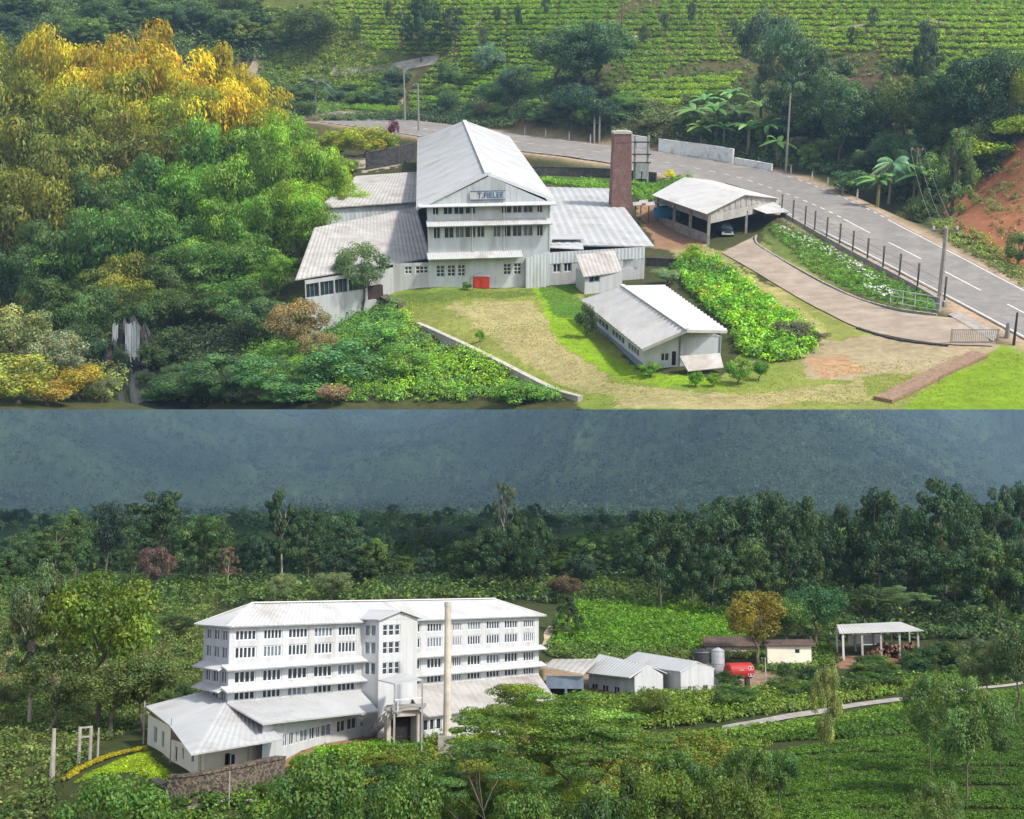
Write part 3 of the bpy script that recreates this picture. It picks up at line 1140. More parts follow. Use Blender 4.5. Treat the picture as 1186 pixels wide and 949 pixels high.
def tree(kind, px, base, top, width, color, label, group=None, d=None, name=None, cat=None, jitter=.12, sink=0.0):
    """stands a tree on the terrain: picture column, foot (picture row, or distance d), top row, crown width in picture units"""
    P = PL['cur']
    b = P.foot(px, d) if d else P.ground(px, base)
    fw = b[1] * P.ca + (b[2] - P.h) * P.sa
    r = P.ray(px, top)
    ht = P.h + r[2] / r[1] * b[1] - b[2]
    ht = max(ht, .5)
    wd = width * fw / F
    k = kind.split('+')[0]
    _count[kind] = _count.get(kind, -1) + 1
    tm, cm = LIB[kind][_count[kind] % len(LIB[kind])]
    nm = name or NAMES[k]
    o = bpy.data.objects.new(nm, None)
    COL.objects.link(o)
    o.empty_display_size = .5
    o.matrix_world = P.M @ Matrix.Translation((b[0], b[1], b[2] - sink * ht)) @ Matrix.Rotation(rng.uniform(0, 6.28), 4, 'Z') @ Matrix.Diagonal((wd, wd, ht, 1))
    tag(o, label, cat or CATS.get(k, 'tree'), group)
    crown = {'bamboo': 'foliage', 'banana': 'foliage', 'palm': 'crown', 'shrub': 'foliage'}.get(k, 'crown')
    stem = {'bamboo': 'stem', 'banana': 'stem', 'shrub': 'stem'}.get(k, 'trunk')
    t = bpy.data.objects.new(stem, tm)
    c = bpy.data.objects.new(crown, cm)
    for x in (t, c):
        COL.objects.link(x)
        x.parent = o
    col = np.array(color) * GAIN[id(P)] * math.exp(rng.normal(0, jitter)) * np.array([1 + rng.normal(0, jitter * .5), 1, 1 + rng.normal(0, jitter * .5)])
    c.color = (*np.clip(col, 0, 1), 1)
    return o


def sample_area(P, poly, n, bounds=None, not_in=(), lim=None):
    """random points on the terrain within an outlined area"""
    g = np.array([P.ground(x, y) for x, y in poly])
    x0, y0 = g[:, :2].min(0)
    x1, y1 = g[:, :2].max(0)
    area = 0
    out = []
    for _ in range(40):
        X = rng.uniform(x0, x1, n)
        Y = rng.uniform(y0, y1, n)
        k = inside(X, Y, g[:, :2])
        X, Y = X[k], Y[k]
        Z = P.z(X, Y)
        if not_in:
            px, py = P.pix(X, Y, Z)
            keep = np.ones(len(X), bool)
            for q in not_in:
                keep &= ~inside(px, py, q)
            X, Y, Z = X[keep], Y[keep], Z[keep]
        out.append(np.stack([X, Y, Z], 1))
        area += len(X)
        if area >= n: break
    return np.concatenate(out)[:n] if out else np.zeros((0, 3))


def clump_field(P, pts, r, per, size, colors, weights=None, flat=.8, lift=.4, hue=.10, asp=.6, amp=.2, rvar=.35, patch=.05, leafvar=.22):
    """leaf arrays of many low clumps; colors are the plants' own"""
    n = len(pts)
    per, size = int(per * 1.9), size * .66
    R = r * np.exp(rng.normal(0, rvar, n))
    cols = np.array(colors)
    w = np.array(weights if weights is not None else [1] * len(cols), float)
    w = w / w.sum()
    f = (nz(pts[:, 0], pts[:, 1], patch, 31) * .5 + .5 + rng.normal(0, .18, n))
    idx = np.searchsorted(np.cumsum(w), np.clip(f, 0, .999))
    cc = cols[np.clip(idx, 0, len(cols) - 1)] * np.exp(rng.normal(0, amp, (n, 1)))
    C0 = pts + np.stack([0 * R, 0 * R, R * lift], 1)
    k = np.repeat(np.arange(n), per)
    d = unit(rng.normal(size=(n * per, 3)))
    d[:, 2] = np.where(d[:, 2] < -.25, -d[:, 2], d[:, 2])
    rad = R[k] * (.55 + .45 * rng.random(n * per) ** .6)
    C = C0[k] + d * rad[:, None] * np.array([1, 1, flat])
    N = unit(d + rng.normal(0, .4, d.shape) + np.array([0, 0, .4]))
    T = tints(n * per, None, leafvar, hue) * cc[k] * GAIN[id(P)]
    S = size * rng.uniform(.6, 1.4, n * per)
    return leaf_arrays(C, N, S, asp, T)


def stuff(name, P, arrs, material='leaf', label=None, cat=None):
    off = 0
    PP, QQ, TT = [], [], []
    for p, q, t in arrs:
        PP.append(p)
        QQ.append(q + off)
        TT.append(t)
        off += len(p)
    me = array_mesh(name, np.concatenate(PP), np.concatenate(QQ), M[material], 'tint', np.concatenate(TT))
    o = bpy.data.objects.new(name, me)
    COL.objects.link(o)
    o.matrix_world = P.M
    o.color = (1, 1, 1, 1)
    return tag(o, label, cat, None, 'stuff')
# ================================================================== UPPER ESTATE
PL['cur'] = A
build_ground_A()


def plan(p): return (p[0], p[1])


def gable_wall(mesh, p0, p1, zb, zt, u_apex=.5, boards=40, out=.05):
    """board-and-batten triangle between two wall ends"""
    p0, p1 = V(p0[0], p0[1], 0), V(p1[0], p1[1], 0)
    d = p1 - p0
    n = V(d[1], -d[0], 0)
    n /= np.linalg.norm(n)
    if n[1] > 0: n = -n
    h = lambda u: zb + (zt - zb) * (u / u_apex if u < u_apex else (1 - u) / (1 - u_apex))
    for i in range(boards):
        u0, u1 = i / boards, (i + 1) / boards
        k = n * (out if i % 2 else 0.0)
        q = [p0 + d * u0 + k, p0 + d * u1 + k]
        mesh.add([q[0] + V(0, 0, zb), q[1] + V(0, 0, zb), q[1] + V(0, 0, h(u1)), q[0] + V(0, 0, h(u0))], [(0, 1, 2, 3)])
    mesh.add([p0 - n * .15 + V(0, 0, zb), p1 - n * .15 + V(0, 0, zb), p0 + d * u_apex - n * .15 + V(0, 0, zt)], [(0, 1, 2)])


def awning(p0, p1, zi, zo, reach, t=.12, ribs=True):
    p0, p1 = V(p0[0], p0[1], 0), V(p1[0], p1[1], 0)
    d = p1 - p0
    n = V(d[1], -d[0], 0)
    n /= np.linalg.norm(n)
    if n[1] > 0: n = -n
    m = Mesh()
    a, b = p0 + n * reach + V(0, 0, zo), p1 + n * reach + V(0, 0, zo)
    c, e = p1 - n * .05 + V(0, 0, zi), p0 - n * .05 + V(0, 0, zi)
    m.sheet(a, b, c, e, .55, .06, t)
    return m


def factory_A():
    F0, F1 = A.on(497, 336, 0), A.on(636.5, 331.5, 0)
    o = thing('tea_factory', 'long white gabled tea factory with name board under its gable, low wings on both sides', 'factory', F0)
    zr = lambda py, d: A.at(CX, py, d)[2]
    u = lambda px: column_u(A, px, F0, F1)
    cv = lambda L: [(x / 3.389 + 330) for x in L]
    gnd = [(505, 515), (518, 527.5), (530, 539), (583, 592), (595, 604)]
    mid = [cv(q) for q in ((585, 612), (627, 665), (670, 705), (708, 750), (755, 785), (818, 848), (853, 888), (893, 930), (935, 973), (988, 1012))]
    upp = [cv(q) for q in ((583, 607), (625, 661), (666, 705), (710, 750), (850, 890), (895, 930), (935, 973), (988, 1010))]
    hs_g = [(u(a), u(b), zr(321.5, 301), zr(308, 301)) for a, b in gnd]
    hs_m = [(u(a), u(b), zr(277, 301), zr(263.8, 301)) for a, b in mid]
    hs_u = [(u(a), u(b), zr(249.5, 301), zr(240.2, 301)) for a, b in upp]
    w = Mesh()
    wall(w, F0, F1, -1.5, 19.9, hs_g + hs_m + hs_u, .5)
    EL0, ER0 = A.on(482, 242, 19.2), A.on(644, 232.5, 19.2)
    EL1, ER1 = A.on(483.4, 161.3, 19.2), A.on(590, 158, 19.2)
    R0, R1 = A.on(564.6, 201, 27), A.on(538, 139.8, 27)
    bk0, bk1 = F0 + (EL1 - EL0) * .985, F1 + (ER1 - ER0) * .985
    wall(w, F0, bk0, -1.5, 19.3)
    wall(w, F1, bk1, -1.5, 19.3)
    wall(w, bk0, bk1, -1.5, 19.3)
    part('wall', w, 'wall_grey', o)
    g = Mesh()
    gable_wall(g, F0, F1, 19.91, 26.4)
    ua = .5
    bp = lambda uu, z: V(*(F0 + (F1 - F0) * uu)[:2], z)
    part('gable', g, 'wall_grey', o)
    for hs, q, ny in ((hs_g, 2, 3), (hs_m, 2, 1), (hs_u, 2, 1)):
        windows(o, F0, F1, hs, .5, q, ny, .18 if ny > 1 else .14, pane=['pane', 'pane', 'pane_pale'] if hs is hs_m else 'pane')
    r = Mesh()
    r.sheet(EL0, EL1, R1, R0, 1.0, .11)
    r.sheet(ER0, ER1, R1, R0, 1.0, .11)
    rf = part('roof', r, 'roof', o)
    c = Mesh()
    c.bar(R0 + V(0, -.2, .12), R1 + V(0, 0, .12), 1.3, .22)
    part('ridge_cap', c, 'ridge', rf)
    b = Mesh()
    for e in (EL0, ER0):
        b.bar(e + V(0, -.25, -.05), R0 + V(0, -.25, -.05), .25, .7)
    part('bargeboard', b, 'frame', rf)
    part('awning', awning(F0 + V(-2.2, 0, 0), F1 + V(1.2, 0, 0), 20.3, 19.75, 1.9), 'wall_clean', o)
    part('awning', awning(F0 + V(-.4, 0, 0), F1 + V(.3, 0, 0), 16.4, 15.3, 2.2), 'roof', o)
    ue = u(604)
    part('awning', awning(F0 + V(-.4, 0, 0), F0 + (F1 - F0) * ue, 8.9, 7.7, 2.6), 'roof', o)
    # corner boards and mid rails of the front
    for uu in (0.004, .36, .62, .996):
        t = Mesh()
        p = bp(uu, 0)
        t.bar(p + V(0, -.12, 8.9), p + V(0, -.12, 19.2), .32, .14)
        part('trim', t, 'frame', o)
    # name board
    sp0, sp1 = bp(u(545), 0), bp(u(585.5), 0)
    s = Mesh()
    zt = zr(223.2, 302)
    s.bar((sp0 + sp1) / 2 + V(0, -.35, zt - .75) - (sp1 - sp0) * .5, (sp0 + sp1) / 2 + V(0, -.35, zt - .75) + (sp1 - sp0) * .5, .12, 1.9)
    sg = part('sign_board', s, 'wall_clean', o)
    fr = Mesh()
    for dz in (.98, -.98):
        fr.bar(sp0 + V(0, -.38, zt - .75 + dz), sp1 + V(0, -.38, zt - .75 + dz), .2, .12)
    part('frame', fr, 'sky_blue', sg)
    dd = (sp1 - sp0) / np.linalg.norm(sp1 - sp0)
    text_on(sg, 'T.FIELEE', sp0 * .42 + sp1 * .58 + V(0, -.47, zt - .78), dd, (0, 0, 1), 1.75, 'sky_blue')
    # --- low wing beside the entrance yard (eave 6 m)
    G0 = A.on(456, 337.5, 0)
    W0 = A.on(353, 326, 5.5)
    ug = lambda px: column_u(A, px, G0, F0)
    h1 = [(ug(468.5), ug(477), zr(317, 301), zr(308, 301)), (ug(481), ug(496), zr(317, 301), zr(308, 301))]
    w = Mesh()
    wall(w, G0, F0, -2, 6.6, h1, .4)
    uw = lambda px: column_u(A, px, W0, G0)
    h2 = [(uw(354), uw(369), 1.6, 4.8), (uw(370.5), uw(386), 1.6, 4.8), (uw(387.5), uw(402), 1.6, 4.8), (uw(403.5), uw(419), 1.6, 4.8)]
    h3 = [(uw(425), uw(441), -1.2, 2.2)]
    wall(w, W0, G0, -12, 5.7, h2 + h3, .5)
    a, b_, c_, d_ = A.on(342, 324, 6), A.on(499, 298.5, 6), A.on(482, 240, 10.6), A.on(364, 264, 10.6)
    wb = V(*d_[:2], 0) + V(1.2, 0, 0)
    wall(w, W0, wb, -12, 5.7)
    part('wing_wall', w, 'wall_white', o)
    windows(o, G0, F0, h1, .4, lambda k: 2 + k, 2, .2)
    windows(o, W0, G0, h2, .5, 3, 1, .12, frame='plinth')
    dr = Mesh()
    P = lambda uu, z: V(*(W0 + (G0 - W0) * uu)[:2], z)
    dr.bar(P((h3[0][0] + h3[0][1]) / 2, -1.2) + V(0, .3, 0), P((h3[0][0] + h3[0][1]) / 2, 2.2) + V(0, .3, 0), (h3[0][1] - h3[0][0]) * np.linalg.norm((G0 - W0)[:2]), .1)
    part('door', dr, 'roof_brown', o)
    r = Mesh()
    r.sheet(a, b_, c_, d_, 1.25, .16)
    part('wing_roof', r, 'roof_old', o)
    # --- upper lean-to behind it
    a, b_, c_, d_ = A.on(367, 241.5, 12), A.on(484, 233.5, 12), A.on(484, 199, 14.2), A.on(412, 204, 14.2)
    r = Mesh()
    r.sheet(a, b_, c_, d_, 1.25, .15)
    part('wing_roof', r, 'roof_old', o)
    w = Mesh()
    iy = V(.6, 1.2, 0)
    w.sheet(a * V(1, 1, 0) + iy + V(0, 0, 2), b_ * V(1, 1, 0) + V(0, 1.2, 2), b_ * V(1, 1, 0) + V(0, 1.2, 11.9), a * V(1, 1, 0) + iy + V(0, 0, 11.9), 1.2, .14)
    part('wing_wall', w, 'wall_grey', o)
    w = Mesh()
    wall(w, a + iy, d_ + V(1, -.6, 0), 0, 11.8)
    part('wing_wall', w, 'wall_white', o)
    # --- the wing beside the chimney (eave 8 m)
    E0, E1 = A.on(630, 331, 0), A.on(746, 323.5, 0)
    ue = lambda px: column_u(A, px, E0, E1)
    zw = lambda py: zr(py, 309)
    h4 = [(ue(640.5), ue(650), zw(314.5), zw(299.5)), (ue(653), ue(662.5), zw(314.5), zw(299.5))]
    h5 = [(ue(722), ue(739.5), zw(314), zw(294))]
    w = Mesh()
    wall(w, E0, E1, -1.2, 5.2, [(q[0], q[1], q[2], min(q[3], 5.19)) for q in h4 + h5], .45)
    E2 = V(*A.on(707, 219, 11)[:2], 0) + V(-1.0, -1.5, 0)
    wall(w, E1, E2, -1.2, 7.8)
    part('wing_wall', w, 'wall_white', o)
    h4 = [(q[0], q[1], q[2], min(q[3], 5.19)) for q in h4]
    windows(o, E0, E1, h4, .45, 2, 1, .22)
    sh = Mesh()
    L = np.linalg.norm((E1 - E0)[:2])
    pm = E0 + (E1 - E0) * (h5[0][0] + h5[0][1]) / 2
    sh.bar(pm + V(0, .3, h5[0][2]), pm + V(0, .3, 5.19), (h5[0][1] - h5[0][0]) * L * .93, .1)
    part('shutter', sh, 'wall_clean', o)
    w = Mesh()
    w.sheet(E0 + V(0, -.1, 5.2), E1 + V(0, -.1, 5.2), E1 + V(0, -.1, 7.95), E0 + V(0, -.1, 7.95), .9, .12)
    part('wall_cladding', w, 'wall_grey', o)
    a, b_, c_, d_ = A.on(632, 283.5, 8), A.on(758.5, 285.5, 8), A.on(707, 218.5, 11.2), A.on(612, 216, 11.2)
    r = Mesh()
    r.sheet(a, b_, c_, d_, 2.2, .2)
    part('wing_roof', r, 'roof', o)
    m = Mesh()
    p0, p1 = A.on(628, 277, 9.0), A.on(676, 277, 9.0)
    m.slab([p0, p1, p1 + V(0, 5, .45), p0 + V(0, 5, .45)], .15)
    p0, p1 = A.on(626, 286.5, 7.6), A.on(676, 289, 7.6)
    m.slab([p0, p1, p1 + V(0, 4, .5), p0 + V(0, 4, .5)], .15)
    part('roof_patch', m, 'roof', o)
    # --- projecting bay with a sloping lid
    b0, b1 = A.on(609, 334, 0), A.on(632.5, 332.5, 0)
    w = Mesh()
    bb0, bb1 = b0 + V(.5, 9, 0), b1 + V(.5, 9, 0)
    w.sheet(b0 + V(0, 0, -1), b1 + V(0, 0, -1), b1 + V(0, 0, 8.3), b0 + V(0, 0, 7.2), .8, .1)
    wall(w, b0, bb0, -1, 7.1)
    wall(w, b1, bb1, -1, 8.2)
    part('bay_wall', w, 'wall_grey', o)
    r = Mesh()
    r.slab([A.on(596.5, 298, 7.2), A.on(636, 284.5, 9.1), A.on(640, 277, 9.4), A.on(601, 288, 7.4)], .25)
    part('bay_roof', r, 'roof', o)
    return F0, F1


factory_A()


def shed_A():
    h0, h1 = A.on(677, 341.5, 0), A.on(720.5, 336.5, 0)
    o = thing('shed', 'small white lean-to shed with a ribbed pale roof, against the factory wing', 'shed', h0)
    uh = lambda px: column_u(A, px, h0, h1)
    zr = lambda py: A.at(CX, py, 295.7)[2]
    hs = [(uh(682.5), uh(695), zr(328.5), zr(319.5))]
    w = Mesh()
    hb0, hb1 = h0 + V(-1.6, 9.5, 0), h1 + V(-1.6, 9.5, 0)
    wall(w, h0, h1, -1, 4.6, hs, .35)
    wall(w, h0, hb0, -1, 4.7)
    wall(w, h1, hb1, -1, 4.7)
    part('wall', w, 'wall_clean', o)
    windows(o, h0, h1, hs, .35, 2, 1, .25, frame='plinth')
    r = Mesh()
    r.sheet(A.on(676, 321, 4.4), A.on(721.5, 315, 4.4), A.on(712, 290, 7.9), A.on(666.5, 295.5, 7.9), 1.1, .2)
    part('roof', r, 'roof_old', o)
    c = A.on(557.5, 334, 0)
    k = thing('red_cabinet', 'small red wooden cabinet with a white pediment, against the factory front', 'cabinet', c)
    m = Mesh()
    m.prism([(c[0] - 1.9, c[1] - .9), (c[0] + 1.9, c[1] - .9), (c[0] + 1.9, c[1] + .7), (c[0] - 1.9, c[1] + .7)], -.3, 3.0)
    part('body', m, 'red', k)
    m = Mesh()
    for s in (-1, 1):
        m.bar((c[0] + s * .9, c[1] - .98, .3), (c[0] + s * .9, c[1] - .98, 2.8), 1.6, .12)
        part('door', m, 'red', k)
        m = Mesh()
    m.prism([(c[0] - 2.1, c[1] - 1.0), (c[0], c[1] - 1.0), (c[0], c[1] + .8), (c[0] - 2.1, c[1] + .8)], 3.0, [3.15, 3.9, 3.9, 3.15])
    m.prism([(c[0], c[1] - 1.0), (c[0] + 2.1, c[1] - 1.0), (c[0] + 2.1, c[1] + .8), (c[0], c[1] + .8)], 3.0, [3.9, 3.15, 3.15, 3.9])
    part('pediment', m, 'wall_clean', k)
    m = Mesh()
    m.prism([(c[0] - 2.35, c[1] - .9), (c[0] - 1.95, c[1] - .9), (c[0] - 1.95, c[1] + .7), (c[0] - 2.35, c[1] + .7)], -.3, 3.0)
    part('side_panel', m, 'wall_clean', k)


shed_A()


def chimney_A():
    c = A.at(717.8, 250, 372)
    z0, z1 = 1.0, A.at(717.8, 157, 372)[2] + .6
    o = thing('chimney', 'tall square brown brick chimney with a pale cement cap rising beside the factory wing roof', 'chimney', (c[0], c[1], z0))
    pl = lambda h, a=.07: [(c[0] + h * (math.cos(a) * i - math.sin(a) * j), c[1] + h * (math.sin(a) * i + math.cos(a) * j)) for i, j in ((-1, -1), (1, -1), (1, 1), (-1, 1))]
    m = Mesh()
    n = 8
    zs = np.linspace(z0 - 2, z1, n)
    hs = np.linspace(3.15, 2.42, n)
    vs = [(x, y, z) for z, h in zip(zs, hs) for x, y in pl(h)]
    fs = [(i * 4 + k, i * 4 + (k + 1) % 4, (i + 1) * 4 + (k + 1) % 4, (i + 1) * 4 + k) for i in range(n - 1) for k in range(4)]
    m.add(vs, fs)
    m.prism(pl(2.55), z1 - 2.4, z1 - 1.9)
    part('stack', m, 'brick', o)
    m = Mesh()
    m.prism(pl(2.62), z1, z1 + .55)
    m.prism(pl(1.7), z1 + .55, z1 + .8)
    part('cap', m, 'cap', o)


chimney_A()


def office_A():
    w1, w2 = A.on(744, 426, 0), A.on(834, 421.5, 0)
    EL0, EL1 = A.on(743, 404.5, 4.6), A.on(672, 347.4, 4.6)
    ER0, ER1 = A.on(843, 383, 5.6), A.on(769, 330, 5.6)
    R0, R1 = A.on(795, 382, 8.3), A.on(720.5, 331, 8.3)
    w0 = w1 + (EL1 - EL0) * V(1, 1, 0) * .90
    w3 = w2 + (ER1 - ER0) * V(1, 1, 0) * .90
    o = thing('office_building', 'low grey estate office with a clean ribbed white roof, standing alone on the lawn', 'office', w1)
    uL = lambda px: column_u(A, px, w0, w1)
    spans = [(689, 705), (708.5, 724), (727.5, 741)]
    hs = [(max(.03, uL(a)), min(.985, uL(b)), 1.1, 4.5) for a, b in spans]
    m = Mesh()
    wall(m, w0, w1, .8, 5.0, hs, .3)
    uF = lambda px: column_u(A, px, w1, w2)
    hf = [(uF(766), uF(776), 1.0, 2.6), (uF(779), uF(784), .1, 2.8)]
    wall(m, w1, w2, -.6, 5.3, hf, .3)
    wall(m, w2, w3, -.6, 5.6)
    wall(m, w3, w0, -.6, 5.2)
    part('wall', m, 'wall_grey', o)
    p = Mesh()
    wall(p, w0 + V(-.06, 0, 0), w1 + V(-.06, -.04, 0), -.6, .8)
    part('plinth', p, 'plinth', o)
    windows(o, w0, w1, hs, .3, 4, 2, .34)
    windows(o, w1, w2, hf[:1], .3, 2, 1, .16)
    d = Mesh()
    q = w1 + (w2 - w1) * (hf[1][0] + hf[1][1]) / 2
    d.bar(q + V(0, .2, .1), q + V(0, .2, 2.8), 1.0, .1)
    part('door', d, 'dark', o)
    g = Mesh()
    gable_wall(g, w1 + V(0, -.05, 0), w2 + V(0, -.05, 0), 5.31, 8.1, .5, 14)
    part('gable', g, 'wall_white', o)
    r = Mesh()
    r.sheet(EL0, EL1, R1, R0, 2.0, .45, .1)
    r.sheet(ER0, ER1, R1, R0, 2.0, .45, .1)
    rf = part('roof', r, 'roof_office', o)
    c = Mesh()
    c.bar(R0 + V(.05, -.1, .2), R1 + V(0, 0, .2), .9, .2)
    part('ridge_cap', c, 'ridge', rf)
    for uu in (.47, .985):  # inner strip draws the wall's vertical shadow line, outer one trims the corner
        t = Mesh()
        p = w1 + (w2 - w1) * uu + V(0, -.1, 0)
        t.bar(p + V(0, 0, -.4), p + V(0, 0, 5.3), .22, .12)
        part('trim', t, 'plinth', o)
    l = Mesh()
    a, b = A.on(797, 430, .9), A.on(838, 425.5, 1.1)
    c_, d_ = A.on(834, 409, 3.0), A.on(787, 412.5, 3.0)
    l.slab([a, b, c_, d_], .12)
    part('lean_to_roof', l, 'roof_old', o)
    l = Mesh()
    for q in (a, b):
        l.bar(q * V(1, 1, 0) + V(0, .3, -.3), q + V(0, .3, -.05), .18)
        part('post', l, 'wood', o)
        l = Mesh()
    return o


office_A()


def carport_A():
    z0 = 1.0
    EL0, EL1 = A.on(818, 248, 9.8), A.on(755, 226, 9.8)
    R0, R1 = A.on(862.6, 225.6, 13), A.on(792, 205.4, 13)
    L = (EL0 - EL1) * V(1, 1, 0)
    ER0 = V(*(2 * R0 - EL0)[:2], 9.8)
    ER1 = V(*(2 * R1 - EL1)[:2], 9.8)
    c0 = A.on(820, 282.5, z0)                     # front corner post
    c1 = c0 - L * .93
    c2 = c0 + (ER0 - EL0) * V(1, 1, 0) * .97
    c3 = c2 - L * .93
    o = thing('carport', 'garage with bright gabled roof over open dark bays at the head of the driveway', 'garage', c0)
    r = Mesh()
    r.sheet(EL0, EL1, R1, R0, .8, .08)
    r.sheet(ER0, ER1, R1, R0, .8, .08)
    part('roof', r, 'roof_office', o)
    P = lambda a, b, u, z: V(*(a + (b - a) * u)[:2], z)
    for u in (0.0, .34, .66, 1.0):
        m = Mesh()
        p = P(c0, c1, u, 0)
        m.bar(p + V(0, 0, -.6), p + V(0, 0, 9.7), .8, .8, up=(1, 0, 0))
        part('post', m, 'concrete', o)
    for u in (.52, .80, 1.0):
        m = Mesh()
        p = P(c0, c2, u, 0)
        m.bar(p + V(0, 0, -.6), p + V(0, 0, 8), .7, .7, up=(1, 0, 0))
        part('post', m, 'concrete', o)
    w = Mesh()
    wall(w, c1 + V(.1, 0, 0), c0 + V(.1, 0, 0), -.5, 3.6)
    wall(w, c1 + V(.15, .1, 0), c0 + V(.15, .1, 0), 7.2, 9.6)
    part('side_wall', w, 'wall_beige' if 0 else 'concrete', o)
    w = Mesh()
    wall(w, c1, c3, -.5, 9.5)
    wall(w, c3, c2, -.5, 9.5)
    part('back_wall', w, 'dark', o)  # walls coloured near-black so the open bays look shaded
    g = Mesh()
    p0, p1 = P(c0, c2, 0, 0), P(c0, c2, 1, 0)
    gable_wall(g, p0 + V(0, -.25, 0), p1 + V(0, -.25, 0), 9.5, 12.8, .5, 26, .12)
    d = p1 - p0
    g.sheet(p0 + V(0, -.2, 6.6), p1 + V(0, -.2, 6.6), p1 + V(0, -.2, 9.5), p0 + V(0, -.2, 9.5), 1.4, .12)
    part('gable', g, 'roof_old', o)
    l = Mesh()
    l.sheet(A.on(888, 247.5, 7.2), A.on(914.5, 245.5, 7.2), A.on(893, 232, 9.2), A.on(852, 234.5, 9.4), .9, .08)
    part('lean_to_roof', l, 'roof_office', o)
    b = Mesh()
    q0, q1 = P(c1, c0, .06, 0), P(c1, c0, .28, 0)
    b.bar((q0 + q1) / 2 + V(.3, .3, 3.8), (q0 + q1) / 2 + V(.3, .3, 7.0), np.linalg.norm(q1 - q0), .1, up=(q1 - q0))
    part('panel', b, 'blue', o)
    # a dark car parked nose out in the bay
    cc = P(c0, c2, .30, z0 + .05) + V(-.5, 6.0, 0)
    car = thing('parked_car', 'dark car parked nose out in the shade of the garage', 'car', cc)
    X = lambda x, y, z: (cc[0] + x, cc[1] + y, cc[2] + z)
    m = Mesh()
    prof = [(-4.3, .8), (-4.4, 1.7), (-2.2, 2.0), (-1.2, 3.2), (2.2, 3.3), (3.6, 2.2), (4.4, 2.0), (4.5, .8)]
    n = len(prof)
    vs = []
    for x, k in ((-1.8, 1.0), (-1.72, 1.0), (1.72, 1.0), (1.8, 1.0)):
        for y, z in prof:
            s = .86 if z > 2.4 else 1.0
            vs.append(X(x * s, y, z if abs(x) < 1.75 else z * .97))
    m.add(vs, [tuple(range(n))[::-1], tuple(range(3 * n, 4 * n))] + [(i * n + k, i * n + (k + 1) % n, (i + 1) * n + (k + 1) % n, (i + 1) * n + k) for i in range(3) for k in range(n)])
    part('body', m, 'car', car)
    m = Mesh()
    m.add([X(-1.4, -2.15, 2.12), X(1.4, -2.15, 2.12), X(1.3, -1.3, 3.1), X(-1.3, -1.3, 3.1)], [(0, 1, 2, 3)])
    part('windscreen', m, 'pane_pale', car)
    for x in (-1.3, 1.3):
        m = Mesh()
        m.bar(X(x - .25, -4.42, 1.4), X(x + .25, -4.42, 1.4), .15, .35)
        part('headlight', m, 'chrome', car)
    m = Mesh()
    m.bar(X(-1.75, -4.5, .95), X(1.75, -4.5, .95), .3, .35)
    part('bumper', m, 'chrome', car)
    for x in (-1.65, 1.65):
        for y in (-2.9, 2.9):
            m = Mesh()
            m.tube([X(x - .22, y, .75), X(x + .22, y, .75)], .75, 14)
            part('wheel', m, 'tyre', car)
    # broken lean-to of loose sheets between chimney and garage
    a = A.on(745, 262, 1.5)
    s = thing('old_lean_to', 'ruined lean-to of loose rusty sheets on thin posts between chimney and garage', 'lean-to', a)
    m = Mesh()
    for k in range(5):
        p = A.on(738 + k * 7.5, 236.5 - (k % 2) * 2.5, 7.6 + (k % 3) * .25)
        m.slab([p + V(-1.3, -2, -.2), p + V(1.2, -2.2, 0), p + V(1.5, 3, .35), p + V(-1.1, 3.2, .1)], .1)
    part('roof', m, 'roof_old', s)
    for px, py in ((735.5, 258), (742, 253), (751, 258), (762, 250)):
        m = Mesh()
        p = A.on(px, py, 1.8)
        m.bar(p + V(0, 0, -1), p + V(0, 0, 6.0), .35)
        part('post', m, 'wood', s)


carport_A()


# ------------------------------------------------------------------ road, drive, walls
def road_A():
    m = Mesh()
    k = 6
    for i in range(260):
        for j in range(k + 1):
            p = ROAD_C[i] + ROAD_N[i] * ROAD_W[i] * (j / k - .5)
            m.v.append((p[0], p[1], ROAD_C[i, 2] + .10))
    m.f = [(i * (k + 1) + j, (i + 1) * (k + 1) + j, (i + 1) * (k + 1) + j + 1, i * (k + 1) + j + 1) for i in range(259) for j in range(k)]
    solo('road', m, 'asphalt', None, None, (0, 0, 0), kind='structure')
    L = np.concatenate([[0], np.cumsum(np.linalg.norm(np.diff(ROAD_C, axis=0), axis=1))])
    at = lambda s, off: V(np.interp(s, L, ROAD_C[:, 0]) + off * np.interp(s, L, ROAD_N[:, 0] * ROAD_W), np.interp(s, L, ROAD_C[:, 1]) + off * np.interp(s, L, ROAD_N[:, 1] * ROAD_W), np.interp(s, L, ROAD_C[:, 2]) + .125)
    m = Mesh()

    def dash(s0, s1, off, w):
        n = max(2, int((s1 - s0) / 3))
        pts = [at(s, off) for s in np.linspace(s0, s1, n + 1)]
        for a, b in zip(pts[:-1], pts[1:]):
            d = unit(b - a)
            q = V(-d[1], d[0], 0) * w / 2
            m.quad(a - q, a + q, b + q, b - q)
    near = L[int(np.argmin(np.abs(ROAD_C[:, 1] - 372)))]
    s = 2.0
    while s < near - 10:
        dash(s, s + 21, 0, .42)
        s += 34
    s = near
    while s < L[-1] - 5:
        dash(s, s + 3.2, 0, .5)
        s += 7
    for off in (-.462, .462):
        dash(1, near, off, .38)
        s = near
        while s < L[-1] - 5:
            dash(s, s + 3.0, off, .45)
            s += 6.2
    solo('road_markings', m, 'paint', None, None, (0, 0, 0), kind='structure')
    return at, L, near


ROAD_AT, ROAD_L, ROAD_NEAR_S = road_A()


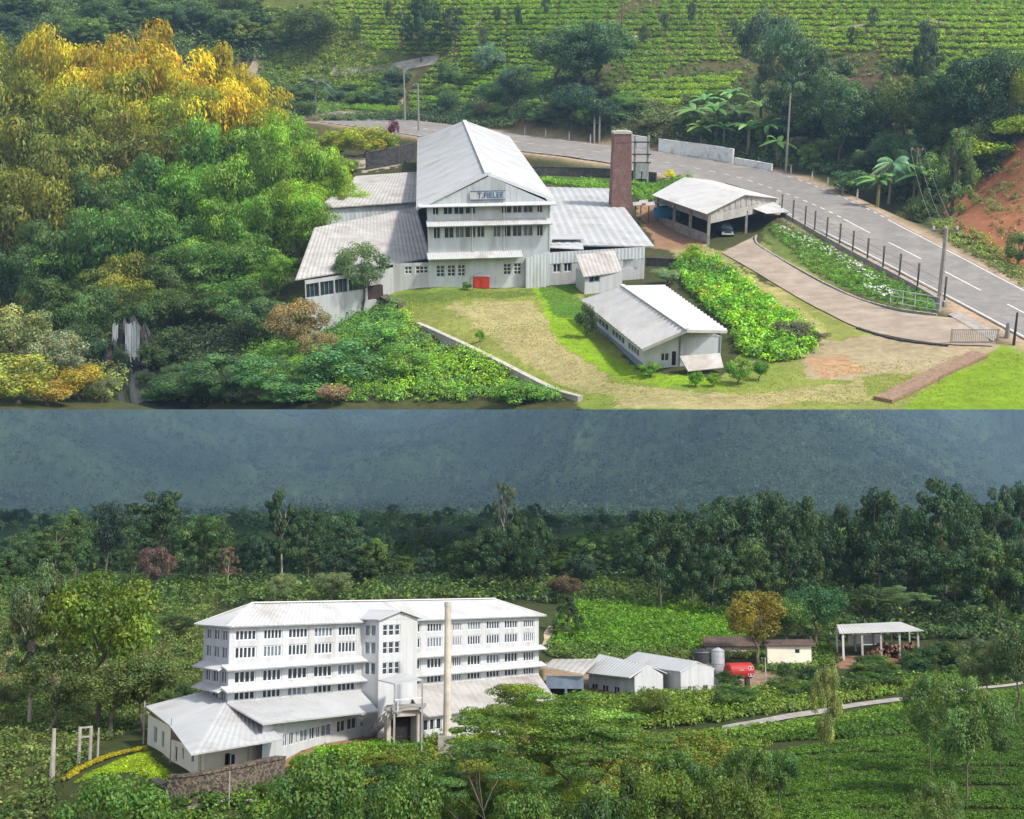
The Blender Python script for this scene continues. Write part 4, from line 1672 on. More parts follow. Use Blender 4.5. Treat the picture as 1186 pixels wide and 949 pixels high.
def drive_A():
    Lx = [(836, 294), (858, 306), (880, 319), (918, 342), (955, 362), (993, 380), (1045, 393), (1100, 400), (1150, 402)]
    Rx = [(884, 268), (872, 276), (882, 288), (938, 322), (970, 338), (1000, 350), (1040, 362), (1090, 368), (1128, 372)]
    L = [A.ground(*p) for p in Lx]
    R = [A.ground(*p) for p in Rx]
    m = strip(A, L, R, .22)
    solo('driveway', m, 'drive', None, None, (0, 0, 0), kind='structure')
    # paved floor in front of the garage
    Lx, Rx = [(822, 282), (842, 295)], [(886, 266), (872, 277)]
    m = strip(A, [A.ground(*p) for p in Lx], [A.ground(*p) for p in Rx], .30, n=8, smooth=False) if 0 else None
    # kerb along the flower bed
    k = Mesh()
    pts = resample([A.ground(*p) for p in ((876, 274), (880, 286), (938, 320), (970, 336.5), (998, 348.5), (1038, 359), (1085, 366))], 40)
    for a, b in zip(pts[:-1], pts[1:]):
        k.bar(a + V(0, 0, .25), b + V(0, 0, .12), .5, .5)
    solo('kerb', k, 'concrete', None, None, (0, 0, 0), kind='structure')
    # rough edge on the yard side
    k = Mesh()
    pts = resample([A.ground(*p) for p in ((993, 381), (1040, 394.5), (1098, 401.5))], 24)
    for i, (a, b) in enumerate(zip(pts[:-1], pts[1:])):
        k.bar(a + V(0, 0, .1), b + V(0, 0, .1), .5 + .3 * (i % 3 == 0), .5)
    solo('kerb', k, 'stonewall', None, None, (0, 0, 0), kind='structure')
    # wedge of concrete apron where the drive meets the road
    m = Mesh()
    q = [A.ground(*p) + V(0, 0, .3) for p in ((1098, 366), (1108, 362), (1158, 388), (1150, 397))]
    m.add(q, [(0, 1, 2, 3)])
    solo('driveway_apron', m, 'concrete', None, None, (0, 0, 0), kind='structure')


drive_A()


def low_wall(name, label, pts, h, t, material, base_drop=1.5, cat='wall', capmat=None, n=24):
    K = PL['cur']
    P = resample([K.ground(*p) if len(p) == 2 else K.on(*p) for p in pts], n)
    o = thing(name, label, cat, P[len(P) // 2])
    m, c = Mesh(), Mesh()
    d = np.gradient(P, axis=0)
    nn = np.stack([-d[:, 1], d[:, 0], 0 * d[:, 0]], 1)
    nn /= np.linalg.norm(nn, axis=1)[:, None]
    for i in range(len(P) - 1):
        for (mm, z0, z1, tt) in ((m, -base_drop, h, t), (c, h, h + .14 * t + .08, t + .2)):
            a, b, na, nb = P[i], P[i + 1], nn[i] * tt / 2, nn[i + 1] * tt / 2
            v = [a - na, a + na, b + nb, b - nb]
            mm.add([q + V(0, 0, z0) for q in v] + [q + V(0, 0, z1) for q in v], [(4, 5, 6, 7), (0, 4, 7, 3), (1, 2, 6, 5)] + ([(0, 1, 5, 4)] if i == 0 else []) + ([(3, 7, 6, 2)] if i == len(P) - 2 else []))
    part('wall_body', m, material, o)
    part('coping', c, capmat or material, o)
    return o


low_wall('retaining_wall', 'curved low stone kerb wall along the lawn edge above the overgrown slope', [(484, 379), (505, 388), (545, 407), (585, 427), (640, 455), (672, 465)], .8, .9, 'cap', 1.6)
low_wall('retaining_wall', 'long dark stone retaining wall below the road behind the factory', [(606, 203), (650, 204), (700, 206), (760, 211)], 3.0, 1.0, 'stonewall', 2)
low_wall('retaining_wall', 'short black stone wall between the factory wing and the garage yard', [(748, 308), (775, 309), (805, 309)], 2.0, 1.0, 'stonewall', 2)
low_wall('roadside_wall', 'tall flaking whitewashed wall on the far side of the road', [(763, 176.5), (790, 180), (820, 184), (849, 189.5)], 5.0, .8, 'whitewash', 2)
low_wall('roadside_wall', 'lower whitewashed wall continuing the tall one along the road', [(851, 190.5), (872, 194), (894, 198)], 2.2, .8, 'whitewash', 2)
low_wall('roadside_wall', 'short whitewashed wall piece behind the transformer frame', [(730, 171.5), (751, 175)], 5.0, .8, 'whitewash', 2)
low_wall('garden_wall', 'grey concrete foundation wall under the post fence beside the flower bed', [(905, 249), (950, 275), (1000, 303), (1045, 327), (1095, 356)], 1.0, .6, 'concrete', 2)
low_wall('garden_edging', 'brown brick edging step running beside the bright green lawn corner', [(1022, 465.5), (1045, 455), (1090, 432), (1135, 412)], .12, 3.2, 'edge_brick', 1, cat='edging')
low_wall('retaining_wall', 'ruined brown stone wall stub beneath the low factory wing', [(440, 345), (452, 352), (466, 356)], .8, 2.2, 'stone', 5)
low_wall('retaining_wall', 'grey yard wall behind the factory near the bare ground', [(424, 197), (452, 192), (480, 185)], 6.0, .8, 'stonewall', 3)


def posts_A():
    # fence posts between drive and road, each a thing
    proto = None
    px = [(905, 250), (918, 257), (932, 265), (943, 271), (957, 279), (972, 287), (987, 296), (1004, 305), (1022, 315), (1041, 325), (1062, 337), (1093, 354)]
    for i, p in enumerate(px):
        g = A.ground(*p)
        if proto is None:
            proto = thing('fence_post', '', 'fence post', g, 'thin dark posts of the roadside fence')
            m = Mesh()
            m.bar(g + V(0, 0, -.3), g + V(0, 0, 5.6), .32)
            part('shaft', m, 'black', proto)
            m = Mesh()
            m.bar(g + V(0, 0, 4.4), g + V(0, 0, 6.3), .42)
            part('sleeve', m, 'wood', proto)
            q = proto
        else:
            q = copy_thing(proto, A.M @ Matrix.Translation(g.tolist()))
        q['label'] = 'thin dark roadside fence post with a thicker sleeve on top, beside the flower bed'
    # wires of the fence
    pts = [A.ground(*p) for p in px]
    m = Mesh()
    for z in (2.0, 3.6, 5.0):
        for a, b in zip(pts[:-1], pts[1:]):
            m.bar(a + V(0, 0, z), b + V(0, 0, z), .07)
    solo('fence_wire', m, 'steel', 'thin wires strung along the posts beside the road', 'wire', pts[0] * 0)
    # white guard posts on the road edge behind the factory
    s = ROAD_NEAR_S + 12
    proto = None
    n = 0
    while s < ROAD_L[-1] - 120:
        g = ROAD_AT(s, -.56) if 1 else 0
        x, _ = A.pix(*g)
        if 600 < x < 1000:
            if proto is None:
                proto = thing('guard_post', '', 'guard post', g, 'white guard posts along the road')
                m = Mesh()
                m.bar(g + V(0, 0, -.5), g + V(0, 0, 2.3), .45)
                part('shaft', m, 'wall_clean', proto)
                m = Mesh()
                m.bar(g + V(0, 0, 2.3), g + V(0, 0, 3.2), .5)
                part('top', m, 'steel', proto)
                q = proto
            else:
                q = copy_thing(proto, A.M @ Matrix.Translation(g.tolist()))
            q['label'] = 'short white guard post with a grey top on the road edge'
        s += 12.5


posts_A()


def pole(place, px, py, top, r, label, material='pole', arms=1, name='utility_pole', lamp=False, d=None, group=None):
    P = place
    PL['cur'] = P
    g = P.ground(px, py) if d is None else P.foot(px, d)
    z1 = P.at(px, top, g[1])[2]
    o = thing(name, label, 'pole', g, group)
    m = Mesh()
    m.tube([g + V(0, 0, -.5), V(g[0], g[1], (g[2] + z1) / 2), V(g[0], g[1], z1)], [r, r * .85, r * .65], 8)
    part('shaft', m, material, o)
    for k in range(arms):
        z = z1 - (k + .35) * r * 3.2
        m = Mesh()
        m.bar((g[0] - r * 4.5, g[1] + r * 1.2, z), (g[0] + r * 4.5, g[1] + r * 1.2, z), r * .7)
        a = part('crossarm', m, 'wood', o)
        m = Mesh()
        for x in (-4, 0, 4):
            m.tube([(g[0] + x * r, g[1] + r * 1.2, z), (g[0] + x * r, g[1] + r * 1.2, z + r * 1.4)], r * .35, 6)
        part('insulator', m, 'frame', a)
    if lamp:
        m = Mesh()
        m.tube([(g[0], g[1], z1 - r * 8), (g[0] - r * 4, g[1], z1 - r * 6)], r * .5, 6)
        m.bar((g[0] - r * 4, g[1], z1 - r * 6), (g[0] - r * 7, g[1], z1 - r * 6.2), r * 1.5, r * .8)
        part('lamp', m, 'steel', o)
    return o, V(g[0], g[1], z1)


_, pA = pole(A, 1087, 360, 264, .62, 'tall grey utility pole at the corner of the flower bed by the gate')
_, pB = pole(A, 1057, 240, 172, .42, 'wooden utility pole between the two small palms beyond the road', 'wood')
_, pC = pole(A, 469, 141, 80, .42, 'pale utility pole standing on the tea slope side of the road', 'pole')
_, pD = pole(A, 485, 152, 98, .45, 'utility pole with a street lamp at the back of the factory roof', 'pole', lamp=True)
pole(A, 688, 165, 116, .42, 'thin pale pole, first of a close pair beyond the road near the chimney', 'pole', 0)
pole(A, 694, 165, 116, .42, 'thin pale pole, second of a close pair beyond the road near the chimney', 'pole', 0)
pole(A, 910, 200, 108, .40, 'tall bare trunk-like pole among the banana plants', 'pole', 0)
pole(A, 1166, 392, 374, .55, 'stubby grey gate post at the mouth of the driveway', 'steel', 0, name='gate_post')
pole(A, 1174, 400, 362, .30, 'thin dark post beside the gate at the road edge', 'black', 0, name='gate_post')
pole(A, 720, 40, -10, .35, 'thin dark pole on the upper tea slope', 'wood', 0)


def wires(P, a, b, n=3, sag=1.2, r=.05, label='power wires sagging between two poles', spread=2.2):
    PL['cur'] = P
    m = Mesh()
    for k in range(n):
        o = V((k - (n - 1) / 2) * spread, 0, -.3)
        pts = [a + o + (b - a) * t - V(0, 0, sag * 4 * t * (1 - t)) for t in np.linspace(0, 1, 12)]
        m.tube(pts, r, 4, False)
    return solo('power_wire', m, 'steel', label, 'wire', (0, 0, 0))


wires(A, pA, pB, 3, 2.0, label='power wires sagging over the road towards the red earth bank')
wires(A, pC, pD, 3, .6, label='power wires strung between the two poles behind the factory roof')


def misc_A():
    PL['cur'] = A
    # transformer frame on the road side of the chimney
    g = A.ground(742, 211)
    o = thing('transformer_frame', 'pair of dark poles carrying a transformer platform beside the brick chimney', 'transformer', g)
    zt = A.at(742, 157, g[1])[2]
    for x in (-2.2, 2.2):
        m = Mesh()
        m.tube([(g[0] + x, g[1], g[2] - .5), (g[0] + x, g[1], zt)], .42, 8)
        part('pole', m, 'pole', o)
    for f in (.42, .60, .86):
        m = Mesh()
        z = g[2] + (zt - g[2]) * f
        m.bar((g[0] - 3.2, g[1] - .5, z), (g[0] + 3.2, g[1] - .5, z), .4)
        part('crossbar', m, 'black', o)
    for x in (-1.0, 1.3):
        m = Mesh()
        z = g[2] + (zt - g[2]) * .08
        m.bar((g[0] + x, g[1] - .9, z), (g[0] + x, g[1] - .9, z + 5.0), 1.9, 1.4, up=(0, 1, 0))
        part('transformer_box', m, 'silver', o)
    # gate at the mouth of the drive
    a, b = A.ground(1101, 399), A.ground(1155, 399)
    o = thing('gate', 'low pale iron bar gate standing across the mouth of the driveway', 'gate', a)
    m = Mesh()
    for z in (.5, 2.9):
        m.bar(a + V(0, 0, z), b + V(0, 0, z), .16)
    for t in (0, 1):
        p = a + (b - a) * t
        m.bar(p + V(0, 0, 0), p + V(0, 0, 3.1), .22)
    f = part('gate_frame', m, 'concrete', o)
    m = Mesh()
    for t in np.linspace(.03, .97, 24):
        p = a + (b - a) * t
        m.bar(p + V(0, 0, .5), p + V(0, 0, 2.9), .09)
    part('bar_grille', m, 'concrete', o)
    # second, small railing at the end of the flower bed
    a, b = A.ground(1031, 352), A.ground(1088, 362)
    o = thing('railing', 'small pale metal railing at the end of the flower bed', 'railing', a)
    m = Mesh()
    for z in (.4, 1.8, 3.2):
        m.bar(a + V(0, 0, z), b + V(0, 0, z), .13)
    part('rail', m, 'frame', o)
    for t in np.linspace(0, 1, 5):
        m = Mesh()
        p = a + (b - a) * t
        m.bar(p + V(0, 0, -.3), p + V(0, 0, 3.4), .16)
        part('post', m, 'frame', o)
    # river in the hollow
    q = [A.on(*p, -14.2) for p in ((70, 478), (270, 474.2), (262, 420), (205, 350), (160, 340), (110, 360), (80, 420))]
    q[0], q[1] = A.on(70, 474.0, -14.2), A.on(262, 474.0, -14.2)
    m = Mesh()
    m.add([(p[0], p[1], -14.2) for p in q], [tuple(range(len(q)))])
    solo('river', m, 'water', None, None, (0, 0, 0), kind='structure')
    g = A.ground(150, 424)
    d = g[1] - 1.0
    p0, p1, pt = A.at(104, 420, d), A.at(204, 420, d), A.at(150, 368, d)
    lg = Mesh()
    nx, nz_ = 26, 9
    F = []
    for i in range(nx):
        for j in range(nz_):
            x = p0[0] + (p1[0] - p0[0]) * i / (nx - 1)
            z = g[2] - 3 + (pt[2] - g[2] + 3) * j / (nz_ - 1) * max(.15, (1 - abs(2 * i / (nx - 1) - 1) ** 1.6) * (.9 + .16 * math.sin(i * 2.1) + .08 * math.sin(i * 5.3)))
            lg.v.append((x, d + .9 * j / nz_ * 2 + rng.uniform(0, .9), z))
    lg.f = [(i * nz_ + j, (i + 1) * nz_ + j, (i + 1) * nz_ + j + 1, i * nz_ + j + 1) for i in range(nx - 1) for j in range(nz_ - 1)]
    k = len(lg.v)
    for i in range(nx):
        x, y, z = lg.v[i * nz_ + nz_ - 1]
        lg.v.append((x + rng.uniform(-1, 1), y + 14, g[2] - 3))
    lg.f += [(i * nz_ + nz_ - 1, (i + 1) * nz_ + nz_ - 1, k + i + 1, k + i) for i in range(nx - 1)]
    solo('rock_ledge', lg, 'stonewall', 'dark rock ledge under the bamboo with white water running over it', 'rock', (0, 0, 0))
    m = Mesh()
    for x0, x1, y0, y1 in ((130, 136.5, 374, 398), (145, 162, 374, 420)):
        for i in range(9):
            xa = x0 + (x1 - x0) * i / 9
            xb = xa + (x1 - x0) / 9 * rng.uniform(.6, 1.0)
            ya, yb_ = y0 + rng.uniform(-2, 4), y1 - rng.uniform(0, 9)
            pts = [(A.at(xa, y, d - .3 + (yb_ - y) / (yb_ - ya) * .9), A.at(xb, y, d - .3 + (yb_ - y) / (yb_ - ya) * .9)) for y in np.linspace(ya, yb_, 6)]
            b0 = len(m.v)
            for q, r in pts:
                m.v += [tuple(q), tuple(r), tuple(r + V(0, .25, 0)), tuple(q + V(0, .25, 0))]
            for k in range(5):
                for e in range(4):
                    m.f.append((b0 + k * 4 + e, b0 + k * 4 + (e + 1) % 4, b0 + (k + 1) * 4 + (e + 1) % 4, b0 + (k + 1) * 4 + e))
    solo('waterfall', m, 'foam', None, None, (0, 0, 0), kind='structure')
    # footpath on the tea slope and the lane far up the valley
    def path(px, w, name='footpath', mt='drive', off=.3):
        c = resample([A.foot(*p) for p in px], 40)
        d = np.gradient(c, axis=0)
        n = np.stack([-d[:, 1], d[:, 0], 0 * d[:, 0]], 1)
        n /= np.linalg.norm(n, axis=1)[:, None]
        m = strip(A, c + n * w / 2, c - n * w / 2, off, 3, 40)
        solo(name, m, mt, None, None, (0, 0, 0), kind='structure')
    path([(384, 683), (420, 677), (460, 671), (490, 667), (508, 664)], 4.5, mt='concrete')
    path([(472, 669), (463, 661), (468, 651), (461, 640)], 2.5)
    path([(562, 676), (548, 668), (556, 660)], 2.5)
    path([(640, 612), (690, 618), (740, 612)], 2.2)
    path([(900, 596), (960, 592), (1040, 572), (1120, 548)], 2.2)
    path([(290, 680), (297, 686), (303, 694)], 7, 'road')


misc_A()
# ================================================================== VALLEY FACTORY
PL['cur'] = B
build_ground_B()


def factory_B():
    zf = lambda py, d: B.at(CX, py, d)[2]
    C0 = V(*B.at(266, 724, 130)[:2], 0)
    C1 = V(*B.at(624, 712, 169)[:2], 0)
    L1 = V(*B.at(236.5, 722, 136.5)[:2], 0)
    C2 = C1 + (L1 - C0) * 1.15
    nout = V(C1[1] - C0[1], -(C1 - C0)[0], 0)
    nout /= np.linalg.norm(nout)
    o = thing('tea_factory', 'four storey white tea factory with rows of dark windows and a hipped pale roof', 'factory', C0)
    u = lambda px: column_u(B, px, C0, C1)
    Zr = [(12.05, 10.98), (10.4, 9.2), (8.02, 6.78), (6.02, 5.12)]
    bays = [(271, 296), (304, 326), (333, 356), (363, 385), (391, 412), (471, 487), (494.5, 512), (524, 535), (541.5, 557), (563.5, 579), (584.5, 600), (606.5, 619)]
    hs = []
    for r, (zt, zb) in enumerate(Zr):
        for a, b in bays:
            hs.append((u(a), u(b), zb, zt))
    w = Mesh()
    wall(w, C0, C1, -1, 12.5, hs, .22)
    hl = [(x0, x1, zb, zt) for zt, zb in Zr for x0, x1 in ((.08, .30), (.38, .62), (.70, .92))]
    wall(w, L1, C0, -1, 12.5, hl, .22)
    wall(w, C1, C2, -1, 12.5)
    wall(w, C2, L1, -1, 12.5)
    part('wall', w, 'wall_white', o)
    windows(o, C0, C1, hs, .22, lambda k: 5 if k < 24 else 4, 1, .13, pane=['pane', 'pane', 'pane', 'pane_pale', 'pane'])
    windows(o, L1, C0, hl, .22, 2, 1, .09, pane='pane_pale')
    # hipped roof
    ov = .7
    cen = (C0 + C1 + C2 + L1) / 4
    ex = lambda p: p + unit(p - cen) * .4 + V(0, 0, 12.5) + nout * 0
    dd = (C1 - C0) / np.linalg.norm(C1 - C0)
    lw = (L1 - C0) / np.linalg.norm(L1 - C0)
    e0, e1 = C0 - dd * ov + nout * ov + V(0, 0, 12.45), C1 + dd * ov + nout * ov + V(0, 0, 12.45)
    e2, e3 = C2 + dd * ov - nout * ov + V(0, 0, 12.45), L1 - dd * ov - nout * ov + V(0, 0, 12.45)
    dr = np.linalg.norm(L1 - C0)
    r0, r1 = (C0 + L1) / 2 + dd * 4.6 + V(0, 0, 14.6), (C1 + C2) / 2 - dd * 5.5 + V(0, 0, 14.6)
    r = Mesh()
    r.sheet(e0, e1, r1, r0, .6, .05)
    r.sheet(e3, e0, r0 + dd * .01, r0, .6, .05)
    r.sheet(e2, e3, r0, r1, .6, .05)
    r.sheet(e1, e2, r1 - dd * .01, r1, .6, .05)
    rf = part('roof', r, 'roof', o)
    c = Mesh()
    c.bar(r0 + V(0, 0, .08), r1 + V(0, 0, .08), .5, .12)
    for a, b in ((e0, r0), (e3, r0), (e1, r1), (e2, r1)):
        c.bar(a + V(0, 0, .06), b + V(0, 0, .06), .35, .10)
    part('ridge_cap', c, 'ridge', rf)
    # storey awnings
    ut0, ut1 = u(420), u(468)
    at = lambda t: C0 + (C1 - C0) * t
    for zi, zo in ((8.75, 8.25), (6.65, 6.15)):
        part('awning', awning(C0 - dd * .9, at(ut0), zi, zo, 1.0, .06), 'wall_clean', o)
        part('awning', awning(at(ut1), C1 + dd * .6, zi, zo, 1.0, .06), 'wall_clean', o)
        m = Mesh()
        q0, q1 = L1 + lw * .3, C0
        no = -dd * 1.3
        m.sheet(q1 + no + V(0, 0, zo), q0 + no + V(0, 0, zo), q0 + V(0, 0, zi), q1 + V(0, 0, zi), .5, .05)
        part('awning', m, 'wall_clean', o)
    # projecting stair tower with a little gable
    k = 2.6
    t0, t1 = at(u(418.5)), at(u(463.5))
    T0, T1 = t0 + nout * k, t1 + nout * k
    fx = lambda px: column_u(B, px, T0, T1)
    tz = [(12.15, 10.95), (10.3, 9.0), (8.1, 6.8)]
    th = [(max(.06, fx(a)), min(.94, fx(b)), zb, zt) for zt, zb in tz for a, b in ((443, 448.8), (449.8, 456), (457, 463))]
    w = Mesh()
    wall(w, T0, T1, -1, 12.7, th, .2)
    sh = [(x0, x1, zb, zt) for zt, zb in tz for x0, x1 in ((.15, .45), (.5, .8))]
    wall(w, t0, T0, -1, 12.7, sh, .2)
    wall(w, t1, T1, -1, 12.7)
    part('tower_wall', w, 'wall_clean', o)
    windows(o, T0, T1, th, .2, 1, 2, .09)
    windows(o, t0, T0, sh, .2, 1, 1, .08, pane='pane_pale')
    g = Mesh()
    gable_wall(g, T0 + nout * .02, T1 + nout * .02, 12.7, 13.55, .5, 8, .02)
    part('tower_gable', g, 'wall_clean', o)
    r = Mesh()
    ap = (T0 + T1) / 2 + nout * .4 + V(0, 0, 13.7)
    apb = ap - nout * 6
    for e, s in ((T0, -1), (T1, 1)):
        a = e + nout * .4 + dd * s * .5 + V(0, 0, 12.75)
        r.sheet(a, a - nout * 6, apb, ap, .5, .04)
    part('tower_roof', r, 'roof', o)
    # --- long ground floor wing: roof and windows in front of the main face
    g0, g1 = V(*B.on(328, 881, 0)[:2], 0), V(*B.on(432, 852, 0)[:2], 0)
    e0, e1 = B.at(304, 838.5, 121.0), B.at(439, 823.5, 140.6)
    i0, i1 = at(u(262)) + V(0, 0, 5.05), at(u(418)) + V(0, 0, 5.05)
    gw = lambda px: column_u(B, px, g0, g1)
    wz = (2.45, 1.25)
    ws = [(gw(a), gw(b), wz[1], wz[0]) for a, b in ((329, 334.5), (336, 342), (343, 347), (348.5, 358), (359.5, 366), (367, 372), (373, 385), (391, 401), (403, 414), (418, 428))]
    w = Mesh()
    wall(w, g0 - (g1 - g0) * .2, g1, -1, 2.9, [((q[0] + .2) / 1.2, (q[1] + .2) / 1.2, q[2], q[3]) for q in ws], .2)
    gp = g0 - (g1 - g0) * .2
    w.quad(gp + V(0, 0, 2.9), g1 + V(0, 0, 2.9), g1 + V(0, 0, 2.93), gp + V(0, 0, 4.0))
    part('wing_wall', w, 'wall_clean', o)
    windows(o, g0 - (g1 - g0) * .2, g1, [((q[0] + .2) / 1.2, (q[1] + .2) / 1.2, q[2], q[3]) for q in ws], .2, 2, 1, .09, pane=['pane_pale', 'pane', 'pane'])
    r = Mesh()
    r.sheet(e0, e1, i1, i0, .9, .06)
    part('wing_roof', r, 'roof', o)
    # --- broad front wing with its own low hipped roof
    a = B.at(259, 812, 130.5)
    b = B.at(310, 839, 126.2)
    c_ = B.at(329, 856, 121.8)
    d_ = B.at(221, 874, 113)
    e_ = B.at(196, 840, 123.5)
    f_ = B.at(168, 818, 137)
    h_ = B.at(238, 800, 136)
    r = Mesh()
    r.sheet(d_, c_, b, a, .8, .05)
    r.add([d_, a, e_], [(0, 1, 2)])
    r.sheet(e_, f_, h_, a, .8, .05)
    part('wing_roof', r, 'roof', o)
    w = Mesh()
    q0, q1, q2, q3 = [V(p[0], p[1], 0) for p in (B.on(229, 896.5, 0), B.on(328, 880, 0), B.at(199, 842, 124.3), B.at(172, 820, 136.2))]
    wall(w, q0, q1, -1.2, 1.85, [(.30, .36, .35, 1.4), (.72, .80, 1.15, 1.4)], .15)
    qn = unit(V((q1 - q0)[1], -(q1 - q0)[0], 0)) * .75
    q0, q1 = q0 + qn, q1 + qn
    hs2 = [(.22, .30, .7, 1.75), (.50, .62, .5, 2.2), (.78, .86, .7, 2.0)]
    wall(w, q2, q0, -1.2, 2.2, [(.34, .40, .7, 1.75), (.62, .70, .7, 1.6), (.12, .20, .3, 1.7)], .15)
    wall(w, q3, q2, -1.2, 3.3, [(.25, .42, .9, 2.5), (.6, .72, .9, 2.5)], .15)
    part('wing_wall', w, 'wall_cream', o)
    windows(o, q0, q1, [(.30, .36, .35, 1.4), (.72, .80, 1.15, 1.4)], .15, 1, 1, .07)
    windows(o, q2, q0, [(.34, .40, .7, 1.75), (.62, .70, .7, 1.6), (.12, .20, .3, 1.7)], .15, 1, 1, .07)
    windows(o, q3, q2, [(.25, .42, .9, 2.5), (.6, .72, .9, 2.5)], .15, 1, 1, .07, pane='pane_pale')
    m = Mesh()
    m.tube([q0 + (q1 - q0) * .5 + V(0, -.08, -1), q0 + (q1 - q0) * .5 + V(0, -.08, 1.8)], .07, 6)
    part('drainpipe', m, 'steel', o)
    # --- wing on the chimney side
    k0, k1 = V(*B.at(487, 843, 142)[:2], 0), V(*B.at(640, 815, 160)[:2], 0)
    kw = lambda px: column_u(B, px, k0, k1)
    w = Mesh()
    ks = [(kw(x0), kw(x1), .9, 2.1) for x0, x1 in ((491, 497), (498.5, 504), (506, 512), (532, 538), (540, 546), (556, 562), (565, 571))]
    wall(w, k0, k1, -1, 2.5, ks, .2)
    wall(w, k0, k0 - nout * 6, -1, 2.5)
    part('wing_wall', w, 'wall_clean', o)
    windows(o, k0, k1, ks, .2, 1, 1, .09)
    r = Mesh()
    s0, s1 = k0 + nout * .5 + V(0, 0, 2.45), k1 + nout * .5 + V(0, 0, 2.75)
    r.sheet(s0, s1, at(1.0) + V(0, 0, 5.0), at(u(470)) + V(0, 0, 5.0), .9, .06)
    part('wing_roof', r, 'roof_old', o)
    # --- loading porch in the corner: tin lid on posts, dark bay, outside stair
    lid = [B.at(438, 787.5, 137), B.at(457, 792, 134.5), B.at(489, 787, 137), B.at(468, 779, 141.5)]
    m = Mesh()
    m.slab(lid, .12)
    part('porch_roof', m, 'roof', o)
    for p in (lid[1], lid[2]):
        m = Mesh()
        m.bar(V(p[0], p[1] + .2, -1), V(p[0], p[1] + .2, p[2] - .12), .18)
        part('porch_post', m, 'pole', o)
    y0 = B.at(448, 851, 136) * V(1, 1, 0)
    y1 = B.at(486, 847, 138) * V(1, 1, 0)
    m = Mesh()
    wall(m, y0, y1, -1, 3.6, [(.12, .90, -.6, 3.0)], 1.6)
    part('porch_wall', m, 'wall_pink', o)
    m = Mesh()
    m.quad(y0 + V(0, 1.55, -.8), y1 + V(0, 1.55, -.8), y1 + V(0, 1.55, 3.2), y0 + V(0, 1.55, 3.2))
    part('porch_shade_sheet', m, 'dark', o)  # dark sheet painting in the shade of the open bay
    m = Mesh()
    m.slab([y0 + V(-.4, -.4, 3.9), y1 + V(.4, -.4, 3.9), y1 + V(.4, 4, 3.9), y0 + V(-.4, 4, 3.9)], .25)
    part('landing', m, 'concrete', o)
    s0, s1 = B.on(425, 856, -.2), y0 + V(1.2, -.9, 3.7)
    m = Mesh()
    n = 13
    for i in range(n):
        p = s0 + (s1 - s0) * (i / (n - 1))
        m.bar(p + V(-.35, 0, 0), p + V(.35, 0, 0), 1.2, .12)
    for e in (-.6, .6):
        m.bar(s0 + V(0, e, -.1), s1 + V(0, e, -.1), .12, .3)
    st = part('stair', m, 'pole', o)
    m = Mesh()
    for e in (-.6, .6):
        for z in (.5, 1.0):
            m.bar(s0 + V(0, e, z), s1 + V(0, e, z), .08)
        for i in range(8):
            p = s0 + (s1 - s0) * i / 7 + V(0, e, 0)
            m.bar(p, p + V(0, 0, 1.05), .07)
            if i < 7:
                q = s0 + (s1 - s0) * (i + 1) / 7 + V(0, e, 1.0)
                m.bar(p, q, .06)
    m.bar(lid[1] * V(1, 1, 0) + V(0, 0, 4.9), lid[2] * V(1, 1, 0) + V(0, 0, 4.9), .1)
    part('railing', m, 'frame', st)
    # chimney
    ch = B.at(518, 842, 139.5)
    zt = B.at(518, 697.5, ch[1])[2]
    q = thing('chimney', 'slender stained cream chimney standing in front of the four storey factory', 'chimney', ch)
    m = Mesh()
    m.tube([ch + V(0, 0, -1), ch + V(0, 0, 6), V(ch[0], ch[1], zt)], [.45, .39, .34], 14)
    part('stack', m, 'cream_stain', q)
    m = Mesh()
    m.tube([V(ch[0], ch[1], zt - .5), V(ch[0], ch[1], zt)], .39, 14)
    part('cap', m, 'cap', q)
    m = Mesh()
    m.prism([(ch[0] - .9, ch[1] - .9), (ch[0] + .9, ch[1] - .9), (ch[0] + .9, ch[1] + .9), (ch[0] - .9, ch[1] + .9)], -1, .8)
    part('base', m, 'concrete', q)


factory_B()


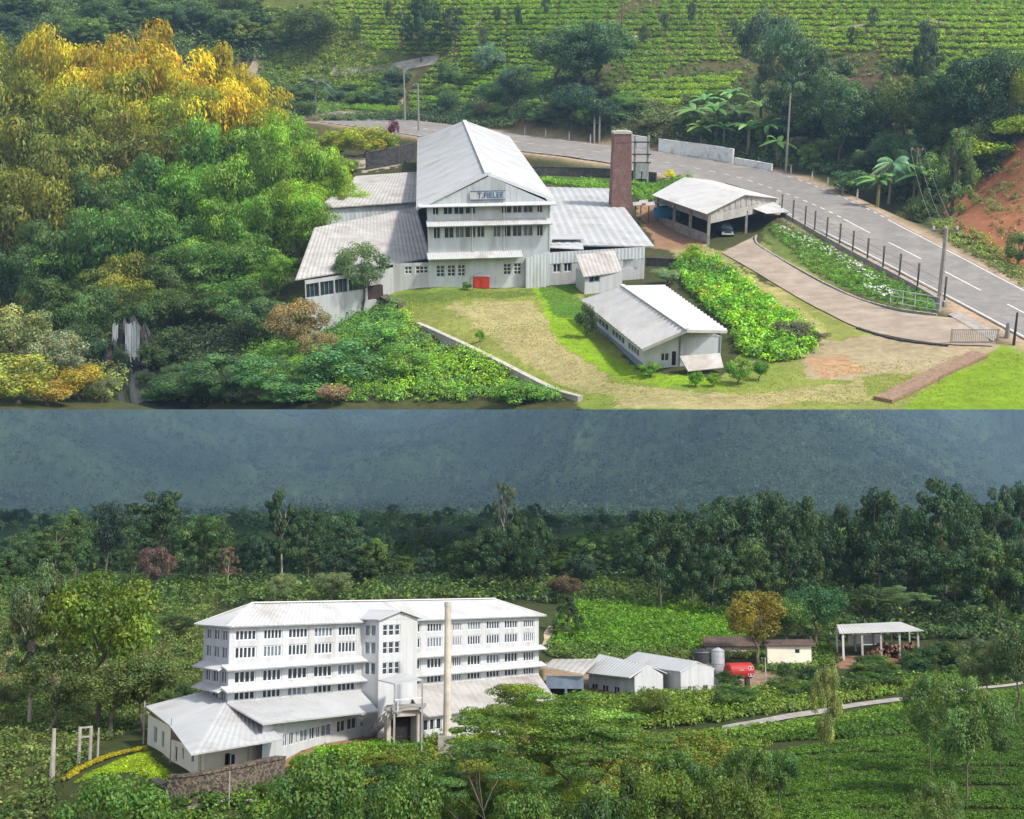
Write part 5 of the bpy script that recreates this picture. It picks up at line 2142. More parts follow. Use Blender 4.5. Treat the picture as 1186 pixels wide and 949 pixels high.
def sheds_B():
    at = B.at
    # shed with the gable towards the view
    p0, p1 = at(736, 797, 170), at(772, 793, 173)
    z0 = float(zB(np.array([p0[0]]), np.array([p0[1]]))[0]) - .6

    def shed(label, el0, el1, r0, r1, er0, gap0, gap1, hsF, hsS, wallm='wall_white', roofm='roof', extra=None):
        o = thing('storage_shed', label, 'shed', V(gap0[0], gap0[1], z0))
        r = Mesh()
        er1 = er0 + (r1 - r0)
        r.sheet(el0, el1, r1, r0, .7, .06)
        r.sheet(er0, er1, r1, r0, .7, .06)
        part('roof', r, roofm, o)
        w = Mesh()
        back = (el1 - el0) * V(1, 1, 0) * .96
        b0 = gap0 + back
        ze = min(el0[2], er0[2]) - .05
        wall(w, b0, gap0, z0 - 1, el0[2] - .08, hsS, .15)
        wall(w, gap0, gap1, z0 - 1, ze, hsF, .15)
        wall(w, gap1, gap1 + back, z0 - 1, er0[2] - .08)
        part('wall', w, wallm, o)
        g = Mesh()
        gable_wall(g, gap0, gap1, ze + .001, r0[2] - .1, .5, 12, .02)
        part('gable', g, wallm, o)
        if hsF: windows(o, gap0, gap1, hsF, .15, 2, 1, .07)
        if hsS: windows(o, b0, gap0, hsS, .15, 2, 1, .07)
        return o, b0

    el0, el1 = at(729, 785, 169.5), at(674, 779, 180)
    r0, r1 = at(751, 770.5, 173), at(694, 757.5, 184.5)
    er0 = at(774, 780, 176)
    shed('white storage shed with a wide pale roof and dark gable edge, nearest the big factory', el0, el1, r0, r1, er0, at(735, 790, 170.3) * V(1, 1, 0), at(768, 790, 175.2) * V(1, 1, 0), [(.35, .65, z0 + .4, z0 + 1.6)], [(.06, .2, z0 + .5, z0 + 2.0), (.3, .44, z0 + .5, z0 + 2.0), (.55, .68, z0 + .4, z0 + 2.0), (.8, .92, z0 + .4, z0 + 1.4)])
    el0, el1 = at(787.5, 778, 173), at(716, 768, 190)
    r0, r1 = at(807, 766, 175.5), at(738, 755, 192)
    er0 = at(828.5, 774.5, 178.5)
    shed('white storage shed with two small gable windows, beside the silver tanks', el0, el1, r0, r1, er0, at(788.5, 790, 173.4) * V(1, 1, 0), at(827, 790, 178.2) * V(1, 1, 0), [(.2, .32, z0 + 1.0, z0 + 2.0), (.36, .46, z0 + 1.0, z0 + 2.0), (.66, .82, z0 + 1.0, z0 + 2.0)], [])
    # low lean-to shed
    o = thing('lean_to_shed', 'long low open shed with a grey roof over dark shade, next to the big factory', 'shed', V(*at(655, 790, 176)[:2], z0))
    a, b, c, d = at(630, 772, 172), at(676, 781, 171), at(694, 763, 181), at(640, 763.5, 186)
    r = Mesh()
    r.sheet(a, b, c, d, .7, .06)
    part('roof', r, 'roof_old', o)
    w = Mesh()
    wall(w, V(*a[:2], 0) + V(.3, .5, 0), V(*b[:2], 0) + V(0, .5, 0), z0 - 1, b[2] - .3, [(.1, .5, z0 + .2, z0 + 1.9), (.55, .95, z0 + .2, z0 + 1.9)], 1.0)
    part('wall', w, 'plinth', o)
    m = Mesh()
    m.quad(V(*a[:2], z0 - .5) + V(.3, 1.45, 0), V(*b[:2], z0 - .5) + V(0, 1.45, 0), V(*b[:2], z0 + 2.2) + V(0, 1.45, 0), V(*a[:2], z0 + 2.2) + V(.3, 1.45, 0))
    part('painted_shade_panel', m, 'dark', o)  # dark sheet painting in the shade under the shed roof

    # tanks
    def vtank(px, d, py0, py1, rpx, label, mt):
        g = V(*at(px, py1, d))
        r = rpx / F * d
        zt = at(px, py0, d)[2]
        o = thing('water_tank', label, 'tank', V(g[0], g[1], z0))
        m = Mesh()
        m.tube([V(g[0], g[1], z0 - .5), V(g[0], g[1], zt)], r, 22)
        part('shell', m, mt, o)
        m = Mesh()
        for f in (.02, .35, .68, .97):
            z = z0 + (zt - z0) * f
            m.tube([V(g[0], g[1], z - .05), V(g[0], g[1], z + .05)], r * 1.03, 22)
        part('band', m, 'steel', o)
        m = Mesh()
        m.tube([V(g[0], g[1], zt), V(g[0], g[1], zt + .35)], [r * .98, r * .2], 22)
        part('lid', m, mt, o)
    vtank(832, 186, 753, 784, 7.4, 'tall silver cylindrical tank next to the red tank', 'silver')
    vtank(813, 190, 754, 780, 8.5, 'dark weathered cylindrical tank behind the white shed gable', 'black')
    g = at(856, 777, 184)
    hl, r = 2.0, 1.12
    o = thing('fuel_tank', 'red horizontal fuel tank with white markings on its end, on dark cradles', 'tank', V(g[0], g[1], z0))
    m = Mesh()
    ax = unit(V(1, .35, 0))
    L = 1.75
    m.tube([g - ax * (L + .35), g - ax * (L + .22), g - ax * L, g + ax * L, g + ax * (L + .22), g + ax * (L + .35)], [r * .35, r * .8, r, r, r * .8, r * .35], 24)
    sh = part('shell', m, 'red_tank', o)
    m = Mesh()
    nrm = V(ax[1], -ax[0], 0)
    for t, w in ((.62, .5), (.80, .5)):
        for hh in (.35, -.45):
            ang = math.asin(hh)
            p = g + ax * L * t + nrm * math.cos(ang) * (r + .03) + V(0, 0, hh * r)
            for k in range(10):
                a0, a1 = k * math.pi / 5, (k + 1) * math.pi / 5
                q = lambda a_: p + ax * math.cos(a_) * .26 + V(0, 0, math.sin(a_) * .26)
                m.bar(q(a0), q(a1), .1, .06)
    p = g - ax * L * .1 + nrm * (r + .02) + V(0, 0, .05)
    for i, (s0, s1) in enumerate((((-.35, 0), (-.2, .2)), ((-.2, .2), (-.05, 0)), ((.0, 0), (.15, .2)), ((.15, .2), (.3, 0)))):
        m.bar(p + ax * s0[0] + V(0, 0, s0[1]), p + ax * s1[0] + V(0, 0, s1[1]), .1, .06)
    part('marking', m, 'wall_clean', sh)
    for t in (-.7, .7):
        m = Mesh()
        q = g + ax * L * t
        m.bar(V(q[0], q[1], z0 - .6), V(q[0], q[1], g[2] - r * .6), .5, 1.6)
        part('cradle', m, 'black', o)
    # brown roofed houses and the beige hut
    def hut(name, label, x0, x1, yt, yr, yb, d, wallm, roofm, holes=()):
        a, b = at(x0, yb, d), at(x1, yb, d + 1.5)
        zb = float(zB(np.array([a[0]]), np.array([a[1]]))[0]) - .3
        zb = min(zb, a[2])
        ze, zr = at(x0, yt, d)[2], at((x0 + x1) / 2, yr, d + 3)[2]
        o = thing(name, label, 'hut', V(a[0], a[1], zb))
        dep = V(.8, 5.5, 0)
        w = Mesh()
        wall(w, a, b, zb - .8, ze, list(holes), .12)
        wall(w, a, a + dep, zb - .8, ze)
        wall(w, b, b + dep, zb - .8, ze)
        part('wall', w, wallm, o)
        if holes: windows(o, a, b, list(holes), .12, 1, 1, .07)
        r = Mesh()
        k = V(.5, 0, 0)
        A0, B0 = V(a[0], a[1], ze) - k + V(0, -.5, -.1), V(b[0], b[1], ze) + k + V(0, -.5, -.1)
        m0, m1 = V(a[0], a[1], zr) + dep / 2 - k, V(b[0], b[1], zr) + dep / 2 + k
        r.sheet(A0, B0, m1, m0, .4, .05)
        r.sheet(A0 + dep + V(0, 1, 0), B0 + dep + V(0, 1, 0), m1, m0, .4, .05)
        part('roof', r, roofm, o)
        return zb
    hut('estate_hut', 'small beige hut with a dark low roof beside the wood store', 889, 940, 747, 741, 764, 205, 'wall_cream', 'roof_brown', [(.62, .74, 5.6, 6.3)])
    hut('estate_house', 'low house under an old brown roof behind the red tank', 818, 876, 748, 737.5, 758, 214, 'wall_pink', 'roof_brown')
    hut('estate_house', 'small white walled house half hidden behind the wood store', 998, 1020, 741, 735, 756, 226, 'wall_clean', 'roof_brown')
    # wood store
    c0, c1 = B.ground(977, 765), B.ground(1064, 764)
    d = c0[1]
    c1 = V(*at(1064, 763, d + 4)); c1[2] = c0[2]
    o = thing('wood_store', 'open sided wood store with a pale flat roof on white posts', 'shelter', c0)
    zt = at(977, 733, d)[2]
    dep = V(1.0, 9.0, 0)
    r = Mesh()
    a, b = V(c0[0] - .7, c0[1] - .7, zt), V(c1[0] + .8, c1[1] - .7, zt + .25)
    r.sheet(a, b, b + dep + V(-2, 0, 1.1), a + dep + V(.8, 0, 1.0), .6, .06)
    part('roof', r, 'roof_office', o)
    for i, t in enumerate(np.linspace(0, 1, 5)):
        for dd_ in (0, .8):
            m = Mesh()
            p = c0 + (c1 - c0) * t + dep * dd_
            m.bar(V(p[0], p[1], c0[2] - 1), V(p[0], p[1], zt + .05 + .8 * dd_), .32 if dd_ == 0 else .25)
            part('post', m, 'wall_clean' if i == 0 else 'pole', o)
    m = Mesh()
    p, q = c0 + (c1 - c0) * .16 + dep * .85, c0 + (c1 - c0) * .58 + dep * .85
    m.bar(V(p[0], p[1], zt - 1.5), V(q[0], q[1], zt - 1.5), .1, 1.5)
    part('board', m, 'wall_clean', o)
    # stacked firewood: too many logs to count
    lg, le = Mesh(), Mesh()
    for i in range(420):
        t = rng.uniform(.30, 1.0)
        y = rng.uniform(.08, .75)
        hmax = 2.3 * min(1, (t - .26) * 4)
        p = c0 + (c1 - c0) * t + dep * y + V(0, 0, rng.uniform(0, hmax))
        dv = unit(V(rng.normal(0, .35), -1, rng.normal(0, .1)))
        rr = rng.uniform(.13, .26)
        lg.tube([p, p + dv * rng.uniform(.8, 1.4)], rr, 7)
    so = solo('firewood', lg, 'log', 'heap of cut brown firewood logs under the pale roof', 'firewood', c0, kind='stuff')
    # fence posts, poles, walls
    pole(B, 60, 906, 844, .27, 'weathered concrete post standing alone on the grassy slope', 'concrete', 0, name='concrete_post')
    g0, g1 = B.ground(91, 884), B.ground(104, 880)
    PL['cur'] = B
    o = thing('pole_frame', 'two grey concrete posts joined by a crossbar, beside the yellow hedge', 'pole frame', g0)
    zt = at(91, 842, g0[1])[2]
    for g in (g0, g1):
        m = Mesh()
        m.tube([g + V(0, 0, -.4), V(g[0], g[1], zt)], .17, 8)
        part('pole', m, 'concrete', o)
    for z in (zt - .1, zt - 1.0):
        m = Mesh()
        m.bar(V(g0[0], g0[1], z), V(g1[0], g1[1], z), .16)
        part('crossbar', m, 'concrete', o)
    pole(B, 113, 878, 843, .13, 'short grey post just behind the pair of joined posts', 'concrete', 0, name='concrete_post')
    pole(B, 166, 862, 812, .09, 'thin pale post at the far corner of the cream wing', 'pole', 0)
    pole(B, 197, 884, 832, .07, 'thin dark pole in front of the cream wing wall', 'steel', 0)
    pole(B, 265, 936, 893, .07, 'thin grey post in front of the stone terrace wall', 'pole', 0)
    pole(B, 887, 795, 762, .12, 'slim grey utility pole beside the red tank', 'pole', 1)

    PL['cur'] = B
    low_wall('terrace_wall', 'rough brown rubble terrace wall below the cream front wing', [(196, 932), (225, 930), (270, 921), (325, 908)], 2.3, .9, 'stone', 1.5)
    low_wall('terrace_wall', 'short dark stone terrace wall at the corner of the garden', [(176, 922), (190, 928), (198, 934)], 1.3, .8, 'stonewall', 1)

    def bpath(L, R, name='path', mt='drive', off=.12):
        m = strip(B, [B.ground(*p) for p in L], [B.ground(*p) for p in R], off, 3, 30)
        solo(name, m, mt, None, None, (0, 0, 0), kind='structure')
    bpath([(836, 842), (880, 834), (930, 825), (985, 816), (1030, 810), (1070, 806), (1130, 797), (1186, 790)], [(836, 849), (880, 840.5), (930, 831), (985, 821), (1030, 814.5), (1070, 810), (1130, 800), (1186, 793)], mt='concrete')
    bpath([(626, 752), (630, 742), (630, 734), (636, 726)], [(637, 752), (636, 742), (640, 734), (641, 726)], 'footpath', 'wall_beige')
    bpath([(840, 797), (880, 795), (915, 792)], [(840, 803), (880, 800), (915, 797)], 'driveway', 'wall_beige')
    bpath([(200, 940), (280, 926), (335, 915)], [(205, 946), (285, 930), (338, 919)], 'footpath', 'concrete')


sheds_B()
# ================================================================== PLANTS OF THE UPPER ESTATE
PL['cur'] = A
YEL, YG, OLI, GRN, DRK, BGR = (.30, .255, .012), (.17, .185, .013), (.115, .125, .018), (.090, .17, .020), (.040, .068, .016), (.058, .115, .022)  # DRK puts the dark inside of grove and hollow into leaf colour

LIME = (.12, .20, .018)
BAMBOO = [
    (470, [(8, 52, 78, YG), (46, 72, 84, YG), (84, 37, 92, YEL), (128, 60, 88, YEL), (175, 33, 98, YEL), (214, 54, 92, YEL), (256, 56, 92, YEL), (294, 80, 70, YEL)], 'yellow topped bamboo clump in the back row of the grove'),
    (438, [(22, 100, 92, OLI), (66, 88, 92, YG), (112, 104, 92, OLI), (160, 84, 104, YG), (212, 100, 100, YG), (262, 96, 90, YEL), (305, 116, 70, YG)], 'yellow green bamboo clump just below the yellow tops'),
    (408, [(-4, 150, 98, OLI), (44, 136, 92, OLI), (96, 152, 100, OLI), (146, 132, 96, OLI), (196, 146, 96, OLI), (242, 140, 88, GRN), (292, 150, 80, GRN), (333, 136, 66, LIME)], 'olive bamboo clump in the middle of the grove'),
    (378, [(22, 202, 98, OLI), (74, 188, 96, OLI), (128, 202, 92, DRK), (178, 182, 92, BGR), (228, 194, 92, GRN), (278, 182, 84, GRN), (326, 168, 78, GRN), (374, 168, 66, LIME), (398, 192, 50, LIME)], 'deep green bamboo clump on the lower half of the grove'),
    (350, [(66, 258, 80, DRK), (112, 244, 86, BGR), (160, 232, 90, BGR), (210, 246, 86, BGR), (256, 232, 86, GRN), (304, 222, 78, GRN), (346, 212, 66, LIME), (368, 240, 50, LIME)], 'hanging green bamboo clump above the river hollow'),
    (328, [(14, 282, 80, DRK), (152, 296, 82, OLI), (196, 300, 80, DRK), (238, 282, 80, BGR), (286, 276, 80, BGR), (322, 296, 54, GRN)], 'low drooping bamboo clump at the foot of the grove'),
    (306, [(60, 322, 84, DRK), (112, 334, 70, DRK), (176, 340, 70, DRK), (222, 332, 78, DRK), (268, 326, 76, BGR), (300, 338, 56, DRK)], 'dark small bamboo clump over the water'),
]
for d, row, lab in BAMBOO:
    for px, top, w, c in row:
        tree('bamboo', px, 0, top, w, c, lab, 'bamboo grove: ' + lab, d=d + rng.uniform(-6, 6))

for kind, px, base, top, w, c, lab in [
    ('round', 420, 364, 281, 68, (.075, .115, .045), 'leafy small tree growing against the low factory wing'),
    ('palm', 366, 134, 78, 66, (.06, .085, .04), 'drooping palm at the bend of the road beyond the bamboo'),
    ('shrub', 394, 182, 147, 56, (.17, .20, .015), 'bright yellow green bush beside the road, first from the bamboo'),
    ('shrub', 424, 183, 145, 58, (.18, .20, .015), 'bright yellow green bush beside the road, middle of three'),
    ('shrub', 447, 179, 150, 38, (.13, .18, .015), 'bright green bush beside the road, nearest the purple shrub'),
    ('shrub', 457, 158, 139, 16, (.09, .018, .035), 'small dark purple shrub at the road edge behind the factory'),
    ('round', 360, 66, 8, 66, (.055, .075, .015), 'broad dark tree standing alone on the grassy slope by the lane'),
    ('tall', 488, 72, -8, 52, (.035, .065, .022), 'tall dark tree at the end of the footpath on the tea slope'),
    ('tall', 523, 56, 6, 34, (.05, .075, .03), 'slim olive tree in the tea beside the footpath'),
    ('shrub', 566, 84, 48, 40, (.10, .16, .09), 'pale bluish shrub in the middle of the tea slope'),
    ('shrub', 597, 120, 72, 46, (.06, .10, .05), 'grey green shrub below the pale bluish one'),
    ('round', 645, 104, 28, 86, (.05, .09, .03), 'large dark tree in a close group on the tea slope, nearest the footpath'),
    ('round', 692, 104, 22, 92, (.045, .09, .032), 'large dark tree in the close group on the tea slope, nearest the chimney'),
    ('round', 668, 112, 46, 70, (.04, .07, .025), 'rounded tree in front of the two large dark trees'),
    ('round', 662, 146, 95, 56, (.035, .075, .035), 'dense leafy bush tree on the bank above the road'),
    ('shrub', 700, 150, 112, 44, (.03, .06, .03), 'dark bush beside the pair of thin poles'),
    ('tall', 905, 165, 18, 76, (.075, .12, .055), 'tall grey green tree rising above the banana grove'),
    ('tall', 940, 172, 52, 92, (.055, .095, .036), 'dark spreading tree beside the tall grey green one'),
    ('round', 880, 118, 6, 60, (.05, .08, .04), 'hazy tree at the edge of the upper tea field'),
    ('round', 972, 192, 92, 80, (.045, .08, .028), 'dark tree between the tall pole and the small palms'),
    ('round', 1004, 186, 118, 60, (.038, .065, .022), 'dark rounded tree behind the first small palm'),
    ('round', 1042, 176, 84, 76, (.075, .10, .022), 'olive tree in the middle of the hillside grove'),
    ('round', 1084, 186, 80, 82, (.04, .07, .02), 'broad green tree behind the conical tree'),
    ('round', 1128, 172, 62, 92, (.028, .055, .022), 'dark round crown above the red earth bank'),
    ('tall', 1066, 150, 22, 48, (.045, .07, .035), 'tall feathery tree at the top of the hillside grove'),
    ('round', 1165, 148, 52, 70, (.035, .065, .022), 'dark tree at the upper end of the red earth bank'),
    ('round', 1185, 150, 76, 40, (.15, .17, .02), 'yellow green tree at the upper end of the red earth bank'),
    ('cone', 1101, 250, 148, 66, (.075, .115, .028), 'dense conical tree standing by itself beside the road'),
    ('shrub', 803, 311, 281, 24, (.16, .23, .012), 'bright lime green sapling at the tip of the leafy bed'),
    ('shrub', 679, 392, 349, 26, (.045, .065, .025), 'dark bush squeezed against the back corner of the office'),
    ('shrub', 855, 446, 414, 33, (.07, .15, .018), 'clipped square bush in front of the leafy bed'),
    ('shrub', 879, 441, 416, 20, (.06, .14, .018), 'small clipped bush right beside the square one'),
    ('shrub', 754, 437, 419, 30, (.08, .16, .014), 'low bush at the front corner of the office'),
    ('shrub', 806, 448, 430, 20, (.08, .17, .012), 'little bush in front of the office lean-to'),
    ('shrub', 826, 448, 432, 16, (.09, .18, .012), 'tiny round bush between lean-to and clipped bushes'),
    ('shrub', 918, 398, 372, 48, (.10, .10, .055), 'greyish bush at the end of the leafy bed'),
    ('shrub', 945, 400, 384, 34, (.07, .06, .04), 'brownish bush at the very end of the leafy bed'),
    ('shrub', 556, 396, 381, 12, (.09, .18, .012), 'tiny shrub growing alone on the dry lawn'),
    ('shrub', 541, 336, 326, 14, (.05, .12, .015), 'small shrub beside the red cabinet'),
    ('shrub', 772, 330, 310, 34, (.13, .19, .09), 'pale leafed shrub beside the short black wall'),
    ('shrub', 776, 208, 196, 14, (.42, .40, .01), 'small yellow flowering shrub behind the garage roof'),
    ('shrub', 985, 225, 196, 60, (.05, .10, .03), 'leafy bush at the road edge below the grove'),
    ('shrub', 1140, 190, 158, 74, (.14, .20, .015), 'bright hedge like bush on top of the red earth bank, lower end'),
    ('shrub', 1176, 166, 132, 64, (.15, .21, .015), 'bright hedge like bush on top of the red earth bank, upper end'),
    ('shrub', 1178, 308, 268, 40, (.08, .12, .03), 'green bush at the foot of the red earth bank'),
    ('shrub', 1064, 258, 226, 44, (.07, .10, .025), 'bush between the wooden pole and the conical tree'),
]:
    tree(kind, px, base, top, w, c, lab, jitter=.04)

for i, (px, base, top, w) in enumerate([(812, 168, 122, 46), (838, 172, 124, 44), (803, 152, 104, 62), (829, 160, 96, 60), (851, 152, 106, 54), (866, 178, 116, 58), (888, 172, 118, 56), (845, 134, 86, 50), (880, 146, 98, 54), (815, 136, 94, 50), (900, 190, 140, 50), (1016, 240, 180, 56), (1064, 238, 166, 60)]):
    tree('banana', px, base, top, w * .85, (.075, .15, .035), 'banana plant in the grove above the whitewashed wall' if i < 11 else 'banana plant beside the small palms' if i == 11 else 'banana plant beside the wooden pole', 'banana plants by the road' if i < 11 else None, cat='banana plant')
tree('fern_palm', 1029, 236, 148, 76, (.11, .17, .075), 'pale green young palm standing at the roadside grove')

# grey green and orange shrubs at the river mouth
for kind, px, base, top, w, c, lab in [
    ('round', 20, 452, 350, 96, (.14, .16, .055), 'pale grey green shrub at the river, largest of the corner thicket'),
    ('round', 66, 456, 384, 92, (.11, .13, .065), 'grey shrub leaning over the river'),
    ('shrub', 22, 468, 412, 90, (.17, .18, .03), 'yellowish shrub at the very corner of the thicket'),
    ('shrub', 92, 464, 422, 62, (.20, .165, .02), 'shrub with orange flowers near the waterfall'),
    ('shrub', 55, 470, 440, 60, (.19, .15, .025), 'low orange tinged shrub in the corner thicket'),
    ('round', 118, 466, 436, 40, (.10, .12, .05), 'thin olive shrub in front of the waterfall'),
    ('round', 215, 466, 432, 70, (.05, .09, .03), 'dark green bush at the dark water'),
    ('round', 262, 464, 410, 92, (.05, .10, .035), 'rounded green bush on the river slope'),
    ('round', 306, 464, 412, 84, (.06, .13, .04), 'fresh green bush on the overgrown slope'),
    ('round', 345, 420, 348, 76, (.14, .115, .05), 'tan coloured shrub by the corner of the low wing'),
    ('round', 372, 432, 384, 60, (.15, .125, .05), 'smaller tan shrub below the first'),
    ('round', 300, 400, 345, 82, (.045, .085, .03), 'dark shrub between bamboo and tan shrub'),
    ('shrub', 394, 446, 394, 100, (.06, .14, .04), 'wide light green bush below the stone stub'),
    ('shrub', 436, 412, 372, 74, (.08, .16, .035), 'light green bush at the top of the overgrown slope'),
    ('shrub', 386, 469, 444, 40, (.17, .13, .07), 'dry tan shrub near the lower rim of the slope'),
    ('shrub', 470, 436, 398, 62, (.09, .17, .03), 'bright bush just below the curved kerb wall'),
    ('shrub', 600, 468, 440, 62, (.08, .16, .025), 'bright bush under the far part of the kerb wall'),
    ('shrub', 340, 467, 438, 80, (.055, .12, .035), 'low green bush on the rim of the slope'),
]:
    tree(kind, px, base, top, w, c, lab, jitter=.05)

for px, base, top, w, c in [(348, 196, 166, 52, (.16, .17, .016)), (374, 200, 176, 46, (.10, .15, .02)), (338, 224, 188, 50, (.07, .12, .02)), (404, 200, 184, 34, (.12, .17, .02)), (318, 118, 94, 36, (.06, .10, .03)), (338, 122, 100, 36, (.07, .11, .025)), (312, 130, 108, 40, (.10, .13, .02)), (330, 134, 114, 40, (.06, .10, .03)), (352, 136, 116, 34, (.07, .11, .03)), (300, 112, 92, 34, (.09, .13, .02))]:
    tree('shrub', px, base, top, w, c, 'leafy bush between the bamboo grove and the road bend', 'bushes between grove and road', jitter=.06)
for i in range(20):
    px = rng.uniform(180, 350)
    base = rng.uniform(446, 469)
    tree('shrub', px, base, base - rng.uniform(14, 30), rng.uniform(30, 54), [(.04, .08, .025), (.06, .12, .03), (.05, .07, .03)][i % 3], 'low green bush along the dark river bank', 'bushes along the river bank')
for px, base, top, w in [(210, 938, 918, 26), (244, 934, 916, 24), (300, 926, 904, 30), (322, 918, 896, 26), (186, 940, 922, 22)]:
    PL['cur'] = B
    tree('shrub', px, base, top, w, (.05, .10, .018), 'leafy bush growing in front of the stone terrace wall', 'bushes along the terrace wall', jitter=.08)
PL['cur'] = A
FAR_A = 'distant trees beyond the bamboo grove'
for i in range(34):
    px = rng.uniform(0, 330)
    base = rng.uniform(20, 62) if px > 60 else rng.uniform(20, 50)
    tree(['tall', 'round'][i % 2], px, base, base - rng.uniform(18, 42), rng.uniform(24, 52), [(.05, .085, .03), (.07, .11, .03), (.09, .13, .025)][i % 3], 'soft hazy tree on the valley side beyond the bamboo grove', FAR_A)
BANK = 'bushes on the bank above the road'
for i in range(46):
    px = rng.uniform(480, 1010)
    y0 = np.interp(px, [480, 560, 640, 760, 850, 950, 1010], [136, 140, 150, 160, 178, 198, 215])
    base = y0 - rng.uniform(0, 1) ** 1.5 * 42 - 2
    tree(['shrub', 'round', 'shrub'][i % 3], px, base, base - rng.uniform(12, 30), rng.uniform(18, 42), [(.05, .09, .03), (.075, .13, .032), (.065, .08, .03), (.09, .15, .03)][i % 4], 'dense green bush on the steep bank above the road', BANK)
for i in range(40):
    px = rng.uniform(910, 1150)
    y0 = np.interp(px, [910, 960, 1040, 1090, 1150], [185, 200, 232, 236, 190])
    base = y0 - rng.uniform(0, 1) * 75
    tree(['round', 'tall', 'shrub'][i % 3], px, base, base - rng.uniform(26, 58), rng.uniform(30, 56), [(.045, .08, .026), (.065, .105, .028), (.085, .125, .03)][i % 3], 'dark leafy tree in the grove across the road', 'trees in the grove across the road')
for i in range(22):
    px = rng.uniform(340, 470)
    base = rng.uniform(92, 132)
    tree('shrub', px, base, base - rng.uniform(8, 20), rng.uniform(16, 36), [(.045, .08, .04), (.08, .13, .03), (.06, .10, .05)][i % 3], 'low bush between the footpath and the road bend', 'bushes below the footpath')
for px, base, top in [(560, 66, 30), (600, 40, 4), (632, 26, -8), (745, 60, 28), (770, 44, 12), (800, 36, 2), (1010, 40, 6), (850, 52, 20), (450, 30, 0), (415, 46, 18), (576, 34, 6), (985, 62, 30)]:
    tree('grevillea', px, base, top, 13, (.06, .085, .04), 'thin shade tree standing among the tea rows', 'thin shade trees in the tea')

for px, base, top, w in [(112, 424, 392, 44), (178, 428, 394, 40), (196, 420, 376, 50), (98, 418, 372, 46), (141, 430, 398, 20), (168, 444, 428, 24)]:
    tree('shrub', px, base, top, w, (.035, .06, .02), 'dark bush beside the rock ledge with the running water', 'bushes around the rock ledge', jitter=.08)

# ground cover, tea and flowers: nobody could count these
TEA = [([(385, -25), (640, -25), (612, 30), (500, 66), (440, 60), (392, 30)], 5200), ([(505, 72), (600, 28), (660, -20), (724, -20), (704, 60), (640, 92), (560, 112), (480, 132), (472, 108)], 5200),
       ([(704, 68), (724, 20), (850, -25), (1230, -25), (1230, 80), (1000, 60), (930, 72), (880, 62), (780, 78), (740, 98)], 11000), ([(716, 98), (860, 84), (800, 132), (716, 116)], 1800), ([(384, 100), (470, 92), (458, 132), (400, 126)], 1500)]
arr = []
for poly, n in TEA:
    p = sample_area(A, poly, n * 2)
    row = (p[:, 2] / 2.5 + .35 * nz(p[:, 0], p[:, 1], .02, 4)) % 1.0
    path = (p[:, 0] / 26 + .5 * nz(p[:, 0], p[:, 1], .015, 9)) % 1.0
    p = p[(row < .62) & (path > .05)]
    arr.append(clump_field(A, p, 1.15, 9, .48, [(.09, .165, .012), (.135, .215, .013), (.175, .25, .014)], None, .75, .55, .08, .55, .14, .15, .018))
stuff('tea_bushes', A, arr, label='rows of clipped bright green tea bushes on the hillside', cat='tea')
arr = []
p = sample_area(A, [(330, 142), (480, 130), (560, 114), (700, 102), (800, 132), (860, 150), (960, 92), (1230, 88), (1160, 200), (1090, 236), (1040, 235), (960, 203), (880, 192), (760, 168), (640, 152), (480, 140)], 5200)
arr.append(clump_field(A, p, 1.9, 16, .62, [(.03, .05, .02), (.05, .085, .028), (.085, .13, .03), (.10, .085, .04)], (3, 4, 2, .6)))
p = sample_area(A, [(480, 60), (1230, 60), (1230, -20), (480, -20)], 2600)
arr.append(clump_field(A, p, 1.0, 8, .5, [(.07, .12, .02), (.10, .16, .02)]))
p = sample_area(A, [(620, 60), (1180, 55), (1180, 120), (960, 130), (620, 110)], 1800)
arr.append(clump_field(A, p, 1.3, 12, .55, [(.06, .10, .025), (.09, .14, .025), (.05, .08, .02)]))
p = sample_area(A, [(300, 80), (384, 90), (400, 128), (330, 140), (290, 120)], 900)
arr.append(clump_field(A, p, 1.8, 14, .6, [(.06, .10, .03), (.09, .14, .03)]))
p = sample_area(A, [(300, 12), (385, 0), (470, 92), (384, 100), (330, 140), (300, 110)], 1800)
arr.append(clump_field(A, p, 1.6, 12, .6, [(.10, .15, .02), (.15, .20, .02), (.07, .11, .02)]))
p = sample_area(A, [(-20, 10), (300, 0), (310, 70), (200, 70), (-20, 60)], 2600)
arr.append(clump_field(A, p, 3.0, 14, .9, [(.06, .095, .03), (.09, .13, .03), (.05, .08, .03)]))
p = sample_area(A, [(-60, 60), (300, 90), (340, 150), (340, 330), (300, 345), (-60, 330)], 3600)
arr.append(clump_field(A, p, 2.6, 14, .75, [(.03, .05, .016), (.045, .08, .02), (.06, .09, .02)]))
SLOPE = [(262, 473), (300, 380), (345, 352), (430, 362), (455, 350), (483, 384), (545, 412), (585, 432), (640, 460), (662, 473)]
p = sample_area(A, [(60, 350), (130, 360), (240, 370), (300, 380), (262, 440), (200, 420), (140, 410), (80, 400)], 900)
arr.append(clump_field(A, p, 1.8, 14, .6, [(.025, .04, .015), (.035, .06, .02)]))  # leaves coloured dark to carry the darkness of the river hollow
p = sample_area(A, SLOPE, 2600)
p = p[(HA - p[:, 2]) / p[:, 1] < EDGE - .006]
arr.append(clump_field(A, p, 1.15, 22, .36, [(.065, .135, .035), (.10, .19, .03), (.15, .245, .018), (.085, .15, .045)], None, .9, .5))
p = sample_area(A, [(-40, 330), (60, 345), (130, 400), (150, 440), (120, 473), (-40, 473)], 1200)
p = p[(HA - p[:, 2]) / p[:, 1] < EDGE - .008]
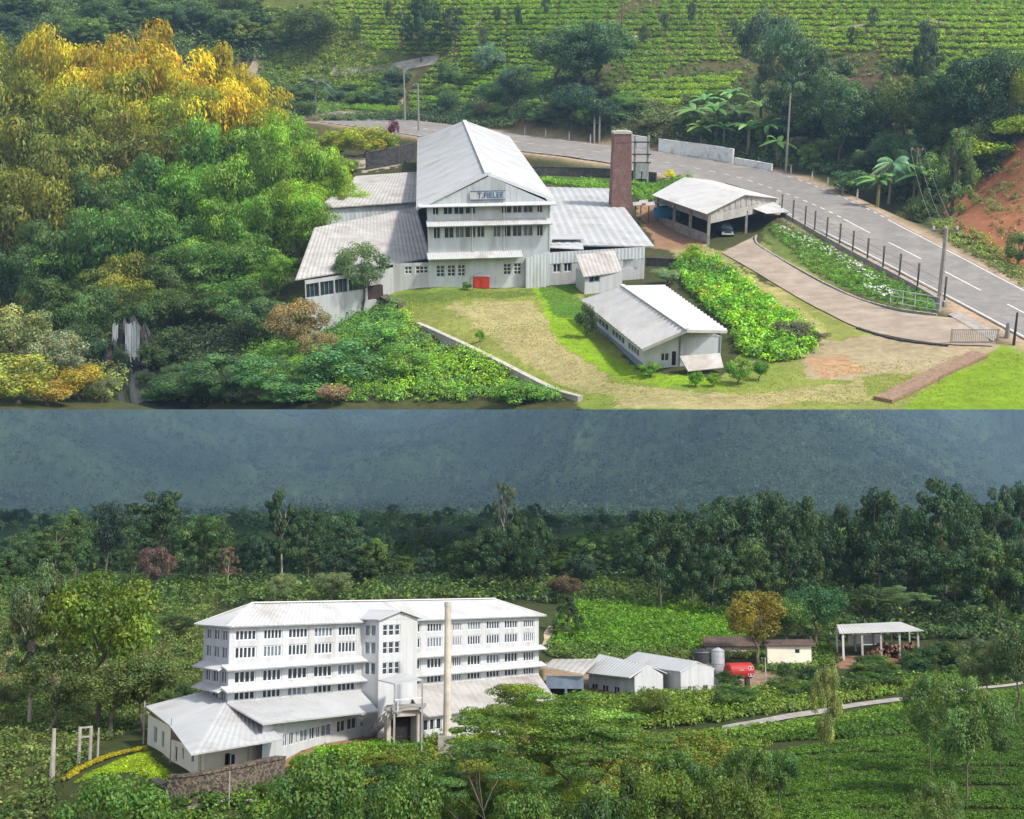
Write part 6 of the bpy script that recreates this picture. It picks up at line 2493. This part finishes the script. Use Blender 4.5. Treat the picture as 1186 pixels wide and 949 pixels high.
arr.append(clump_field(A, p, 1.5, 16, .5, [(.08, .10, .04), (.13, .15, .04), (.05, .08, .03), (.30, .18, .02)], (3, 3, 3, .5)))
p = sample_area(A, [(606, 208), (762, 214), (800, 206), (790, 218), (745, 236), (735, 228), (640, 214)], 900)
arr.append(clump_field(A, p, .9, 12, .4, [(.07, .14, .02), (.10, .19, .02)]))
p = sample_area(A, [(800, 312), (830, 296), (836, 300), (806, 318)], 40)
arr.append(clump_field(A, p, .6, 10, .35, [(.1, .16, .03)]))
p = sample_area(A, [(1110, 260), (1186, 310), (1186, 335), (1090, 275), (1060, 250), (1090, 235)], 420)
arr.append(clump_field(A, p, 1.0, 10, .4, [(.08, .11, .03), (.12, .15, .03)]))
p = sample_area(A, [(1130, 200), (1186, 170), (1186, 300), (1150, 270)], 130)
arr.append(clump_field(A, p, .9, 10, .4, [(.09, .12, .03), (.13, .12, .04)]))
p = sample_area(A, [(190, 436), (230, 424), (345, 436), (350, 473), (185, 473)], 700)
p = p[(HA - p[:, 2]) / p[:, 1] < EDGE - .006]
arr.append(clump_field(A, p, 1.2, 14, .46, [(.035, .06, .02), (.055, .10, .03), (.08, .13, .03)]))
stuff('undergrowth', A, arr, label='tangled green undergrowth covering the banks and slopes', cat='undergrowth')
p = sample_area(A, [(778, 314), (800, 300), (822, 304), (870, 336), (905, 366), (944, 396), (942, 412), (896, 422), (858, 412), (846, 384), (806, 346)], 1150)
arr = [clump_field(A, p, 1.25, 16, .62, [(.07, .17, .012), (.11, .24, .012), (.15, .27, .014), (.05, .12, .014)], None, 1.1, .7, .08, .5, .2, .3, .12)]
p = sample_area(A, [(778, 314), (800, 300), (822, 304), (870, 336), (905, 366), (940, 396), (900, 410), (846, 384), (806, 346)], 90)
arr.append(clump_field(A, p + V(0, 0, 1.6), .4, 5, .36, [(.55, .22, .02), (.50, .08, .02), (.45, .33, .03)], None))
stuff('croton_foliage', A, arr, 'leaf_gloss', 'glossy bright green broad leaved plants filling the sloping garden bed', 'garden plants')
BED = [(888, 264), (902, 256), (950, 280), (1000, 308), (1045, 331), (1086, 354), (1075, 362), (1040, 354), (1000, 343), (940, 315)]
p = sample_area(A, BED, 900)
arr = [clump_field(A, p, .7, 12, .34, [(.06, .13, .02), (.09, .18, .02), (.10, .12, .04)])]
stuff('bed_foliage', A, arr, label='low green plants of the flower bed between drive and road', cat='garden plants')
p = np.concatenate([sample_area(A, q, n) for q, n in (([(897, 270), (905, 264), (950, 286), (940, 294)], 46), ([(945, 290), (955, 284), (1000, 312), (985, 316)], 50), ([(985, 312), (995, 308), (1020, 326), (1005, 330)], 26), ([(995, 332), (1025, 336), (1040, 346), (1020, 348)], 40))])
stuff('white_flowers', A, [clump_field(A, p + V(0, 0, .7), .40, 4, .26, [(.42, .42, .40)], None, .7, .4, .02, .7, .05)], label='white flowers in drifts along the garden bed', cat='flowers')
LAWN = [(470, 345), (640, 333), (686, 338), (690, 395), (744, 434), (842, 442), (905, 425), (1190, 408), (1186, 473), (700, 473), (600, 430), (486, 378)]
p = sample_area(A, LAWN, 17000)
p = p[((HA - p[:, 2]) / p[:, 1] < EDGE - .003) & (nz(p[:, 0], p[:, 1], .12, 3) + rng.normal(0, .7, len(p)) > -.1)]
stuff('grass', A, [clump_field(A, p, .16, 4, .15, [(.17, .18, .045), (.14, .20, .02), (.22, .19, .07)], None, .3, .2, .1, .35, .18, .3, .06)], label='short tufted grass on the factory lawn', cat='grass')

# ================================================================== PLANTS OF THE VALLEY
PL['cur'] = B
FD, FM, FL, FB = (.026, .050, .018), (.044, .078, .022), (.075, .115, .026), (.034, .066, .030)
for kind, px, d, top, w, c, lab in [
    # forest behind the wood store
    ('tall', 766, 262, 588, 78, FD, 'tall dark forest tree at the near end of the forest behind the tea patch'),
    ('tall', 802, 270, 600, 64, FD, 'dark forest tree second in the forest edge behind the tea patch'),
    ('tall', 848, 280, 573, 84, FD, 'high crowned dark forest tree behind the brown roofed house'),
    ('tall', 893, 282, 565, 84, FD, 'highest crown of the forest block behind the beige hut'),
    ('tall', 930, 280, 573, 66, FD, 'dark forest tree at the notch in the forest skyline'),
    ('tall', 978, 285, 582, 54, FD, 'narrow dark tree just past the notch in the forest skyline'),
    ('tall', 1020, 283, 563, 84, FD, 'dark tree with a domed crown rising over the wood store'),
    ('tall', 1056, 292, 584, 66, FB, 'bluish dark tree behind the domed crown'),
    ('tall', 1096, 280, 551, 92, FD, 'tallest forest tree of all with a small domed top'),
    ('tall', 1134, 290, 569, 74, FD, 'dark forest tree beside the tallest one'),
    ('tall', 1164, 300, 561, 62, FB, 'bluish forest tree near the end of the forest skyline'),
    ('tall', 1190, 300, 556, 62, FB, 'last bluish forest tree at the end of the skyline'),
    ('tall', 745, 300, 604, 56, FM, 'lower forest tree where the forest meets the open field'),
    # second row
    ('tall', 828, 256, 632, 66, FD, 'dark tree in the lower forest row above the brown roof'),
    ('tall', 872, 256, 622, 70, FM, 'mid green tree in the lower forest row'),
    ('tall', 914, 258, 612, 72, FD, 'dark tree in the lower forest row over the beige hut'),
    ('tall', 1052, 258, 620, 84, FD, 'wide dark tree close behind the wood store roof'),
    ('tall', 1108, 252, 634, 86, FD, 'wide dark tree past the end of the wood store'),
    ('tall', 1156, 250, 618, 86, FM, 'mid green tree near the end of the lower forest row'),
    ('tall', 1194, 250, 628, 70, FD, 'dark tree at the end of the lower forest row'),
    ('round', 945, 228, 676, 76, (.035, .085, .03), 'fresh green rounded tree between the hut and the wood store'),
    ('round', 1002, 240, 676, 70, (.03, .055, .018), 'dark rounded tree just behind the wood store'),
    ('umbrella', 1043, 240, 678, 86, (.07, .11, .04), 'light green flat crowned tree behind the wood store roof'),
    ('round', 878, 205, 682, 86, (.13, .115, .018), 'tree with orange brown autumn foliage beside the beige hut'),
    ('round', 912, 216, 690, 60, (.045, .085, .018), 'green tree close behind the autumn coloured tree'),
    ('grevillea', 1143, 180, 737, 76, (.085, .115, .045), 'bushy pale tree on the slope past the wood store'),
    ('round', 1180, 175, 722, 60, (.06, .09, .03), 'green tree at the rim of the slope past the wood store'),
    # left bank
    ('round+', 112, 150, 658, 138, (.080, .122, .014), 'huge bright yellow green spreading tree on the slope beside the factory'),
    ('round', 128, 144, 762, 112, (.06, .085, .022), 'dusky lower crown beneath the huge yellow green tree'),
    ('round', 62, 146, 752, 96, (.045, .07, .02), 'dusky bush tree between eucalyptus and the huge tree'),
    ('round', 165, 146, 756, 80, (.055, .08, .022), 'small olive tree under the edge of the huge tree'),
    ('gum', 33, 152, 646, 88, (.05, .075, .026), 'tall pale trunked eucalyptus at the edge of the valley view'),
    ('round', 122, 330, 578, 54, (.022, .04, .026), 'dark ball shaped tree on the hazy skyline'),
    ('round', 86, 325, 586, 50, FM, 'rounded tree beside the dark ball shaped one'),
    ('tall', 182, 270, 567, 84, FD, 'tall dark many lobed tree above the upper field edge'),
    ('tall', 62, 300, 604, 72, FM, 'mid green forest tree below the skyline pair'),
    ('tall', 236, 268, 596, 70, FM, 'mid green tree beside the tall many lobed one'),
    ('round', 180, 248, 632, 44, (.075, .05, .04), 'small purple brown tree at the upper field edge'),
    ('gum', 263, 262, 634, 30, (.08, .06, .035), 'slim reddish brown tree at the upper field edge'),
    ('gum', 326, 280, 564, 52, FD, 'dark layered tree above the factory roof'),
    ('tall', 356, 290, 586, 56, FD, 'dark tree next to the layered one above the factory roof'),
    ('tall', 398, 300, 590, 62, FB, 'bluish forest tree above the middle of the factory roof'),
    ('grevillea', 327, 238, 663, 42, (.12, .15, .06), 'small pale green tree peeping over the factory roof ridge'),
    ('round', 384, 245, 662, 50, (.09, .11, .045), 'pale olive tree peeping over the factory roof'),
    ('tall', 10, 300, 624, 60, FM, 'forest tree at the edge of the view above the eucalyptus'),
    ('gum', 585, 300, 558, 34, (.045, .06, .035), 'single emergent slender tree high above the forest'),
    ('tall', 598, 275, 592, 56, FD, 'dark tree at the foot of the single emergent tree'),
    ('tall', 566, 270, 610, 62, FD, 'dark tree before the emergent tree, over the roof'),
    ('tall', 536, 275, 626, 52, FD, 'dark lower forest tree over the roof near the chimney top'),
    ('tall', 618, 265, 600, 56, FD, 'dark tree on the far side of the emergent tree'),
    ('round', 674, 275, 640, 42, (.025, .045, .024), 'dark rounded tree at the edge of the bright field'),
    ('round', 655, 262, 666, 44, (.085, .065, .035), 'brownish tree above the sandy path'),
    ('cone', 657, 222, 688, 42, (.020, .036, .016), 'black green conical tree beside the bright tea patch'),
    ('round', 205, 205, 712, 44, (.04, .065, .022), 'dark bush tree alone on the scrubby field'),
    # foreground
    ('grevillea', 960, 128, 769, 42, (.13, .15, .045), 'slender silver oak standing alone in the tea'),
    ('grevillea', 1078, 130, 778, 62, (.065, .105, .028), 'first of two silver oaks in the tea, with a narrow crown'),
    ('grevillea', 1120, 118, 780, 96, (.065, .108, .028), 'larger silver oak with a wide crown in the tea'),
    ('grevillea', 1160, 128, 810, 50, (.055, .09, .026), 'faint silver oak behind the larger one'),
    ('grevillea', 1088, 98, 902, 70, (.075, .115, .03), 'top of a silver oak rising from below the picture'),
    ('umbrella+', 640, 118, 800, 250, (.070, .118, .020), 'wide flat crowned tree spreading in front of the factory wing'),
    ('umbrella', 590, 122, 790, 150, (.105, .145, .018), 'feathery yellow green crown nearest the slender chimney'),
    ('umbrella', 700, 112, 836, 200, (.06, .10, .018), 'darker flat crowned tree under the wide one'),
    ('umbrella', 560, 104, 858, 180, (.05, .095, .022), 'low green flat crown below the wide tree'),
    ('round+', 372, 101, 868, 130, (.05, .095, .018), 'dense bushy tree in front of the terrace wall'),
    ('round', 130, 98, 890, 140, (.05, .10, .016), 'leafy bush tree below the yellow hedge'),
    ('round', 470, 100, 886, 100, (.06, .10, .018), 'rounded bush tree at the middle of the lower rim'),
    ('round', 800, 104, 862, 90, (.045, .085, .018), 'dark green bush tree by the bend of the path'),
    ('round', 866, 112, 862, 64, (.05, .095, .02), 'green bush tree at the near end of the path'),
    ('round', 770, 98, 890, 90, (.065, .10, .015), 'yellowish bush tree on the lower rim'),
    ('round', 850, 96, 896, 90, (.06, .09, .016), 'olive bush tree at the corner of the tea field'),
    ('round', 690, 96, 905, 90, (.04, .075, .018), 'dark bush under the wide flat crowned tree'),
    ('round', 610, 95, 912, 90, (.05, .09, .018), 'green bush under the flat crown on the lower rim'),
    ('round', 905, 114, 866, 50, (.045, .085, .02), 'rounded bush below the path near the tea field'),
    ('round', 756, 160, 797, 44, (.085, .115, .02), 'feathery bush in front of the gabled storage shed'),
    ('shrub', 684, 146, 812, 84, (.06, .10, .02), 'broad bush below the storage sheds'),
    ('shrub', 620, 154, 808, 60, (.09, .13, .02), 'bush against the end of the factory wing'),
]:
    tree(kind, px, 0, top, w, c, lab, d=d, jitter=.05)

for i in range(100):
    px = rng.uniform(-20, 1206)
    d = rng.uniform(280, 400)
    if 640 < px < 745 and d < 330: d = 340
    y0 = 672 - (zB(np.array([(px - CX) / F * d]), np.array([d]))[0] - HB) / d * F
    hgt = rng.uniform(40, 88) * 300 / d * (1.0 if not 420 < px < 760 else .7)
    tree('tall', px, 0, y0 - hgt, rng.uniform(34, 60) * 300 / d, [FD, FM, FB, FL][i % 4], 'forest tree in the dark wood behind the factory', 'forest trees behind the factory', d=d)
for i in range(95):
    px = rng.uniform(-20, 1206)
    d = 420 * 4.0 ** rng.random()
    y0 = 672 - (zB(np.array([(px - CX) / F * d]), np.array([d]))[0] - HB) / d * F
    tree(['tall', 'round', 'gum'][i % 3], px, 0, y0 - rng.uniform(22, 46) * 420 / d, rng.uniform(20, 44) * 420 / d, [FM, FB, FL][i % 3], 'hazy tree on the valley floor below the mountain', 'hazy trees on the valley floor', d=d)
for i in range(24):
    px = rng.uniform(880, 1190)
    d = rng.uniform(206, 240)
    if px < 958 or (970 < px < 1075 and d < 228): continue
    tree('shrub', px, 0, 672 + (HB - 6.5) / d * F - rng.uniform(0, 10), rng.uniform(24, 44), [(.035, .065, .02), (.05, .085, .02)][i % 2], 'low dark bush at the forest edge around the wood store', 'bushes around the wood store', d=d)
for i in range(70):
    px = rng.uniform(-20, 1206)
    d = 700 * 2.6 ** rng.random()
    y0 = 672 - (zB(np.array([(px - CX) / F * d]), np.array([d]))[0] - HB) / d * F
    h_ = rng.uniform(11, 26) * (1000 / d) ** .5
    tree(['tall', 'round', 'gum'][i % 3], px, 0, y0 - h_, h_ * rng.uniform(.6, 1.1), [FM, FB, FL][i % 3], 'faint tree far off at the foot of the mountain', 'faint trees at the mountain foot', d=d)
HEDGE = 'dark bushes on the slope above the path'
for i in range(52):
    px = rng.uniform(835, 1200)
    base = np.interp(px, [835, 950, 1060, 1200], [830, 812, 797, 780]) - rng.uniform(0, 30)
    tree('shrub', px, base, base - rng.uniform(14, 24), rng.uniform(22, 46), [(.03, .06, .018), (.045, .09, .02), (.06, .10, .02)][i % 3], 'dark green bush on the slope between path and wood store', HEDGE)
RIM = 'bushes massed along the lower rim of the valley'
for i in range(60):
    px = rng.uniform(330, 900)
    d = rng.uniform(94, 132)
    top = 672 + (HB + 3.2 - rng.uniform(0, 3)) / d * F
    tree(['shrub', 'round'][i % 2], px, 0, top, rng.uniform(40, 80), [(.045, .085, .016), (.07, .115, .018), (.03, .06, .02), (.10, .125, .015)][i % 4], 'bush in the thicket along the lower rim of the valley', RIM, d=d)
for i in range(26):
    px = rng.uniform(0, 230)
    d = rng.uniform(160, 215)
    tree('shrub', px, 0, 672 + (HB - 2.0 - rng.uniform(0, 1.5)) / d * F - 10, rng.uniform(20, 44), [(.05, .075, .022), (.08, .10, .03), (.06, .10, .02)][i % 3], 'low bush on the scrubby slope beside the factory', 'bushes on the scrubby slope', d=d)
for i in range(12):
    px = 437 + i * 10
    tree('shrub', px, 874, 860 - (i % 3), 16, (.085, .17, .02), 'fresh green bush in the row at the foot of the factory', 'green bushes along the factory foot')

arr = []
p = sample_area(B, [(860, 884), (1000, 858), (1200, 842), (1240, 1000), (860, 1000)], 15000)
row = (p[:, 1] / 1.9 + .25 * nz(p[:, 0], p[:, 1], .05, 4)) % 1.0
lane = (p[:, 1] / 9.0 + .16 * nz(p[:, 0], p[:, 1], .03, 8) + .3) % 1.0
cross = (p[:, 0] / 26 + p[:, 1] / 40) % 1.0
p = p[(row < .74) & (lane > .15) & (cross > .035)]
arr.append(clump_field(B, p, .44, 9, .15, [(.036, .076, .011), (.049, .10, .011), (.060, .112, .013)], None, .6, .6, .05, .55, .10, .10, .05))
p = sample_area(B, [(890, 862), (960, 842), (1060, 824), (1186, 806), (1186, 838), (1000, 856)], 2600)
arr.append(clump_field(B, p, .42, 9, .22, [(.032, .066, .012), (.045, .09, .012)], None, .8, .6))
p = sample_area(B, [(655, 700), (770, 699), (865, 714), (862, 752), (640, 750)], 5200)
lane = (p[:, 1] / 12.0 + .2 * nz(p[:, 0], p[:, 1], .04, 8)) % 1.0
p = p[lane > .12]
arr.append(clump_field(B, p, .75, 8, .34, [(.065, .135, .012), (.085, .165, .013)], None, .7, .6, .06, leafvar=.12))
stuff('tea_bushes', B, arr, label='dense dark and bright green tea bushes in the valley', cat='tea')
arr = []
p = sample_area(B, [(620, 850), (836, 846), (900, 838), (1060, 812), (1190, 796), (1190, 810), (1060, 828), (960, 846), (880, 870), (830, 862), (700, 858)], 2600)
arr.append(clump_field(B, p, .26, 11, .17, [(.06, .11, .016), (.09, .15, .02)]))
p = sample_area(B, [(880, 752), (960, 748), (975, 768), (960, 775), (880, 778)], 500)
arr.append(clump_field(B, p, .5, 11, .26, [(.05, .09, .016), (.07, .11, .02)]))
p = sample_area(B, [(-40, 695), (245, 694), (240, 800), (165, 836), (75, 900), (60, 1000), (-60, 1000)], 5200)
arr.append(clump_field(B, p, .75, 13, .27, [(.055, .085, .02), (.09, .11, .03), (.045, .085, .018), (.12, .11, .045)], (3, 3, 3, 1)))
p = sample_area(B, [(330, 905), (430, 868), (560, 852), (700, 852), (835, 858), (880, 880), (870, 1000), (150, 1000), (200, 946), (330, 924)], 4200)
arr.append(clump_field(B, p, .75, 15, .24, [(.035, .07, .016), (.055, .105, .016), (.085, .14, .016), (.11, .12, .02)]))
p = sample_area(B, [(620, 830), (640, 814), (735, 808), (840, 808), (905, 799), (1190, 774), (1190, 782), (1060, 802), (900, 827), (836, 838), (620, 848)], 2800)
arr.append(clump_field(B, p, .8, 13, .3, [(.04, .08, .018), (.065, .12, .018), (.09, .13, .02)]))
p = sample_area(B, [(430, 870), (560, 860), (560, 893), (430, 896)], 420)
arr.append(clump_field(B, p, .4, 10, .18, [(.14, .10, .06), (.10, .08, .045), (.08, .12, .03)]))
p = sample_area(B, [(335, 884), (432, 862), (560, 852), (560, 860), (432, 872), (345, 898)], 700)
arr.append(clump_field(B, p, .34, 13, .2, [(.07, .16, .014), (.10, .20, .014)]))
p = sample_area(B, [(625, 755), (640, 745), (880, 752), (880, 762), (700, 768), (640, 762)], 700)
arr.append(clump_field(B, p, .7, 12, .3, [(.06, .10, .02), (.09, .10, .03)]))
p = sample_area(B, [(-100, 692), (1300, 690), (1300, 745), (870, 745), (870, 712), (640, 700), (240, 706), (-100, 700)], 3600)
arr.append(clump_field(B, p, 2.0, 14, .55, [(.025, .045, .016), (.04, .07, .02), (.06, .09, .02)]))
stuff('undergrowth', B, arr, label='mixed green scrub and weeds over the valley slopes', cat='undergrowth')
# clipped yellow hedge along the garden
P_ = resample([B.ground(*p) for p in ((75, 905), (100, 890), (130, 878), (166, 870))], 40)
P_ = np.repeat(P_, 5, 0) + rng.normal(0, .1, (200, 3)) * V(1, 1, 0)
me = clump_field(B, P_, .30, 26, .11, [(.24, .20, .010), (.19, .18, .010)], None, .9, .8, .05, .6, .06, .05)
hd = array_mesh('hedge', me[0], me[1], M['leaf'], 'tint', me[2])
o = bpy.data.objects.new('hedge', hd)
COL.objects.link(o)
o.color = (1, 1, 1, 1)
tag(o, 'long clipped bright yellow hedge curving beside the cream wing', 'hedge')
p = sample_area(B, [(84, 908), (166, 873), (198, 900), (190, 910), (150, 895)], 1500)
stuff('grass', B, [clump_field(B, p, .15, 6, .12, [(.17, .25, .015), (.22, .27, .02)], None, .6, .3, .08, .4)], label='bright lawn grass in the garden below the yellow hedge', cat='grass')
# woods on the mountain side, one mass
arr = []
for n, y0, y1, r, lf in ((11000, 1150, 2600, 5.5, 2.0), (22000, 2500, 8800, 15.0, 4.6)):
    Y = y0 * (y1 / y0) ** rng.random(n)
    X = rng.uniform(-.44, .44, n) * Y
    p = np.stack([X, Y, zB(X, Y)], 1)
    near = y0 < 2000
    if near: p = p[nz(X, Y, .006, 14) > -.35]
    arr.append(clump_field(B, p, r, 10, lf, [(.035, .062, .022), (.05, .085, .024), (.07, .11, .03)] if near else [(.015, .031, .016), (.022, .040, .017), (.032, .053, .021)], None, .8 if near else 1.0, .2, .05, .7, .10, .3, .003, leafvar=.09))
stuff('distant_forest', B, arr, label='continuous dark forest covering the hazy mountain side', cat='forest')
n = 3000
Y = 400 * 6.0 ** rng.random(n)
X = rng.uniform(-.44, .44, n) * Y
k = nz(X, Y, .012, 14) > -.1
p = np.stack([X, Y, zB(X, Y)], 1)[k]
stuff('valley_scrub', B, [clump_field(B, p, 5.0, 14, 2.0, [(.03, .055, .02), (.045, .08, .02), (.06, .10, .025)], None, 1.0, .3)], label='scrub and hedgerows over the hazy valley floor', cat='scrub')
# ================================================================== light, air, render
def setup():
    w = bpy.data.worlds.new('World')
    SC.world = w
    w.use_nodes = True
    N, L = w.node_tree.nodes, w.node_tree.links
    bg = N['Background']
    sky = N.new('ShaderNodeTexSky')
    sky.sky_type = 'NISHITA'
    sky.sun_disc = False
    el, az = math.radians(SUN_EL), math.radians(SUN_AZ)     # azimuth: from behind the viewer towards the right
    d = Vector((math.sin(az) * math.cos(el), -math.cos(az) * math.cos(el), math.sin(el)))
    sky.sun_elevation = el
    sky.sun_rotation = math.atan2(d.x, d.y)
    sky.altitude = 1200
    sky.air_density = 1.0
    sky.dust_density = 2.5
    sky.ozone_density = 1.0
    hs = N.new('ShaderNodeHueSaturation')           # thin cloud: a paler sky
    hs.inputs['Saturation'].default_value = .35
    L.new(sky.outputs[0], hs.inputs['Color'])
    L.new(hs.outputs[0], bg.inputs['Color'])
    bg.inputs['Strength'].default_value = SKY
    ld = bpy.data.lights.new('sun', 'SUN')
    ld.energy = SUN
    ld.angle = math.radians(SUN_ANG)
    ld.color = (1.0, .94, .84)
    lo = bpy.data.objects.new('sun', ld)
    COL.objects.link(lo)
    lo.rotation_euler = d.to_track_quat('Z', 'Y').to_euler()
    lo.location = d * 300
    # valley haze
    m = bpy.data.materials.new('haze')
    m.use_nodes = True
    n = m.node_tree.nodes
    n.clear()
    out = n.new('ShaderNodeOutputMaterial')
    v = n.new('ShaderNodeVolumePrincipled')
    v.inputs['Color'].default_value = HAZE_COL
    v.inputs['Density'].default_value = HAZE
    v.inputs['Anisotropy'].default_value = .2
    m.node_tree.links.new(v.outputs[0], out.inputs['Volume'])
    try: m.cycles.homogeneous_volume = True
    except Exception: pass
    h = Mesh()
    h.prism([(-4600, -150), (4600, -150), (6200, 11000), (-6200, 11000)], -22, 2400)
    PL['cur'] = B
    solo('haze', h, m, None, None, (0, 0, 0), kind='stuff')
    SC.view_settings.view_transform = 'Standard'
    SC.view_settings.look = 'None'
    SC.view_settings.exposure = EXPO
    SC.view_settings.gamma = 1
    SC.render.engine = 'CYCLES'
    c = SC.cycles
    c.use_denoising = True
    c.max_bounces = 6
    c.diffuse_bounces = 3
    c.glossy_bounces = 2
    c.transmission_bounces = 3
    c.transparent_max_bounces = 4
    c.volume_bounces = 0
    c.caustics_reflective = c.caustics_refractive = False
    c.use_adaptive_sampling = True
    c.adaptive_threshold = .015


SUN_EL, SUN_AZ, SUN, SUN_ANG, SKY, EXPO = 42, 45, 2.8, 5.0, .15, .9
HAZE, HAZE_COL = .00009, (.42, .66, 1.0, 1)
setup()
for o in bpy.data.objects:
    if 'base' in o.keys(): del o['base']
